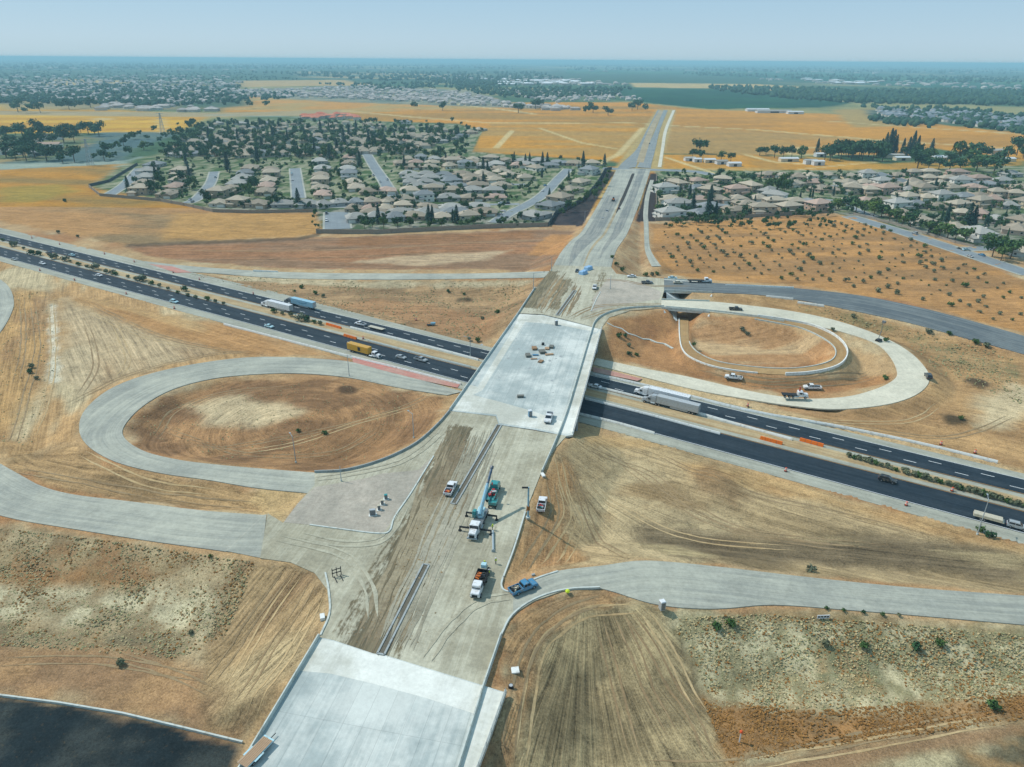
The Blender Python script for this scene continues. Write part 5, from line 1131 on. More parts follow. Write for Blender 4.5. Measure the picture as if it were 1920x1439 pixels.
for s_ in (-1, 1):
    for xx in (-3.9, -5.0): wheel(ct, xx, s_ * .98, .5, .45)
# teal work truck loaded with gear, and its small trailer
wt = thing('work_truck', 'teal work truck loaded with red and dark gear beside the crane boom', 'truck', at(926, 925, 8.1), RN)
wb = MB(); wb.box((2.3, 0, 1.25), (1.7, 2.0, .9), ty=.9, bev=.1); wb.box((.9, 0, 1.75), (1.8, 2.15, 1.7), ty=.88, bev=.1); wb.build('cab', PAINTS['teal'], wt)
MB().box((1.78, 0, 2.2), (.05, 1.7, .6), ry=-.15).build('windshield', GLASS, wt)
wb = MB(); wb.box((-2.3, 0, 1.05), (4.6, 2.3, .2)); wb.box((-2.3, 1.1, 1.4), (4.6, .1, .6)); wb.box((-2.3, -1.1, 1.4), (4.6, .1, .6)); wb.build('truck_bed', PAINTS['teal'], wt)
MB().box((-.9, 0, .75), (6.8, 1.0, .3)).build('chassis', DARK, wt)
for s_ in (-1, 1):
    for xx in (2.2, -2.6, -3.6): wheel(wt, xx, s_ * .95, .45, .36)
rg = random.Random(3)
gear = MB()
for k in range(16): gear.box((rg.uniform(-3.6, -.9) + 1.0, rg.uniform(-.8, .8), .15 + rg.uniform(0, .35)), (rg.uniform(.3, 1.1), rg.uniform(.3, .7), rg.uniform(.3, .7)), rg.choice([0, 1, 2, 2]), rg.uniform(0, 3))
g = gear.build('gear_load', [PAINTS['red'], PAINTS['light_grey'], DARK]); g.parent = None
g.location = Vector(wt.location) + Vector((math.cos(RN) * -1.27, math.sin(RN) * -1.27, 1.33)); g.rotation_euler.z = RN; tag(g, 'heap of red and dark gear on the bed of the teal work truck', 'load')
st_ = flat_trailer('small_trailer', 'small open teal trailer standing behind the teal work truck', 2.6, 'teal', w=1.9); st_.location = at(925, 948, 8.1); st_.rotation_euler.z = RN
mb = MB()
for s_ in (-1, 1): mb.box((0, s_ * .92, 1.3), (2.6, .06, .55))
mb.box((-1.27, 0, 1.3), (.06, 1.8, .55)); mb.build('side_board', PAINTS['teal'], st_)
# dump truck facing the camera, with a skid loader behind it
dt = thing('dump_truck', 'white and blue truck with orange barricades in its bed, near the workers', 'truck', at(898, 1104, 8.1), RS_)
wb = MB(); wb.box((2.6, 0, 1.15), (1.6, 1.95, .85), ty=.9, bev=.1); wb.box((1.2, 0, 1.65), (1.8, 2.05, 1.6), ty=.88, bev=.1); wb.build('cab', PAINTS['white'], dt)
MB().box((2.06, 0, 2.05), (.05, 1.7, .62), ry=-.15).build('windshield', GLASS, dt); MB().box((3.42, 0, 1.0), (.06, 1.1, .5)).build('grille', DARK, dt)
wb = MB(); wb.box((-1.8, 0, 1.0), (4.0, 2.3, .14)); wb.box((-1.8, 1.1, 1.45), (4.0, .1, .9)); wb.box((-1.8, -1.1, 1.45), (4.0, .1, .9)); wb.box((.2, 0, 1.6), (.1, 2.2, 1.2)); wb.box((-3.8, 0, 1.4), (.1, 2.2, .8)); wb.build('truck_bed', DARK, dt)
MB().box((-.6, 0, .72), (6.6, 1.0, .3)).build('chassis', DARK, dt)
for s_ in (-1, 1):
    MB().box((1.3, s_ * 1.0, 2.0), (.9, .04, .5)).build('side_window', GLASS, dt); MB().box((3.42, s_ * .72, .95), (.08, .3, .2)).build('headlight', LAMP, dt)
    for xx in (2.4, -2.2): wheel(dt, xx, s_ * .95, .45, .36)
lb = MB()
for k in range(9): lb.box((-1.6 + (k % 5) * .55, -.55 + (k % 2) * 1.0, .25 + .12 * k % .5), (.18, .9, .5), k % 2, rg.uniform(-.4, .4))
lo_ = lb.build('barricade_stack', [PAINTS['orange'], PAINTS['black']]); lo_.location = Vector(dt.location) + Vector((math.cos(RS_) * -1.5, math.sin(RS_) * -1.5, 1.24)); lo_.rotation_euler.z = RS_; tag(lo_, 'orange and black barricades stacked in the bed of the dump truck', 'load')
sk = thing('skid_loader', 'small brown tracked loader behind the dump truck with a worker beside it', 'loader', at(907, 1074, 8.1), RS_)
MB().box((0, 0, .9), (2.2, 1.3, .9), tx=.8, bev=.1).build('body', PAINTS['cream'], sk); MB().box((-.2, 0, 1.7), (1.2, 1.1, .9), tx=.85, bev=.06).build('cab', PAINTS['cyan_white'], sk)
MB().box((1.5, 0, .5), (.6, 1.6, .6), tx=.6).build('bucket', DARK, sk)
for s_ in (-1, 1): MB().box((0, s_ * .8, .45), (2.3, .35, .75), bev=.2).build('track', TYRE, sk); MB().cyl((-.9, s_ * .68, 1.5), (1.4, s_ * .68, .8), .09, n=6).build('lift_arm', PAINTS['cream'], sk)
for o_ in (ct, wt, dt, sk, st_, g, lo_): o_.scale = (1.15, 1.15, 1.15)
# knuckle-boom truck and boom lift inside the east loop
p = at(1490, 747, 1.4)
kt = thing('flatbed_truck', 'white flatbed truck with an upright red crane on the pale loop ramp', 'truck', (p[0], p[1], 1.75), -.12); tractor(kt, 'white', 4.6, False)
MB().box((-1.9, 0, 1.2), (6.2, 2.4, .16)).build('truck_bed', DARK, kt); mb = MB(); mb.cyl((1.35, 0, 1.2), (1.35, 0, 4.4), .28, n=8); mb.cyl((1.35, 0, 4.3), (1.1, 0, 1.9), .18, n=8); mb.box((1.35, 0, 1.7), (.7, 1.2, .8)); mb.build('crane_arm', PAINTS['red'], kt)
for s_ in (-1, 1): wheel(kt, -3.9, s_ * .96, .5, .45)
p = at(1647, 641, 5.4)
bl = thing('boom_lift', 'slim boom lift raised at the inner edge of the pale loop ramp', 'lift', (p[0], p[1], 5.55), .6)
MB().box((0, 0, .75), (2.4, 1.9, .7), bev=.1).build('base', DARK, bl); mb = MB(); mb.cyl((-.6, 0, 1.0), (.3, 0, 5.0), .16, n=6); mb.cyl((.3, 0, 5.0), (.5, 0, 8.6), .13, n=6); mb.build('boom', PAINTS['grey'], bl); MB().box((.9, 0, 8.9), (1.0, 1.4, .9), tx=1.05).build('basket', PAINTS['grey'], bl)
for sx in (-1, 1):
    for sy in (-1, 1): wheel(bl, sx * .85, sy * .85, .4, .3)
p = at(1318, 530, 8.1)
ft = thing('flatbed_truck', 'white cabbed flatbed truck driving right off the farther trail bridge', 'truck', (p[0], p[1], 8.15), -.03); tractor(ft, 'white', 4.6, False)
MB().box((-3.6, 0, 1.2), (9.6, 2.4, .2)).build('truck_bed', DARK, ft)
for s_ in (-1, 1): wheel(ft, -6.8, s_ * .96, .5, .45)
p = at(1150, 377, .5)
ol = thing('wheel_loader', 'orange loader working left of the planted median on the north road', 'loader', (p[0], p[1], .5), RS_)
MB().box((-1, 0, 1.5), (3.2, 2.2, 1.2), bev=.15).build('body', PAINTS['orange'], ol); MB().box((-.4, 0, 2.7), (1.5, 1.6, 1.3), tx=.9, bev=.08).build('cab', GLASS, ol); MB().box((3.4, 0, .8), (1.1, 2.8, 1.1), tx=.6).build('bucket', DARK, ol); MB().cyl((.5, 0, 1.7), (3.1, 0, 1.0), .22, n=6).build('lift_arm', PAINTS['orange'], ol)
for sx in (-1.6, 1.3):
    for sy in (-1, 1): wheel(ol, sx, sy * 1.0, .75, .55)
# loads in pickup beds and the utility racks
def load(px, py, z, rz, back, lab, cols, n, seed, big=.5):
    r2 = random.Random(seed); mb = MB()
    for k in range(n): mb.box((r2.uniform(-.75, .75), r2.uniform(-.6, .6), r2.uniform(.1, .4)), (r2.uniform(.25, big * 1.6), r2.uniform(.2, big), r2.uniform(.2, .5)), k % len(cols), r2.uniform(0, 3))
    o = mb.build('load', cols); o.location = (px + math.cos(rz) * back, py + math.sin(rz) * back, z); o.rotation_euler.z = rz; return tag(o, lab, 'load')
p = at(845, 920, 8.1); load(p[0], p[1], 9.1, RN, -2.05, 'orange load in the bed of the white pickup on the muddy strip', [PAINTS['orange'], PAINTS['red']], 7, 1)
p = at(981, 1106, 8.1); load(p[0], p[1], 9.1, math.radians(32), -2.05, 'jumble of pale and dark tools in the bed of the blue pickup', [DARK, PAINTS['cream'], GREYB], 12, 2)
p = on(1016, 950); load(p[0], p[1], p[2] + 1.05, RN + .05, -2.0, 'red and grey equipment on the back of the utility truck on bare dirt', [PAINTS['light_grey'], PAINTS['teal'], DARK, PAINTS['red']], 14, 4, .7)
p = on(1375, 711); load(p[0], p[1], p[2] + 1.05, math.pi - .35, -2.0, 'ladder rack and boxes on the utility pickup below the trail ring', [PAINTS['light_grey'], PAINTS['cream']], 10, 5, .7)
# ------------------------------------------------------------------ houses of the two estates
ROOFS = {'tan': S(172,160,140), 'brown': S(152,140,122), 'grey': S(162,160,152), 'pink': S(174,150,134), 'slate': S(132,136,136)}
def roofmat(nm, c):
    m, n, l, b = _nodes(nm + '_roof_tile'); tc = n.new('ShaderNodeTexCoord').outputs['Object']
    w = n.new('ShaderNodeTexWave'); w.wave_type = 'BANDS'; w.bands_direction = 'Z'; w.inputs['Scale'].default_value = 2.2; w.inputs['Distortion'].default_value = .6; l.new(tc, w.inputs['Vector'])
    oi = n.new('ShaderNodeObjectInfo').outputs['Random']
    f = mathn(n, l, 'ADD', mathn(n, l, 'MULTIPLY', w.outputs['Fac'], .18), mathn(n, l, 'MULTIPLY', noisen(n, l, tc, .8, 4), .5))
    f = mathn(n, l, 'ADD', f, mathn(n, l, 'MULTIPLY', oi, .3)); f = mathn(n, l, 'ADD', f, .52)
    l.new(mulcol(n, l, c, f), b.inputs['Base Color']); b.inputs['Roughness'].default_value = .9; b.inputs['Specular IOR Level'].default_value = .15; return m
RM = {k: roofmat(k, v) for k, v in ROOFS.items()}
WALLC = {k: mat(k + '_stucco', c, .9, .12, .6, per_obj=.25) for k, c in (('beige', S(206,190,160)), ('tan', S(180,160,134)), ('white', S(222,218,206)), ('pink', S(204,172,150)), ('grey', S(170,168,162)))}
GARAGE = mat('garage_door_paint', S(226,222,210), .6, .08, 2); TRIM = mat('white_trim', S(228,226,218), .7, .08, 2)
def hip(mb, cx, cy, w, d, z, pitch, ov=.55, ridge_x=True, gable=False):
    w2, d2 = w / 2 + ov, d / 2 + ov
    if ridge_x:
        hh = d2 * pitch; r = w2 - (0 if gable else d2 * .95); r = max(r, .3)
        R = [(cx - r, cy, z + hh), (cx + r, cy, z + hh)]
        F = [(0, 1, 5, 4), (2, 3, 4, 5), (1, 2, 5), (3, 0, 4)]
    else:
        hh = w2 * pitch; r = d2 - (0 if gable else w2 * .95); r = max(r, .3)
        R = [(cx, cy - r, z + hh), (cx, cy + r, z + hh)]
        F = [(1, 2, 5, 4), (3, 0, 4, 5), (0, 1, 4), (2, 3, 5)]
    V = [(cx - w2, cy - d2, z), (cx + w2, cy - d2, z), (cx + w2, cy + d2, z), (cx - w2, cy + d2, z)] + R
    V2 = [(v[0], v[1], v[2] - .22) for v in V[:4]]
    mb.add(V + V2, F + [(0, 6, 7, 1), (1, 7, 8, 2), (2, 8, 9, 3), (3, 9, 6, 0), (9, 8, 7, 6)])
def house(seed, roof, wallc, storeys, w=14.0, d=13.0):
    r2 = random.Random(seed); r = thing('house', 'house', 'house'); hh = 3.0 * storeys + .2
    wb = MB(); wb.box((0, 0, hh / 2 - .2), (w, d, hh + .4)); gx = (w / 2 - 3.4) * (1 if seed % 2 else -1)
    wb.box((gx, -d / 2 - 1.4, 1.3), (6.4, 3.0, 3.0))
    if storeys == 2: wb.box((-gx * .9, d / 2 + 1.3, 1.4), (6.0, 2.8, 2.9))
    wb.build('wall', WALLC[wallc], r)
    rb = MB(); hip(rb, 0, 0, w, d, hh, .42 + .08 * r2.random(), ridge_x=(seed % 3 != 0)); rf = rb.build('roof', RM[roof], r)
    fb = MB(); hip(fb, gx, -d / 2 + .6, 6.4, 7.2, 2.85 if storeys == 2 else hh - .02, .48, ridge_x=False, gable=(seed % 4 == 1)); fb.build('porch_roof', RM[roof], r)
    if storeys == 2: fb = MB(); hip(fb, -gx * .9, d / 2 + 1.0, 6.0, 3.4, 2.9, .3); fb.build('porch_roof', RM[roof], r)
    if seed % 5 == 0: MB().box((w * .2, d * .1, hh + 2.4), (.7, .9, 1.8)).build('chimney', WALLC[wallc], rf)
    if seed % 6 == 2:
        mb = MB(); mb.box((0, d * .27, hh + 1.75), (5.0, 2.6, .08)); o = mb.build('solar_panel', GLASS, rf)
        o.rotation_euler.x = -.36; o.location = (0, 0.9, -.1)
    MB().box((gx, -d / 2 - 2.93, 1.15), (4.9, .08, 2.2)).build('garage_door', GARAGE, r)
    def win(x, y, z, sx, sy, ww=1.5, wh=1.2):
        f = MB().box((x, y, z), (ww + .22 if sx else .06, .06 if sx else ww + .22, wh + .22)).build('window', TRIM, r)
        k = .03; dx = 0 if sx else math.copysign(k, x); dy = math.copysign(k, y) if sx else 0
        MB().box((x + dx, y + dy, z), (ww if sx else .06, .06 if sx else ww, wh)).build('pane', GLASS, f)
    for fl in range(storeys):
        z = 1.6 + 3.0 * fl
        for x in ((-w * .32, w * .05, w * .34) if fl else (-gx * .9,)): win(x, -d / 2 - .02, z, 1, 0)
        for x in (-w * .3, w * .3) if not (storeys == 2 and fl == 0) else (gx * .8,): win(x, d / 2 + .02, z, 1, 0, 1.8)
        for y in (-d * .2, d * .25):
            win(-w / 2 - .02, y, z, 0, 1); win(w / 2 + .02, y, z, 0, 1)
    if storeys == 1 or seed % 2: win(-gx * .2, -d / 2 - .02, 1.5, 1, 0, 1.1, 2.0)
    return r
HK = []
for i, (rf, wc, stn) in enumerate([('tan','beige',1),('brown','tan',1),('grey','grey',1),('pink','beige',1),('tan','tan',2),('grey','white',2),('brown','beige',2),('pink','pink',2),('slate','grey',1),('tan','white',1),('slate','white',2),('brown','pink',1)]):
    HK.append((rf, stn, Kit(house(i, rf, wc, stn, 13.2 + (i % 3) * .9, 12.4 + (i % 2) * 1.2))))
LEFT_K = [0, 1, 2, 8, 9, 0, 2, 1, 11, 4, 10, 2, 3]; RIGHT_K = [3, 4, 0, 6, 1, 11, 7, 5, 0, 4, 9, 2, 8]
HPOS = []
def row(px, desc, ks, group, turn=0.0, z=0.0):
    P = np.array(W(px, 0.0)); n = len(P)
    for i in range(n):
        a, b_ = P[max(i - 1, 0)], P[min(i + 1, n - 1)]; d = b_ - a; ang = math.atan2(d[1], d[0]) if n > 1 else 0.15
        if ang > math.pi / 2: ang -= math.pi
        if ang < -math.pi / 2: ang += math.pi
        rf, stn, kit = HK[ks[(i * 5 + len(desc)) % len(ks)]]; rz = ang + turn + random.uniform(-.05, .05) + (math.pi if (i + len(desc)) % 2 and turn == 0 else 0)
        lab = '%s roofed %s house, %s %s' % (rf, 'two-storey' if stn == 2 else 'low', ordw(i), desc)
        sp = np.linalg.norm((b_ - a)[:2]) / (2 if 0 < i < n - 1 else 1) if n > 1 else 16; s_ = min(1.5, max(.92, sp * .98 / 15.2)); o = kit.put((P[i][0], P[i][1], 0.03), rz, (s_, random.uniform(.95, 1.1), random.uniform(.95, 1.1)) if abs(turn) < .5 else (1.2, s_, 1.05), lab); o['group'] = group
        HPOS.append((P[i][0], P[i][1], rz, '%s house %s' % (ordw(i), desc)))
GL, GR = 'houses of the estate left of the north road', 'houses of the estate right of the north road'
L = lambda px, d, t=0.0: row(px, d, LEFT_K, GL, t); R_ = lambda px, d, t=0.0: row(px, d, RIGHT_K, GR, t)
L([(668,414),(706,412),(742,412),(776,410),(829,412),(877,409)], 'from left, left estate front row')
L([(664,396),(694,396),(724,396),(758,396),(800,395),(846,394),(894,393)], 'from left, left estate second row')
L([(606,388),(637,385),(668,384),(697,383),(728,382),(760,379),(795,377),(840,376),(885,375),(930,375)], 'from left, left estate third row')
L([(690,364),(725,362),(770,362),(812,362),(850,361),(886,361),(925,361)], 'from left, left estate fourth row')
L([(770,346),(797,346),(845,343),(887,342),(927,341),(985,338)], 'from left, left estate fifth row')
L([(766,331),(800,331),(832,331),(866,331),(905,330),(940,326)], 'from left, left estate sixth row')
L([(775,317),(806,317),(843,315),(872,314),(905,315),(937,321),(970,314),(1003,319)], 'from left, left estate seventh row')
L([(766,302),(789,302),(814,302),(838,302),(862,302),(886,303),(920,304),(948,305),(979,306),(1010,306),(1045,309),(1077,310),(1110,310)], 'from left, left estate back row')
L([(1000,409),(1030,390),(1050,374),(1068,361),(1085,346),(1104,327)], 'up the dark curving wall, left estate', 1.2)
L([(412,368),(434,359),(446,348),(455,338),(462,328),(470,319)], 'up the column left of middle street', 1.5)
L([(497,364),(500,353),(505,343),(510,333),(507,323)], 'up the middle street, left estate', 1.5)
L([(606,369),(601,358),(602,346),(602,333),(605,320),(600,306)], 'up the column between straight streets', 1.5)
L([(668,356),(663,346),(655,334),(652,321),(655,310),(655,299)], 'up the left of long street', 1.5)
L([(412,386),(448,386),(486,388),(534,388),(576,388)], 'from left along the field wall')
L([(318,368),(330,354),(336,341),(340,328)], 'up the column beside first street', 1.3)
L([(266,363),(270,348),(274,336),(278,324),(292,312)], 'up the far left street', 1.3)
L([(800,274),(822,268),(842,262),(862,257),(882,251),(898,246)], 'along the orange field edge', .9)
for j, (y, xs) in enumerate([(294,(320,345,372,400,430,460,495,530,575,620)),(282,(330,362,395,428,462,500,540,585,640,690,735)),(268,(352,384,420,455,495,540,590,640,700,750)),(256,(374,410,450,492,540,590,645,700,760,815)),(244,(392,430,472,520,570,625,690,750,810)),(235,(410,455,505,560,620,690,760))]):
    L([(x + random.uniform(-5, 5), y + random.uniform(-2, 2)) for x in xs], 'from left, %s tree-shaded row, left estate' % ORD[j])
R_([(1256,409),(1312,405),(1382,399),(1428,400),(1477,398),(1534,393)], 'from left, right estate front row')
R_([(1256,378),(1311,379),(1346,379),(1382,377),(1421,377),(1451,375),(1515,386)], 'from left, right estate second row')
R_([(1247,361),(1305,358),(1331,354),(1354,345),(1406,358)], 'from left, right estate third row')
R_([(1262,345),(1307,343),(1438,332),(1468,334)], 'from left, right estate fourth row')
R_([(1490,349),(1528,347),(1496,335),(1519,335)], 'in the right estate middle cluster')
R_([(1552,333),(1594,335),(1625,335),(1649,335),(1681,333),(1711,331),(1741,331),(1794,331),(1893,331)], 'from left, right estate farthest row')
R_([(1536,358),(1588,347),(1619,347),(1653,348),(1685,345),(1709,345),(1741,343),(1776,345),(1832,343),(1878,343)], 'from left, second farthest row, right estate')
R_([(1558,361),(1596,363),(1629,365),(1661,363),(1705,361),(1731,363),(1782,357),(1824,356),(1913,357)], 'from left, third farthest row, right estate')
R_([(1586,383),(1620,381),(1647,381),(1701,373),(1737,375),(1764,375),(1804,373),(1834,373),(1866,371),(1902,373)], 'from left, right estate middle row')
R_([(1681,391),(1717,389),(1758,393),(1794,393),(1836,387),(1860,386),(1890,390),(1917,388)], 'from left, right estate fifth row')
R_([(1689,407),(1723,418),(1788,434),(1832,449)], 'from left along the wide street')
R_([(1802,411),(1832,413),(1864,417),(1908,425)], 'in the short right-hand row')
R_([(1904,436),(1912,476)], 'at the right edge street corner')
# farm buildings beyond the estates
def shed(px, py, w, d, h, c, rc, lab, nm='shed', rz=.1):
    p = at(px, py, 0); r = thing(nm, lab, 'building', p, rz); MB().box((0, 0, h / 2), (w, d, h)).build('wall', c, r)
    mb = MB(); hip(mb, 0, 0, w, d, h, .3, .3, gable=True); mb.build('roof', rc, r); MB().box((0, -d / 2 - .03, h * .4), (w * .25, .08, h * .7)).build('door', DARK, r)
WS = mat('white_sheet_metal', S(206,208,206), .5, .08, .6)
for i, (px, py, w, d, h, lab) in enumerate([(1293,302,14,8,4,'white shed leftmost under the big round tree'),(1307,304,10,8,4,'second white shed under the big round tree'),(1330,305,14,9,4,'pale shed right of the big round tree'),(1352,308,14,9,4,'shed with white walls left of the two dark trees'),(1376,312,16,9,4,'white shed beneath the two dark trees by the fields'),
        (1478,303,24,9,4,'long low shed among the farm trees'),(1519,308,16,8,5,'white barn at the end of the farm track'),(1533,310,14,8,5,'second white barn at the end of the farm track'),(1537,294,14,9,4,'white shed beside the lone cypress'),(1675,296,26,9,4,'long pale shed in the grove'),(1690,301,20,9,4,'near pale shed in the grove'),(1757,305,20,14,7,'tall cream building among the grove trees'),
        (1866,290,18,12,6,'pinkish building among the dark trees at right'),(1885,303,22,10,4,'pale house on bare ground right of the grove'),(1420,209,60,16,5,'long white shed at the far edge of the orange field'),(1450,212,90,16,5,'longest white shed at the far edge of the orange field'),(1490,214,40,14,5,'short white shed at the far edge of the orange field')]):
    shed(px, py, w, d, h, WS if 'white' in lab else WALLC['beige'], WS if i % 3 else RM['grey'], lab)

# ------------------------------------------------------------------ trees and shrubs
BARK = mat('bark', S(96,78,62), .95, .3, 2)
LEAF = {'dark': leafmat('dark_foliage', (.020,.068,.034), (.048,.104,.036)), 'mid': leafmat('green_foliage', (.040,.098,.028), (.086,.140,.036)), 'bright': leafmat('bright_foliage', (.07,.13,.025), (.11,.17,.035)),
        'blue': leafmat('conifer_foliage', (.014,.044,.036), (.026,.064,.046)), 'sage': leafmat('sage_foliage', (.10,.13,.085), (.15,.17,.11)), 'olive': leafmat('olive_shrub_foliage', (.12,.145,.08), (.18,.185,.105)), 'rust': leafmat('rust_shrub_foliage', (.12,.075,.03), (.17,.11,.045))}
def crown(mb, lobes, n, size, r2):
    for k in range(n):
        c, r = lobes[k % len(lobes)]
        v = np.array([r2.gauss(0, 1) for _ in range(3)]); v /= np.linalg.norm(v) + 1e-9; v[2] = v[2] * .9 + .08
        q = np.array(c) + v * np.array(r) * (r2.random() ** .35); nn = v + np.array([r2.uniform(-.7, .7) for _ in range(3)]); nn[2] += .35; nn /= np.linalg.norm(nn) + 1e-9
        a = np.cross(nn, [.3, .5, .8]); a /= np.linalg.norm(a) + 1e-9; b_ = np.cross(nn, a); s = size * r2.uniform(.6, 1.3)
        mb.add([q - a * s, q + b_ * s * .8, q + a * s, q - b_ * s * .8 + nn * s * .3], [(0, 1, 2, 3)])
def broad(seed, h, w, leaf, n=300, size=.62, nm='tree'):
    r2 = random.Random(seed); r = thing(nm, 'tree', 'tree'); t = MB(); t.cyl((0, 0, -.2), (.1, .1, h * .45), .28, .18, 8)
    lobes = []
    for k in range(7):
        a = k * 2.4 + r2.random(); rr = w * .28 * (k > 0); c = (math.cos(a) * rr, math.sin(a) * rr, h * (.40 + .38 * r2.random())); s = w * r2.uniform(.2, .3)
        lobes.append((c, (s, s, s * .85))); t.cyl((.08, .08, h * .38), c, .12, .04, 5)
    t.build('trunk', BARK, r); m = MB(); crown(m, lobes, n, size, r2); m.build('crown', LEAF[leaf], r); return r
def conifer(seed, h, w, leaf='blue', n=300):
    r2 = random.Random(seed); r = thing('conifer', 'tree', 'tree'); t = MB(); t.cyl((0, 0, -.2), (0, 0, h * .8), .26, .06, 7); t.build('trunk', BARK, r); m = MB()
    for k in range(n):
        f = (k / n) ** .75; z = h * (.06 + .93 * f); rad = w / 2 * (1 - f) ** .75 * r2.uniform(.45, 1.12) + .12; a = k * 2.399 + r2.uniform(-.4, .4); s = .34 + .5 * (1 - f) * r2.uniform(.6, 1.2)
        d = np.array([math.cos(a), math.sin(a), 0]); q = d * rad + np.array([0, 0, z]); tq = np.array([-d[1], d[0], 0])
        m.add([q - tq * s, q + d * s * .9 - np.array([0, 0, s * .5]), q + tq * s, q - d * s * .6 + np.array([0, 0, s * .7])], [(0, 1, 2, 3)])
    m.build('crown', LEAF[leaf], r); return r
def shrub(seed, h, w, leaf, n=110, nm='shrub', size=.3):
    r2 = random.Random(seed); m = MB(); lobes = [((r2.uniform(-.25, .25) * w, r2.uniform(-.25, .25) * w, h * r2.uniform(.4, .6)), (w * .3, w * .3, h * .45)) for _ in range(4)]
    crown(m, lobes, n, size, r2); o = m.build(nm, LEAF[leaf]); return tag(o, 'shrub', 'shrub')
BK = [Kit(broad(i, 8.5, 8.5, lf)) for i, lf in enumerate(['dark', 'mid', 'dark', 'mid', 'dark', 'bright'])]
CK = [Kit(conifer(10 + i, 14, w)) for i, w in enumerate((5.2, 4.4, 6.0))]; CYP = Kit(conifer(31, 14, 2.3, 'dark', 220)); CYP.root.name = 'cypress'
SIZE = {0: 'dark green', 1: 'mid green', 2: 'dark green', 3: 'mid green', 4: 'dark green', 5: 'yellow green'}
TG = 'garden trees of the estates'
def tall(px, py, hp, nb_, lab, kit=None, g='tall conifers of the estates'):
    p = at(px, py, 0); hgt = hp / FPX * math.hypot(p[1], H) * 1.06
    k = kit or CK[nb_ % 3]; o = k.put((p[0], p[1], 0), random.uniform(0, 6), (hgt / 14 * random.uniform(.9, 1.15),) * 2 + (hgt / 14,), lab); o['group'] = g
CON = [(804,419,33),(811,419,32),(856,419,32),(849,418,24),(710,420,33),(560,390,34),(242,364,31),(293,338,24),(355,330,20),(350,314,24),(427,322,33),(483,305,26),(492,285,24),(540,270,24),(512,259,20),(523,243,16),(488,242,18),(467,244,17),(602,253,24),(617,247,16),(645,272,28),(668,247,18),(692,277,30),(675,315,28),(722,274,20),(758,315,22),
       (906,324,26),(914,322,19),(906,344,21),(898,352,17),(836,303,16),(964,305,18),(985,309,18),(993,309,20),(1017,312,24),(1026,311,22),(1093,315,28),(1085,318,13),(1133,313,22),(1066,338,17),(1016,334,16),(1030,369,15),(860,257,16),(428,244,16),(572,262,20),(632,286,24),(655,262,26),(560,296,22),(618,300,26),(590,286,22),(740,262,16),(800,252,16),(392,262,20),(446,262,18),
       (1298,398,34),(1292,378,30),(1331,384,34),(1326,410,40),(1341,410,30),(1282,396,18),(1275,364,16),(1415,381,14),(1443,389,18),(1562,368,18),(1500,372,14),(1698,360,22),(1752,356,20),(1764,364,12),(1663,368,12),(1773,420,36),(1764,416,24),(1812,428,44),(1822,428,40),(1804,404,22),(1846,432,30),(1743,440,26),(1751,442,22),(1762,440,20),(1664,397,12),(1884,410,16)]
NEARH = lambda p: min(HPOS, key=lambda h_: (h_[0] - p[0]) ** 2 + ((h_[1] - p[1]) * .4) ** 2)
SEEN = {}
def where(p):
    h_ = NEARH(p); dx, dy = p[0] - h_[0], p[1] - h_[1]
    w_ = ('right of' if dx > 0 else 'left of') if abs(dx) > abs(dy) * .8 else ('behind' if dy > 0 else 'in front of'); return w_ + ' the ' + h_[3]
def uniq(lab):
    SEEN[lab] = SEEN.get(lab, 0) + 1; return lab
for i, (x, y, hp) in enumerate(CON):
    p = at(x, y, 0); thin = (1660 < x < 1670) or x in (1764, 1282); lab = uniq('tall dark conifer ' + where(p)); tall(x, y, hp, i, lab, CYP if thin else None)
for x, y, hp in [(1518,372,20),(1523,372,20),(1884,460,30),(1425,343,20)]: p = at(x, y, 0); tall(x, y, hp, 0, uniq('narrow cypress ' + where(p)), CYP)
TREQ = []
def tree(x, y, s, k, lab, g=TG):
    if g == TG and any(float(seg_dist(np.array([x]), np.array([y]), P_)[0][0]) < w_ / 2 + 4.5 for P_, w_ in STREETS): return
    TREQ.append((s / math.hypot(x, y), x, y, s, k, lab, g))
KP = [0, 2, 1, 4, 0, 3, 2, 1, 4, 0]
for i, (x, y, rz, ref) in enumerate(HPOS):
    dense = ref.find('tree-shaded') > 0
    spots = [(-9.5, -3), (9.5, 4)] if not dense else [(-11, -9), (11, 6), (0, -14), (3, 13)]
    if i % 3 == 0 and not dense: spots = spots[:1] + [(4, -11)]
    if i % 4 == 1 and not dense: spots = spots[1:]
    for dx, dy in spots:
        xx, yy = x + dx + random.uniform(-2, 2), y + dy + random.uniform(-3, 3); k = KP[random.randrange(10)]
        if ('right' in ref or 'wide street' in ref) and random.random() < .12: k = 5
        s = random.uniform(.55, .95) if not dense else random.uniform(.9, 1.45)
        side = ('right of' if dx > 0 else 'left of') if abs(dx) > abs(dy) * .8 else ('behind' if dy > 0 else 'in front of')
        tree(xx, yy, s, k, '%s tree %s the %s' % (SIZE[k], side, ref))
def trees(px, lab, g, s=(.7, 1.2), ks=(0, 2, 4, 1), z=0):
    for i, (x, y) in enumerate(px):
        p = at(x, y, 0); k = ks[i % len(ks)]; tree(p[0], p[1], random.uniform(*s), k, lab % (ordw(i), ), g)
trees([(284,366),(297,362),(303,349),(366,349),(356,356),(342,343),(388,384),(468,372),(478,360),(520,388),(556,356)], 'round tree, %s from the left among the far left houses', TG, (1.2, 1.7))
trees([(656,428),(684,430),(746,428),(769,428),(828,426),(878,426),(915,412),(720,432),(640,404),(944,425)], 'leafy tree, %s listed along the front block wall of the left estate', TG, (.8, 1.25), (1, 3, 0, 3))
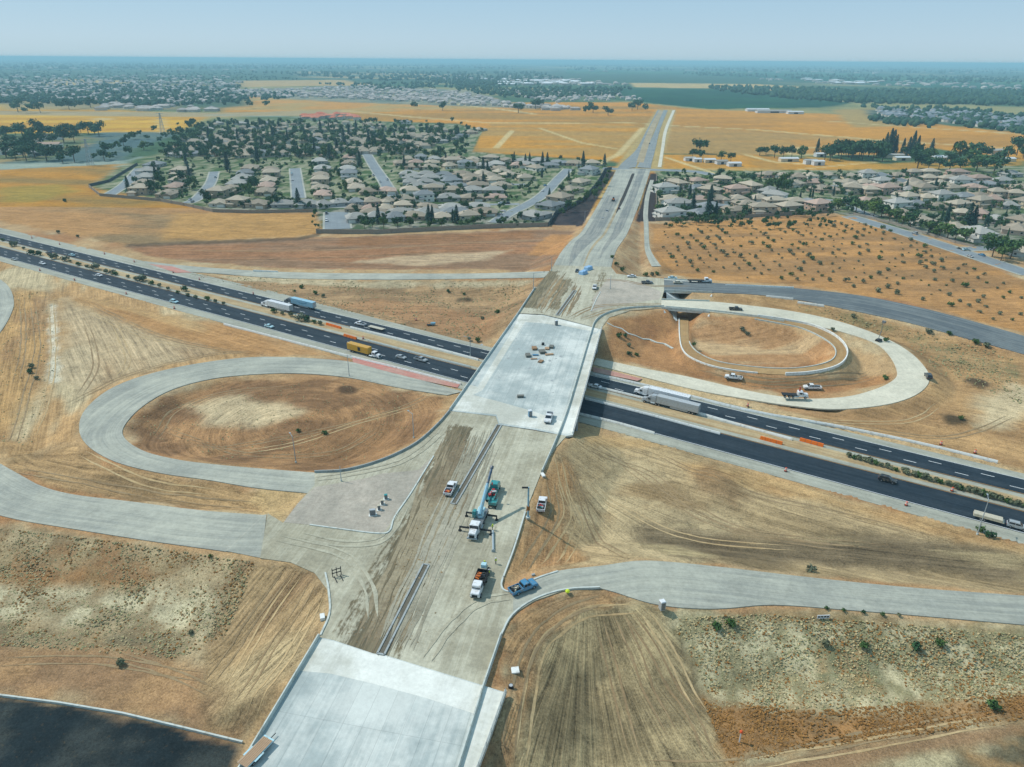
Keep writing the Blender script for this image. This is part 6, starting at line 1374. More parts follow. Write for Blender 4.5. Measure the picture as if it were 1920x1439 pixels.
trees([(590,404),(588,412),(586,420),(592,428),(606,406),(608,416),(610,428),(600,434)], 'small street tree, %s of those by the stub street hedge', TG, (.3, .45), (1, 0))
trees([(1115,372),(1125,362),(1135,350),(1122,356),(1100,376),(1088,384),(1076,390),(1064,398),(1138,336),(1142,330),(1054,404)], 'garden tree, %s up the slope inside the dark curving wall', TG, (.7, 1.1), (1, 3, 1, 0))
trees([(1240,346),(1236,372),(1232,398),(1240,404),(1268,334),(1282,330),(1322,326),(1335,328),(1350,332),(1366,334),(1392,342),(1402,340),(1410,346),(1230,356)], 'leafy tree, %s beside the side path and crossing road', TG, (.7, 1.3), (0, 1, 3, 2))
trees([(1462,352),(1470,350),(1478,356),(1448,356),(1438,358),(1456,366),(1470,362)], 'bright leafy tree, %s in the clump amid the right estate', TG, (1.3, 1.7), (5, 3, 1, 5))
trees([(1556,394),(1572,392),(1588,396),(1604,400),(1620,402),(1638,406),(1652,408),(1668,414),(1680,418),(1692,424),(1706,428),(1740,440),(1760,446),(1776,448),(1790,452),(1806,458),(1850,462),(1866,470),(1880,478),(1894,486),(1640,398),(1660,404),(1860,482),(1876,490)], 'street tree, %s along the wide street of the right estate', 'street trees beside the wide street', (.9, 1.5), (1, 5, 0, 3))
trees([(1602,412),(1614,414)], 'large pale green bush-like tree, %s at the corner of the orchard field', TG, (1.2, 1.5), (5, 3))
GROVE = 'grove trees beyond the right estate'
px = [(1546,300),(1560,296),(1572,293),(1586,292),(1600,292),(1614,294),(1628,295),(1642,296),(1656,297),(1556,302),(1576,300),(1596,300),(1616,301),(1636,302),(1654,303),(1590,296),(1610,297)]
trees(px, 'dense round tree, %s in the dark grove by the farm track', GROVE, (1.9, 2.6), (0, 2, 4))
px = [(1700,296),(1716,298),(1730,300),(1744,304),(1728,310),(1716,306),(1780,308),(1796,304),(1812,300),(1830,298),(1848,296),(1820,308),(1836,312),(1850,316),(1870,306),(1890,296),(1906,292),(1918,298),(1780,320),(1800,318),(1760,318),(1740,318),(1720,316),(1830,322),(1862,328)]
trees(px, 'dark spreading tree, %s in the right-hand grove', GROVE, (1.6, 2.8), (0, 2, 4, 1))
for i, (x, y, hp) in enumerate([(1657,290,36),(1664,292,44),(1670,290,40),(1676,292,34),(1690,294,30),(1700,296,34),(1708,292,40),(1716,296,36),(1744,292,28),(1531,290,26),(1650,292,28)]): tall(x, y, hp, i, 'tall pointed tree, %s in the row at the grove' % ordw(i), None, 'pointed trees of the grove')
trees([(1312,288)], 'big umbrella-shaped round tree standing alone by white sheds%.0s', 'farm trees', (2.6, 2.7), (0,)); trees([(1312,300),(1298,296),(1352,300),(1370,304),(1424,292),(1436,290),(1468,298),(1484,296),(1502,298),(1452,296)], 'farm tree, %s among the white farm sheds', 'farm trees', (1.2, 1.9), (0, 2, 1))
px = [(4,262),(14,258),(30,256),(44,262),(60,258),(72,252),(86,262),(98,254),(112,256),(124,252),(140,254),(152,250),(166,252),(178,252),(186,256),(20,276),(36,284),(56,280),(76,276),(100,272),(120,268),(140,268),(12,296),(30,300),(50,302),(66,296),(88,302),(110,300),(44,294),(118,306),(140,304)]
trees(px, 'large dark tree, %s around the red roofed buildings at far left', 'trees around the far left buildings', (1.7, 2.8), (0, 2, 4))
px = [(178,302),(190,296),(200,290),(210,286),(222,280),(232,274),(240,266),(250,262),(262,256),(196,302),(206,300),(216,296),(242,294),(270,282),(284,278),(290,250),(276,262),(300,268),(310,262),(322,258),(336,252)]
trees(px, 'car park tree, %s on the paved lot at left', 'trees of the paved lot', (.9, 1.7), (0, 1, 2))
for i, (x, y, w, d, h_, c) in enumerate([(88,278,40,14,6,'pink'),(34,272,30,14,6,'grey'),(60,270,26,12,6,'tan'),(16,290,30,14,5,'grey'),(76,292,26,12,5,'slate'),(96,262,30,12,6,'pink'),(52,284,26,12,6,'pink')]):
    shed(x, y, w, d, h_, WALLC['white'], RM[c], '%s roofed building, %s among the trees at the far left' % (c, ordw(i)), 'building')
trees([(1012,203),(1004,205),(1112,212),(1100,216),(1185,208),(1210,209),(1195,206),(778,206),(830,208),(972,212),(470,204),(1140,217),(500,203),(150,204),(130,206),(60,212),(48,213),(34,210),(76,212),(112,206),(120,204),(140,206),(170,202)], 'field tree, %s scattered across the far orange fields', 'trees scattered in the far fields', (1.6, 3.2), (0, 2, 4))
# a few more houses between the rows
L([(700,404),(752,404),(802,404),(852,403),(905,402)], 'in the second line behind the front wall')
L([(752,310),(780,309),(812,309),(850,309),(890,309),(930,312),(985,313),(1030,314)], 'from left, left estate eighth row')
L([(772,338),(806,338),(842,338),(880,337),(918,335),(955,332)], 'from left, left estate ninth row')
L([(782,354),(820,354),(858,353),(896,352),(940,352)], 'from left, left estate tenth row')
R_([(1272,392),(1330,392),(1400,388),(1452,387),(1490,388)], 'from left, right estate sixth row')
R_([(1270,352),(1330,366),(1380,364),(1440,362),(1470,345)], 'from left, right estate seventh row')
R_([(1600,354),(1640,355),(1680,352),(1720,352),(1760,350),(1800,348),(1850,350)], 'from left, right estate eighth row')
for i in range(430):
    x, y = random.uniform(320, 880), random.uniform(231, 300)
    if x > 640 and y < 243 and random.random() < .6: continue
    p = at(x, y, 0); tree(p[0], p[1], random.uniform(.8, 1.5), KP[i % 10], 'garden tree')
for i in range(1500):
    x, y = (random.uniform(290, 1090), random.uniform(298, 428)) if i < 800 else (random.uniform(1245, 1910), random.uniform(328, 430))
    if (x < 590 and y > 378 + (x - 300) * .06) or (200 < x < 300 and y > 372) or y > 300 + 1.4 * (x - 170) or (x > 1560 and y > 395 + (x - 1560) * .3) or (x > 1000 and x < 1100 and y > 410 - (x - 1000)): continue
    p = at(x, y, 0); tree(p[0], p[1], random.uniform(.35, .75), KP[i % 10], 'garden tree')
TREQ.sort(key=lambda t_: -t_[0]); rest = {}
for q_, (_, x, y, s, k, lab, g) in enumerate(TREQ):
    ws = .78 if g == TG else 1.0; sc = (s * ws * random.uniform(.85, 1.2), s * ws * random.uniform(.85, 1.2), s * random.uniform(.9, 1.25)); rz = random.uniform(0, 6)
    if q_ < 280 or not BK[k].used: o = BK[k].put((x, y, 0), rz, sc, lab if lab != 'garden tree' else 'tree ' + where((x, y))); o['group'] = g
    else: rest.setdefault(k, []).append((x, y, rz, sc))
for k, lst in rest.items():
    me0 = [c for c in BK[k].root.children if c.name.startswith('crown')][0].data; v0 = np.zeros(len(me0.vertices) * 3); me0.vertices.foreach_get('co', v0); v0 = v0.reshape(-1, 4, 3)[::2].reshape(-1, 3); Vs = []
    for x, y, rz, sc in lst:
        c, s_ = math.cos(rz), math.sin(rz); q = v0 * np.array(sc); cen = q.reshape(-1, 4, 3).mean(1).repeat(4, 0); q = cen + (q - cen) * 1.35; Vs.append(np.stack([q[:, 0] * c - q[:, 1] * s_ + x, q[:, 0] * s_ + q[:, 1] * c + y, q[:, 2]], 1))
    Vs = np.vstack(Vs); me = bpy.data.meshes.new('garden_trees'); n_ = len(Vs); me.vertices.add(n_); me.vertices.foreach_set('co', Vs.ravel()); me.loops.add(n_); me.loops.foreach_set('vertex_index', np.arange(n_)); me.polygons.add(n_ // 4); me.polygons.foreach_set('loop_start', np.arange(n_ // 4) * 4); me.polygons.foreach_set('loop_total', np.full(n_ // 4, 4)); me.update()
    me.materials.append(me0.materials[0]); o = bpy.data.objects.new('garden_trees', me); COL.objects.link(o); struct(o, 'stuff')
# orchard of young trees, freeway median planting, wild bushes
YS = [Kit(shrub(40 + i, 2.4, 3.6, lf, 130, 'young_tree', .34)) for i, lf in enumerate(('olive', 'olive', 'mid', 'olive'))]
OP = np.array(W([(1230,426),(1570,412),(1640,420),(1760,470),(1918,535),(2060,600),(2060,660),(1910,618),(1700,560),(1500,530),(1345,522),(1262,500),(1232,470)], 0))[:, :2]
cnt = 0
for j in range(-6, 60):
    for i in range(-4, 60):
        x = 95 + i * 9.2 + random.uniform(-.9, .9); y = 330 + j * 10.0 - i * 1.2 + random.uniform(-1.2, 1.2)
        if random.random() < .30 or cnt >= 290: continue
        if sdist(np.array([x]), np.array([y]), OP)[0] > 2:
            s = random.choice([.4, .5, .6, .7, .8, .9, 1.05, 1.25]); o = YS[random.randrange(4)].put((x, y, hz(x, y) - .05), random.uniform(0, 6), s, 'small rounded young tree scattered over the orange orchard field'); o['group'] = 'young trees in the orange orchard field'; o['category'] = 'tree'; cnt += 1
def bush(px, py, s, leaf, lab, g, z=None):
    if leaf not in BUSH: BUSH[leaf] = Kit(shrub(60 + len(BUSH), 1.8, 2.8, leaf, 150, 'shrub', .26))
    p = at(px, py, z) if z is not None else on(px, py); o = BUSH[leaf].put((p[0], p[1], p[2] - .05), random.uniform(0, 6), s, lab); o['group'] = g
BUSH = {}
MED = 'shrubs planted in the freeway median'
med = [(6,452),(22,458),(44,468),(62,474),(96,482),(132,492),(148,498),(162,502),(200,512),(218,516),(240,521),(254,526),(284,534),(300,538),(316,544),(334,550),(352,556),(368,560),(390,563),(404,568),(420,572),(514,586),(530,590),(546,594),(590,606),(600,609)]
big_ = {(28,462):2.0,(58,478):1.9,(72,480):1.9,(100,486):2.2,(122,490):1.9,(180,506):2.3,(212,514):1.5,(266,528):2.2,(270,526):1.6,(346,546):1.7,(566,602):2.1,(576,602):1.7}
for i, (x, y) in enumerate(med): bush(x, y, random.uniform(1.0, 1.5), 'olive' if i % 3 else 'mid', 'low olive shrub, %s from the left in the freeway median' % ordw(i), MED, .1)
for i, ((x, y), s) in enumerate(big_.items()): bush(x, y, s, 'sage' if i in (0, 3, 4, 5, 6, 7, 10) else 'dark', '%s round shrub, %s of the large ones in the left median' % ('pale sage' if i in (0, 3, 4, 5, 6, 7, 10) else 'dark green', ordw(i)), MED, .1)
for i in range(34):
    x = 1590 + i * 10.2; y = 857 + (x - 1590) * .288; bush(x + random.uniform(-2, 2), y, random.uniform(.75, 1.25), ('olive', 'mid', 'olive', 'olive')[i % 4], 'median shrub, %s from the left of the right-hand median hedge' % ordw(i), MED, .1)
WILD = 'wild bushes on the open ground'
for i, (x, y, s, lf) in enumerate([(228,1246,1.2,'olive'),(358,1190,.8,'olive'),(1344,1180,1.3,'mid'),(1371,1174,1.3,'mid'),(1545,1210,1.1,'olive'),(1620,1214,1.2,'mid'),(1716,1216,1.3,'dark'),(1760,1208,1.2,'mid'),(1862,1328,1.5,'mid'),(1836,996,1.3,'mid'),(1856,1008,1.5,'dark'),(1550,1142,.6,'mid'),(1582,1146,.6,'mid'),(1618,1150,.6,'dark'),(1654,1154,.6,'mid'),(1686,1156,.6,'olive'),(1800,786,1.1,'mid'),(1522,1072,1.2,'sage'),
        (1160,632,1.6,'mid'),(1172,632,1.3,'dark'),(1180,650,1.3,'olive'),(1180,666,1.3,'dark'),(1194,668,1.2,'mid'),(1300,648,1.2,'mid'),(1392,620,1.3,'sage'),(1400,628,1.2,'sage'),(565,541,1.6,'mid'),(592,552,1.5,'mid'),(606,557,1.4,'olive'),(552,548,1.0,'dark'),(840,548,1.2,'dark'),(870,553,1.0,'mid'),(932,588,1.5,'mid'),(905,600,1.3,'olive'),(895,640,1.5,'mid'),(880,638,1.2,'olive'),(1210,518,1.8,'mid'),(1222,518,1.8,'olive'),(1232,516,1.6,'mid'),(1166,508,1.8,'mid'),(1156,498,1.6,'dark'),(1148,484,1.5,'mid'),(122,379,2.2,'dark'),(110,438,1.8,'olive'),(146,446,1.6,'olive'),(560,810,1.0,'mid'),(610,815,1.2,'mid'),(1660,712,1.4,'mid'),(1560,620,1.2,'olive'),(1600,596,1.5,'olive'),(1660,640,1.4,'mid'),(1740,625,1.6,'sage'),(1830,645,1.8,'mid'),(1850,652,1.8,'olive'),(1780,628,1.4,'mid'),(60,690,1.6,'olive'),(56,700,1.5,'dark'),(68,712,1.2,'olive'),(395,1044,.6,'mid')]):
    bush(x, y, s * .8, lf, '%s bush, %s of those listed across the bare ground' % ({'mid': 'green', 'dark': 'dark green', 'olive': 'olive', 'sage': 'pale sage'}[lf], ordw(i)) if i < 40 else 'low bush on the open ground beside the slip roads', WILD)
# ------------------------------------------------------------------ dry weeds (stuff), far towns and woods (stuff)
def tufts(name, px, n, s0, s1, leaf, seed):
    P = ONP(dens(px)); r2 = random.Random(seed); mb = MB(); x0, y0 = P[:, :2].min(0); x1, y1 = P[:, :2].max(0)
    g = np.random.default_rng(seed); X = g.uniform(x0, x1, n * 4); Y = g.uniform(y0, y1, n * 4)
    w = fbm(X, Y, 9, seed); k = (sdist(X, Y, P) > 0) & (w + g.uniform(-.25, .25, n * 4) > .5); X, Y = X[k][:n], Y[k][:n]; Zt = height(X, Y)
    for x, y, z in zip(X, Y, Zt):
        s = r2.uniform(s0, s1)
        for q in range(3):
            a = r2.uniform(0, 6.28); d = np.array([math.cos(a), math.sin(a), 0]) * s; c = np.array([x, y, z - .1]); u = np.array([r2.uniform(-.3, .3), r2.uniform(-.3, .3), 1]) * s * 1.1
            e = np.array([-d[1], d[0], 0]) * .7
            mb.add([c - d * .7 - e, c + d * .7 - e + u * .25, c + d * .5 + e + u * .9, c - d * .6 + e + u * .6], [(0, 1, 2, 3)])
    return struct(mb.build(name, LEAF[leaf]), 'stuff')
LEAF['straw'] = leafmat('straw_weed', S(190,176,134), S(168,150,108)); LEAF['orange'] = leafmat('dry_orange_weed', S(168,120,62), S(140,104,58)); LEAF['green'] = leafmat('green_weed', S(140,142,100), S(166,158,116))
SE = [(1255,1160),(1450,1150),(1920,1190),(1990,1300),(1600,1330),(1340,1330),(1300,1240)]
tufts('dry_weeds', SE, 5200, .10, .24, 'green', 1); tufts('dry_weeds', SE, 3000, .15, .34, 'straw', 2); tufts('dry_weeds', SE, 1500, .15, .32, 'orange', 11)
tufts('dry_weeds', [(1315,1310),(1500,1335),(1920,1300),(1990,1345),(1500,1405),(1370,1439)], 3200, .15, .35, 'orange', 3)
SW = [(0,990),(250,1020),(480,1056),(420,1200),(330,1235),(0,1210),(-60,1100)]
tufts('dry_weeds', SW, 3600, .12, .28, 'straw', 4); tufts('dry_weeds', SW, 2200, .14, .3, 'green', 5); tufts('dry_weeds', SW, 1600, .14, .34, 'orange', 6)
tufts('dry_weeds', [(1420,560),(1600,590),(1900,668),(1920,760),(1760,700),(1700,640),(1560,596)], 1800, .18, .45, 'green', 7)
tufts('dry_weeds', [(340,512),(600,528),(1000,527),(960,600),(880,640),(500,548)], 2200, .2, .45, 'green', 8)
tufts('dry_weeds', [(30,540),(95,545),(110,700),(60,840),(-40,840)], 900, .15, .4, 'green', 9)
tufts('dry_weeds', [(240,800),(300,752),(420,722),(640,720),(830,745),(700,860),(400,860)], 700, .12, .3, 'green', 10)
def farmat(nm, c1, c2, rough=.9):
    m, n, l, b = _nodes(nm); r = n.new('ShaderNodeNewGeometry').outputs['Random Per Island']; tc = n.new('ShaderNodeTexCoord').outputs['Object']
    c = mixcol(n, l, r, tuple(c1), tuple(c2)); l.new(mulcol(n, l, c, mathn(n, l, 'ADD', mathn(n, l, 'MULTIPLY', noisen(n, l, tc, .2, 3), .8), .6)), b.inputs['Base Color']); b.inputs['Roughness'].default_value = rough; b.inputs['Specular IOR Level'].default_value = .1; return m
FT_ = farmat('far_foliage', (.020,.062,.042), (.050,.095,.050)); FW_ = farmat('far_walls', S(214,206,190), S(180,170,158)); FR_ = farmat('far_roofs', S(150,146,142), S(196,186,176)); FRD = farmat('far_slate_roofs', S(100,108,114), S(150,156,160)); FRR = farmat('far_red_roofs', S(196,112,86), S(206,136,110))
T5 = (1 + 5 ** .5) / 2
ICV = np.array([(-1, T5, 0), (1, T5, 0), (-1, -T5, 0), (1, -T5, 0), (0, -1, T5), (0, 1, T5), (0, -1, -T5), (0, 1, -T5), (T5, 0, -1), (T5, 0, 1), (-T5, 0, -1), (-T5, 0, 1)]) / 1.902
ICF = np.array([(0, 11, 5), (0, 5, 1), (0, 1, 7), (0, 7, 10), (0, 10, 11), (1, 5, 9), (5, 11, 4), (11, 10, 2), (10, 7, 6), (7, 1, 8), (3, 9, 4), (3, 4, 2), (3, 2, 6), (3, 6, 8), (3, 8, 9), (4, 9, 5), (2, 4, 11), (6, 2, 10), (8, 6, 7), (9, 8, 1)])
def bigmesh(name, V, F, material, label=None):
    me = bpy.data.meshes.new(name); V = np.asarray(V, float); F = np.asarray(F); k = F.shape[1]
    me.vertices.add(len(V)); me.vertices.foreach_set('co', V.ravel()); me.loops.add(F.size); me.loops.foreach_set('vertex_index', F.ravel())
    me.polygons.add(len(F)); me.polygons.foreach_set('loop_start', np.arange(len(F)) * k); me.polygons.foreach_set('loop_total', np.full(len(F), k)); me.update(); me.validate()
    me.materials.append(material); o = bpy.data.objects.new(name, me); COL.objects.link(o); return struct(o, 'stuff')
def scatter_px(px, n, seed):
    g = np.random.default_rng(seed); P = np.array([at(x, y, 0)[:2] for x, y in dens(px)]); Q = np.array(px, float); out = []
    while len(out) < n:
        x, y = g.uniform(Q[:, 0].min(), Q[:, 0].max()), g.uniform(Q[:, 1].min(), Q[:, 1].max())
        if inside(np.array([x]), np.array([y]), Q)[0]:
            p = at(x, y, 0); out.append((p[0] + g.normal(0, p[1] * .004), p[1] + g.normal(0, p[1] * .01)))
    return np.array(out)
def wood(name, zones, seed, smin=3.5, smax=7):
    g = np.random.default_rng(seed); Vs, Fs = [], []; o = 0
    for px, n, sc in zones:
        for x, y in scatter_px(px, n, seed + len(Vs)):
            for b_ in range(2):
                s = g.uniform(smin, smax) * sc; V = ICV * g.uniform(.72, 1.25, (12, 1)) * np.array([s, s, s * g.uniform(.8, 1.3)]) + np.array([x + g.normal(0, s * .6), y + g.normal(0, s * .6), s * g.uniform(.6, 1.1)])
                Vs.append(V); Fs.append(ICF + o); o += 12
    return bigmesh(name, np.vstack(Vs), np.vstack(Fs), FT_)
wood('distant_trees', [([(0,128),(440,132),(560,150),(440,152),(470,192),(340,200),(0,194)], 1300, .9), ([(0,176),(420,176),(450,196),(250,200),(0,192)], 260, 1.1), ([(0,116),(960,116),(960,130),(0,130)], 900, 2.2), ([(440,136),(1000,136),(1060,150),(700,152)], 420, 1.6), ([(780,150),(960,150),(1010,160),(880,164)], 260, 1.2),
    ([(830,164),(1180,166),(1150,184),(950,184)], 420, 1.1), ([(600,158),(800,156),(860,164),(700,172)], 100, 1.1), ([(420,178),(560,176),(540,186),(420,190)], 60, 1.0)], 5)
wood('distant_trees', [([(1320,164),(1480,166),(1600,172),(1700,170),(1920,172),(2000,200),(1720,196),(1560,192),(1400,178)], 1500, 1.35), ([(1620,200),(1800,206),(2000,226),(2000,262),(1760,232)], 420, .9), ([(1060,118),(1920,126),(1920,140),(1060,132)], 600, 2.2), ([(1500,140),(1920,146),(1920,158),(1560,150)], 200, 1.6), ([(1280,136),(1560,142),(1500,148),(1300,142)], 90, 1.6), ([(1640,222),(1760,230),(1740,240),(1650,232)], 80, .9)], 6)
def town(name, zones, seed, roofm):
    g = np.random.default_rng(seed); Vw, Fw, Vr, Fr = [], [], [], []; ow = orr = 0
    for px, n, (wm, dm, hm) in zones:
        for x, y in scatter_px(px, n, seed + ow):
            w, d, h_ = wm * g.uniform(.7, 1.3), dm * g.uniform(.7, 1.3), hm * g.uniform(.8, 1.3); a = g.choice([.1, .1, 1.67]) + g.normal(0, .08); c, s = math.cos(a), math.sin(a)
            B = np.array([(-w, -d), (w, -d), (w, d), (-w, d)]) / 2; B = B @ np.array([[c, s], [-s, c]]) + (x, y)
            Vw.append(np.vstack([np.c_[B, np.zeros(4)], np.c_[B, np.full(4, h_)]])); Fw.append(np.array([(0, 1, 5, 4), (1, 2, 6, 5), (2, 3, 7, 6), (3, 0, 4, 7)]) + ow); ow += 8
            m1, m2 = (B[0] + B[3]) / 2, (B[1] + B[2]) / 2; k1, k2 = m1 + (m2 - m1) * .25, m2 + (m1 - m2) * .25; rh = h_ + min(d, 14) * .25; B2 = B + (B - B.mean(0)) * .08
            Vr.append(np.vstack([np.c_[B2, np.full(4, h_ - .1)], [(*k1, rh)], [(*k2, rh)]])); Fr.append(np.array([(0, 1, 5, 4), (2, 3, 4, 5), (1, 2, 5, 5), (3, 0, 4, 4)]) + orr); orr += 6
    bigmesh(name + '_walls', np.vstack(Vw), np.vstack(Fw), FW_)
    me = bpy.data.meshes.new(name); me.from_pydata([tuple(v) for v in np.vstack(Vr)], [], [tuple(dict.fromkeys(f)) for f in np.vstack(Fr).tolist()]); me.materials.append(roofm); o = bpy.data.objects.new(name + '_roofs', me); COL.objects.link(o); struct(o, 'stuff')
town('distant_houses', [([(440,170),(700,162),(860,174),(990,204),(760,192),(640,186),(440,182)], 620, (14, 13, 5)), ([(0,150),(440,154),(460,190),(330,196),(0,186)], 480, (15, 13, 5)), ([(0,140),(440,142),(460,160),(0,160)], 110, (26, 18, 5)), ([(930,170),(1160,174),(1200,188),(1020,192)], 180, (13, 12, 4)), ([(960,196),(1090,202),(1060,208),(980,206)], 26, (22, 12, 5)), ([(200,196),(420,208),(400,212),(180,206)], 30, (26, 14, 5)), ([(680,140),(1060,146),(1200,160),(1060,162)], 90, (34, 26, 6)), ([(1280,142),(1920,160),(1920,170),(1500,156)], 60, (30, 20, 6)), ([(0,120),(1000,122),(1000,134),(0,134)], 90, (50, 40, 8)), ([(1000,122),(1920,130),(1920,142),(1000,134)], 60, (50, 40, 8))], 11, FR_)
town('distant_white_buildings', [([(880,150),(1060,152),(1120,160),(960,162)], 40, (60, 30, 8)), ([(1500,148),(1640,156),(1600,160),(1480,152)], 12, (60, 30, 8))], 13, mat('distant_white_roofs', S(226,228,228), .8, .1, .02))
town('distant_slate_houses', [([(1640,206),(1780,210),(2000,232),(2000,258),(1790,232),(1660,222)], 260, (14, 13, 5))], 12, FRD)
town('distant_red_roofed_houses', [([(500,216),(640,218),(640,226),(560,226)], 16, (24, 14, 5)), ([(660,218),(680,220),(676,226),(650,226)], 4, (24, 14, 5))], 14, FRR)
town('shaded_estate_houses', [([(340,288),(400,234),(640,233),(860,241),(880,258),(760,290),(400,296)], 150, (14, 12, 4))], 15, RM['tan'])
# ------------------------------------------------------------------ site furniture
ORANGE = mat('orange_plastic', S(226,112,24), .5, .15, .8); CONEM = mat('traffic_orange', S(214,86,40), .6, .1, 3); WHITEB = mat('white_band', S(232,232,228), .6, .05, 3); YEL = mat('hi_vis_yellow', S(206,226,50), .6, .08, 3)
def drum():
    r = thing('traffic_drum', 'drum', 'traffic drum'); mb = MB(); mb.cyl((0, 0, .1), (0, 0, 1.0), .3, .24, 12); mb.build('barrel', CONEM, r)
    mb = MB(); mb.cyl((0, 0, .45), (0, 0, .58), .285, .278, 12); mb.cyl((0, 0, .75), (0, 0, .88), .272, .265, 12); mb.build('reflective_band', WHITEB, r); MB().cyl((0, 0, 0), (0, 0, .12), .42, .42, 10).build('base', DARK, r); return r
DR = Kit(drum())
for i, (x, y) in enumerate([(60,447),(112,459),(196,477),(252,492),(325,512),(374,525),(75,508),(140,526),(237,552),(327,579),(475,552),(780,601),(681,636),(1473,884),(1699,948),(1764,834),(1828,850),(1785,921),(1372,693),(1402,762)]):
    p = at(x, y, .1); o = DR.put((p[0], p[1], .1), 0, 1.25, 'orange traffic drum, %s in order of the drums along the freeway' % ordw(i)); o['group'] = 'traffic drums along the freeway'
def waterb(pa, pb, lab):
    a, b_ = at(*pa, .08), at(*pb, .08); n = max(2, int(round(np.linalg.norm(b_ - a) / 2.0))); d = (b_ - a) / n; r = thing('water_barrier', lab, 'barrier', a, math.atan2(d[1], d[0])); L = np.linalg.norm(d)
    for k in range(n): mb = MB(); mb.box(((k + .5) * L, 0, .55), (L * .94, .95, 1.1), ty=.45, bev=.06); mb.build('barrier_segment', ORANGE, r)
waterb((612,609),(640,617), 'orange water filled barrier in the left median, farther of the two'); waterb((645,630),(669,637), 'orange water filled barrier beside the roof of the yellow container'); waterb((1425,823),(1467,834), 'orange water filled barrier in the right median, nearer the near carriageway'); waterb((1499,826),(1544,838), 'orange water filled barrier at the end of the white median barrier')
# water tubes in row: black and white pipes on the median
mb = MB()
for k in range(16):
    p = at(1250 + k * 3.6, 762 + k * .95, .2); mb.cyl((p[0], p[1], .35), (p[0] + .9, p[1] + .6, .35), .28, n=8)
tag(mb.build('pipe_stack', DARK), 'row of dark pipe ends lying on the median beside the grey trailer', 'pipes')
def pole(px, py, z, hgt, lab, arm=0.0, arz=0.0, r=.12, lampy=True, zg=True):
    p = on(px, py) if zg else at(px, py, z); t = thing('street_lamp' if lampy else 'signal_pole', lab, 'street lamp' if lampy else 'signal pole', p, arz); MB().cyl((0, 0, -.1), (0, 0, hgt), r * 1.3, r * .75, 8).build('pole', STEEL, t); MB().cyl((0, 0, 0), (0, 0, .5), r * 2.6, n=8).build('base', M['conc'], t)
    if arm:
        MB().cyl((0, 0, hgt - .3), (arm, 0, hgt + .25), r * .7, r * .45, 6).build('arm', STEEL, t)
        MB().box((arm, 0, hgt + .22), (.8, .35, .16)).build('lamp_head' if lampy else 'signal_head', STEEL if lampy else DARK, t)
    return t
pole(1832, 1003, 0, 11.5, 'tall thin street lamp crossing in front of the trailer at the right edge', 2.2, 1.2); pole(555, 868, 7, 9.5, 'street lamp at the bottom of the west loop field', 2.0, 2.2); pole(776, 822, 7, 9.0, 'street lamp near the thin curved kerb left of the overpass', 2.0, 2.4); pole(655, 706, .1, 9.5, 'street lamp beside the red gore left of the overpass', 2.0, -.6)
pole(882, 668, .1, 9, 'lamp pole in the median at the left edge of the overpass', 2.4, math.pi); pole(1000, 545, 7.8, 9.5, 'signal pole with arm at the far left corner of the overpass', 5.5, .2, .14, False); pole(1034, 508, 7.9, 8, 'signal pole at the mouth of the northwest slip road', 0, 0, .14, False); pole(1144, 542, 8, 7.5, 'signal pole on the graded junction beyond the overpass', 0, 0, .13, False)
pole(640, 903, 8, 5.0, 'thin signal pole at the top edge of the purple paved island', 0, 0, .1, False, False); pole(1096, 418, .1, 9, 'lamp pole on the dark mulch left of the north road', 2, 0, .1); pole(1198, 402, .1, 9, 'lamp pole on the right side of the north road', 2, math.pi, .1)
p = at(990, 972, 8.05); sp = thing('signal_pole', 'pale blue standing signal pole with brown wrap, right of the crane truck', 'signal pole', p); MB().cyl((0, 0, 0), (0, 0, 9.6), .3, .22, 10).build('pole', PAINTS['boom'], sp); MB().cyl((0, 0, 2.6), (0, 0, 3.8), .45, n=10).build('wrap', mat('brown_wrap', S(140,92,40), .8), sp); MB().box((-.9, 0, 9.5), (1.6, .35, .4), bev=.05).build('signal_head', DARK, sp); MB().cyl((0, 0, 0), (0, 0, .5), .6, n=10).build('base', M['conc'], sp)
a, b_ = at(924, 996, 8.4), at(925, 1033, 8.4); mb = MB(); mb.cyl(a, b_, .32, .24, 10); mb.cyl(b_, b_ + (b_ - a) / np.linalg.norm(b_ - a) * .1, .5, n=8); tag(mb.build('pole_section', STEEL), 'long grey steel pole lying on the ground right of the crane truck', 'pole')
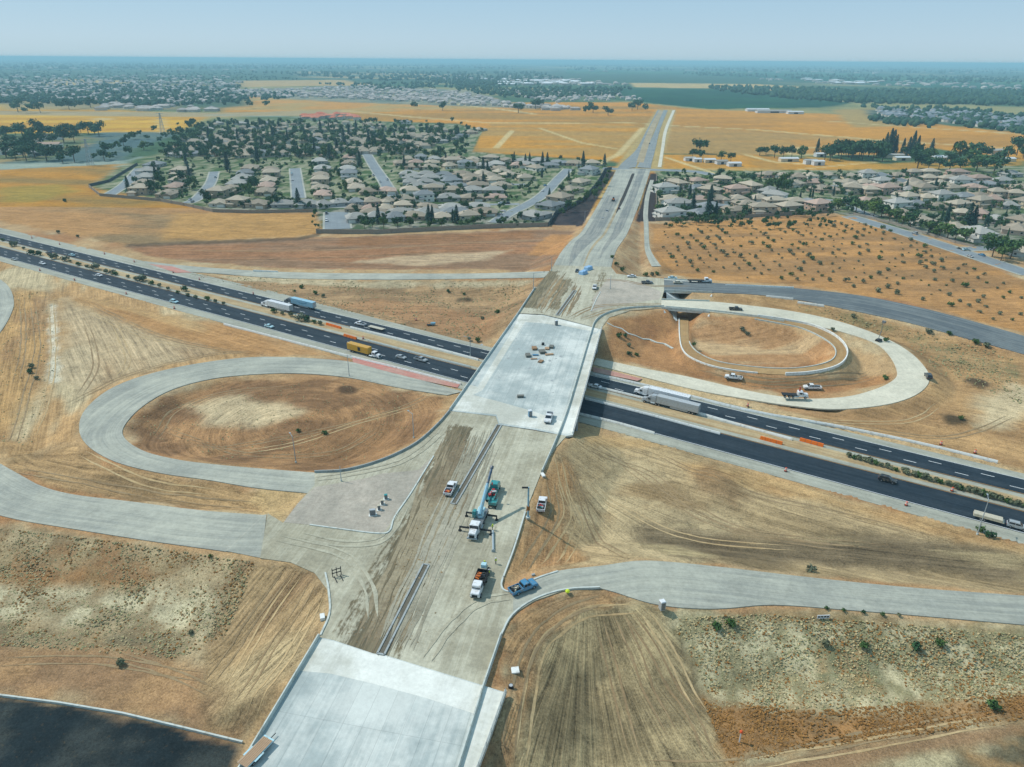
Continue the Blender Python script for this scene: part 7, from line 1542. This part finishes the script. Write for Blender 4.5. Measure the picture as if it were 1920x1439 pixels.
# workers
SKIN = mat('skin', S(190,140,112), .6, .1, 3); VEST = YEL; JEANS = mat('dark_work_trousers', S(52,60,76), .9, .15, 4)
def person(loc, rz, lab, pose=0, hat='white'):
    r = thing('person', lab, 'person', loc, rz); s = pose
    J = {'pel': (0, 0, .95), 'che': (.04 + .1 * s, 0, 1.30), 'nek': (.06 + .16 * s, 0, 1.50), 'hed': (.09 + .2 * s, 0, 1.66), 'lh': (0, .1, .90), 'lk': (.05, .12, .5), 'lf': (-.02, .13, .06), 'lt': (.16, .14, .03), 'rh': (0, -.1, .90), 'rk': (.12, -.12, .5), 'rf': (.02, -.13, .06), 'rt': (.2, -.14, .03),
         'ls': (.04 + .13 * s, .2, 1.42), 'le': (.05 + .2 * s, .28, 1.14), 'lw': (.22 + .25 * s, .25, .96), 'lx': (.3 + .27 * s, .22, .93), 'rs': (.04 + .13 * s, -.2, 1.42), 're': (.0 + .2 * s, -.29, 1.15), 'rw': (.14 + .25 * s, -.28, .93), 'rx': (.2 + .27 * s, -.27, .86)}
    E_ = [('pel','che'),('che','nek'),('nek','hed'),('pel','lh'),('lh','lk'),('lk','lf'),('lf','lt'),('pel','rh'),('rh','rk'),('rk','rf'),('rf','rt'),('che','ls'),('ls','le'),('le','lw'),('lw','lx'),('che','rs'),('rs','re'),('re','rw'),('rw','rx')]
    K = list(J); R3 = dict(pel=.14, che=.16, nek=.06, hed=.11, lh=.1, rh=.1, lk=.07, rk=.07, lf=.05, rf=.05, lt=.04, rt=.04, ls=.075, rs=.075, le=.05, re=.05, lw=.035, rw=.035, lx=.03, rx=.03)
    me = bpy.data.meshes.new('person_body'); me.from_pydata([J[k] for k in K], [(K.index(a), K.index(b_)) for a, b_ in E_], []); o = bpy.data.objects.new('body', me); COL.objects.link(o); o.parent = r; me.materials.append(JEANS)
    m_ = o.modifiers.new('skin', 'SKIN'); o.modifiers.new('sub', 'SUBSURF').levels = 1; o.modifiers['sub'].render_levels = 1
    if not me.skin_vertices: me.attributes.new
    for i, k in enumerate(K):
        sv = me.skin_vertices[0].data[i]; sv.radius = (R3[k], R3[k]); sv.use_root = (k == 'pel')
    mb = MB(); c = J['che']; mb.cyl((.01, 0, 1.02), (c[0], 0, 1.34), .21, .24, 12, caps=False); mb.cyl((c[0], 0, 1.34), (J['nek'][0], 0, 1.47), .24, .12, 12); mb.build('vest', VEST, r)
    h_ = J['hed']; mb = MB(); mb.blob((h_[0], 0, h_[2] + .03), .125, sq=1.15, jit=.02); mb.box((h_[0] + .13, 0, h_[2] + .01), (.04, .04, .06)); mb.build('head', SKIN, r)
    mb = MB(); mb.cyl((h_[0], 0, h_[2] + .08), (h_[0], 0, h_[2] + .2), .15, .09, 12); mb.cyl((h_[0] + .02, 0, h_[2] + .07), (h_[0] + .02, 0, h_[2] + .09), .19, n=12); mb.build('hard_hat', PAINTS['white'] if hat == 'white' else YEL, r)
    for s_, w_ in ((1, 'x'), (-1, 'x')):
        q = J[('l' if s_ > 0 else 'r') + 'x']; mb = MB(); mb.box(q, (.09, .04, .09), bev=.01)
        for f in range(4): mb.cyl((q[0] + .02, q[1] - .015 + .0, q[2] + .035 - f * .022), (q[0] + .1 - abs(f - 1.3) * .01, q[1] - s_ * .02, q[2] + .02 - f * .022), .011, n=5)
        mb.cyl((q[0], q[1], q[2] + .05), (q[0] + .05, q[1] - s_ * .04, q[2] + .07), .012, n=5); mb.build('hand', SKIN, r)
    return r
p = at(923, 994, 8.08); person(p, -.4, 'worker in a yellow vest standing at the end of the long grey pole', .2, 'yellow'); p = at(930, 1058, 8.08); person(p, 2.4, 'worker in a yellow vest walking on open ground right of the loader', .1); p = at(909, 1062, 8.08); person(p, -1.8, 'worker in a yellow vest leaning over behind the dump truck', .6, 'yellow'); p = at(917, 1080, 8.08); person(p, 2.0, 'worker in a vest standing at the right side of the small loader', .2)
p = on(1064, 1112); mb = MB(); mb.blob((0, 0, .5), .55, sq=.9, jit=.15); o = mb.build('water_drum', YEL); o.location = p; tag(o, 'bright yellow bag beside the curved kerb of the east slip road', 'marker')
# portable toilets, boxes, barricade
def toilet(px, py, z, c, lab, rz=.3):
    p = at(px, py, z); r = thing('portable_toilet', lab, 'portable toilet', p, rz); MB().box((0, 0, 1.1), (1.2, 1.2, 2.2), bev=.05).build('cabin', PAINTS[c], r); MB().box((0, 0, 2.28), (1.25, 1.25, .2), tx=.8, ty=.8).build('roof', PAINTS['white'], r); MB().box((0, -.62, 1.1), (.8, .05, 1.9)).build('door', PAINTS['grey'], r)
toilet(994, 781, 8.1, 'blue', 'blue portable toilet at the near end of the overpass'); toilet(1043, 610, 8.1, 'grey', 'grey portable toilet at the far end of the overpass'); toilet(1241, 1142, 7.2, 'light_grey', 'grey portable toilet beside the east slip road')
def cabinet(px, py, w, h_, c, lab, z=8.1):
    p = at(px, py, z); r = thing('control_cabinet', lab, 'cabinet', p, .2); MB().box((0, 0, h_ / 2), (w, .8, h_), bev=.04).build('box', PAINTS[c], r); MB().box((0, -.42, h_ / 2), (w * .8, .04, h_ * .8)).build('door', PAINTS['grey'], r); MB().box((0, 0, .05), (w + .5, 1.3, .14)).build('base', M['wconc'], r)
cabinet(699, 966, 1.6, 1.8, 'light_grey', 'large grey control cabinet on the purple paved island'); cabinet(711, 956, .8, 1.5, 'cream', 'small tan cabinet beside the large grey one'); cabinet(717, 946, .8, 1.5, 'cream', 'second small tan cabinet, behind the first'); cabinet(724, 936, .9, 1.5, 'teal', 'teal cabinet at the back of the group on the purple island')
p = on(1543, 1161); bb = thing('barricade', 'white barricade panel with dark slots in the weeds below the east slip road', 'barricade', p, .05)
mb = MB(); mb.box((0, 0, 1.0), (2.8, .12, .25)); mb.box((0, 0, .3), (2.8, .12, .25)); 
for k in range(5): mb.box((-1.34 + k * .67, 0, .65), (.14, .12, .9))
mb.build('frame', PAINTS['white'], bb); MB().box((0, .05, .65), (2.5, .03, .5)).build('panel', DARK, bb)
p = at(632, 1080, 8.1); rk = thing('pallet_forks', 'dark steel fork attachment standing on the graded road at left', 'forks', p, .5); mb = MB(); mb.box((0, 0, 1.0), (2.2, .14, .16)); mb.box((0, 0, 1.9), (2.2, .14, .16))
for x in (-1.0, 0, 1.0): mb.box((x, 0, 1.2), (.16, .16, 2.4))
mb.build('frame', DARK, rk)
for x in (-.7, .7): MB().box((x, -1.2, .12), (.16, 2.4, .1)).build('fork', DARK, rk)
# formwork stacks on the overpass deck
r2 = random.Random(5)
for i, (x, y, w, d, h_, rz, m_, lab) in enumerate([(990,668,2.0,3.4,.9,.1,GREYB,'grey boards leftmost on the overpass deck'),(1002,655,2.0,3.0,.9,.1,WOOD2,'brown boards at the back left of the pile on the deck'),(1017,662,2.6,3.0,1.1,.2,GREYB,'grey covered stack in the middle of the pile on the deck'),(1034,652,1.8,3.0,.8,-.2,GREYB,'grey green sheets at the back right of the pile on the deck'),(1026,655,1.8,2.4,.6,.0,WOOD,'tan timbers between the back stacks on the deck'),(1004,667,2.4,.8,.5,.0,PAINTS['blue'],'blue box in front of the brown boards on the deck'),(1001,674,2.6,.7,.4,.1,WOOD,'yellow planks at the front left of the pile on the deck'),(1014,679,1.6,2.4,.6,-.5,WOOD2,'red brown boards at the front of the pile on the deck'),(1030,666,3.4,1.2,.5,.2,WOOD,'orange tan timbers at the right of the pile on the deck'),(1018,647,1.0,1.0,1.0,.2,DARK,'dark crate at the back of the pile on the deck'),(976,745,2.4,1.4,.8,.1,GREYB,'dark bundle alone on the near half of the deck')]):
    p = at(x, y, 8.08); mb = MB()
    for k in range(4): mb.box((r2.uniform(-.1, .1), r2.uniform(-.1, .1), h_ * (k + .5) / 4), (w * r2.uniform(.9, 1), d * r2.uniform(.9, 1), h_ / 4 * .9), 0, r2.uniform(-.04, .04))
    o = mb.build('board_stack', m_); o.location = p; o.rotation_euler.z = rz; tag(o, lab, 'stack', 'formwork stacks on the overpass deck')
TARP = mat('blue_tarpaulin', S(140,180,214), .5, .2, .8)
for i, (x, y, s, lab) in enumerate([(1093,514,2.6,'pale blue wrapped stack on the north junction, the nearer one'),(1103,506,2.6,'pale blue wrapped stack on the north junction, the farther one')]):
    p = at(x, y, 8.0); mb = MB(); 
    for k in range(3): mb.box(((k - 1) * 1.6, r2.uniform(-.3, .3), 1.0), (2.0, 3.6, 2.0), 0, r2.uniform(-.1, .1), .8, .8, bev=.3)
    o = mb.build('wrapped_stack', TARP); o.location = p; o.rotation_euler.z = .9; tag(o, lab, 'stack')
for i, (x, y, w, d, h_, m_, lab) in enumerate([(966,1258,1.6,1.6,.3,'wconc','square concrete cover on the dirt right of the foreground bridge'),(605,1160,1.0,1.6,.8,'wconc','white crates at the left corner of the foreground bridge'),(1018,892,.9,2.0,.5,'wconc','white block at the end of the overpass parapet'),(1000,1079,.8,.5,.4,'greyc','small block on the kerb above the blue pickup'),(1535,698,3.0,.5,.4,'wconc','white beam lying on dirt inside the pale loop ramp')]):
    p = on(x, y); o = MB().box((0, 0, h_ / 2), (w, d, h_), bev=.03).build('concrete_block', M[m_]); o.location = p; o.rotation_euler.z = .3 if i else .15; tag(o, lab, 'block')
p = on(958, 1290); mb = MB(); mb.cyl((0, 0, 0), (0, 0, .7), .55, .5, 12); mb.cyl((0, 0, .7), (0, 0, .72), .38, n=12, mi=1); o = mb.build('spool', [DARK, PAINTS['light_grey']]); o.location = p; tag(o, 'dark round spool on the dirt beside the foreground bridge', 'spool')
p = on(1386, 1392); mb = MB(); mb.cyl((0, 0, -.1), (0, 0, 2.6), .12, n=8); mb.build; r = thing('marker_post', 'white post with an orange top in the green weeds at the lower right', 'post', p); mb.build('post', PAINTS['white'], r); MB().blob((0, 0, 2.8), .38, jit=.05).build('orange_top', CONEM, r)
p = on(812, 611); r = thing('small_trailer', 'small blue grey tank trailer parked on the slope left of the overpass', 'trailer', p, .1); MB().cyl((-1.2, 0, 1.1), (1.2, 0, 1.1), .75, n=12).build('tank', PAINTS['boom'], r); MB().box((-1.8, 0, .6), (2.4, 1.4, .3)).build('trailer_frame', DARK, r)
for s_ in (-1, 1): wheel(r, 0, s_ * .7, .38, .24)
for k in range(22):
    x, y = r2.uniform(900, 1080), r2.uniform(610, 770); x -= (y - 610) * .25; p = at(x, y, 8.0); n_ = 9; rad = r2.uniform(.25, .8)
    Pq = np.array([(p[0] + rad * (.6 + .6 * r2.random()) * math.cos(6.283 * j / n_), p[1] + rad * 1.6 * (.6 + .6 * r2.random()) * math.sin(6.283 * j / n_), 8.0) for j in range(n_)]); sheet('deck_stain', Pq, M['greyc'], .064 + .0002 * k if False else .0645, MRD, skirt=.001)
# transmission towers
def pylon(px, py, hgt, lab):
    p = at(px, py, 0); r = thing('transmission_tower', lab, 'pylon', p, .1); mb = MB(); b_ = hgt * .1
    def rd(t): return b_ * (1 - t) + .5 * t
    for k in range(6):
        t0, t1 = k / 6, (k + 1) / 6
        for sx, sy in ((1, 1), (1, -1), (-1, -1), (-1, 1)):
            a = (sx * rd(t0), sy * rd(t0), hgt * t0); c = (sx * rd(t1), sy * rd(t1), hgt * t1); mb.cyl(a, c, .22, n=4); mb.cyl(a, (sx * rd(t1), -sy * rd(t1), hgt * t1), .12, n=4); mb.cyl(a, (-sx * rd(t1), sy * rd(t1), hgt * t1), .12, n=4)
    mb.build('lattice', STEEL, r)
    for t in (.72, .84, .96): MB().box((0, 0, hgt * t), (hgt * .36, .4, .4)).build('cross_arm', STEEL, r)
pylon(306, 252, 34, 'lattice transmission tower standing by the yellow field'); pylon(170, 310, 30, 'lattice transmission tower beside the paved lot at left')
# ------------------------------------------------------------------ haze
hz_m = bpy.data.materials.new('haze_air'); hz_m.use_nodes = True; n = hz_m.node_tree.nodes; n.clear(); out = n.new('ShaderNodeOutputMaterial'); pv = n.new('ShaderNodeVolumePrincipled')
pv.inputs['Color'].default_value = (.52, .89, 1.0, 1); pv.inputs['Density'].default_value = 1.15e-4; pv.inputs['Anisotropy'].default_value = 0.0
hz_m.node_tree.links.new(pv.outputs['Volume'], out.inputs['Volume'])
o = MB().box((0, 30500, 60.5), (127000, 66000, 127)).build('haze', hz_m); struct(o, 'stuff')
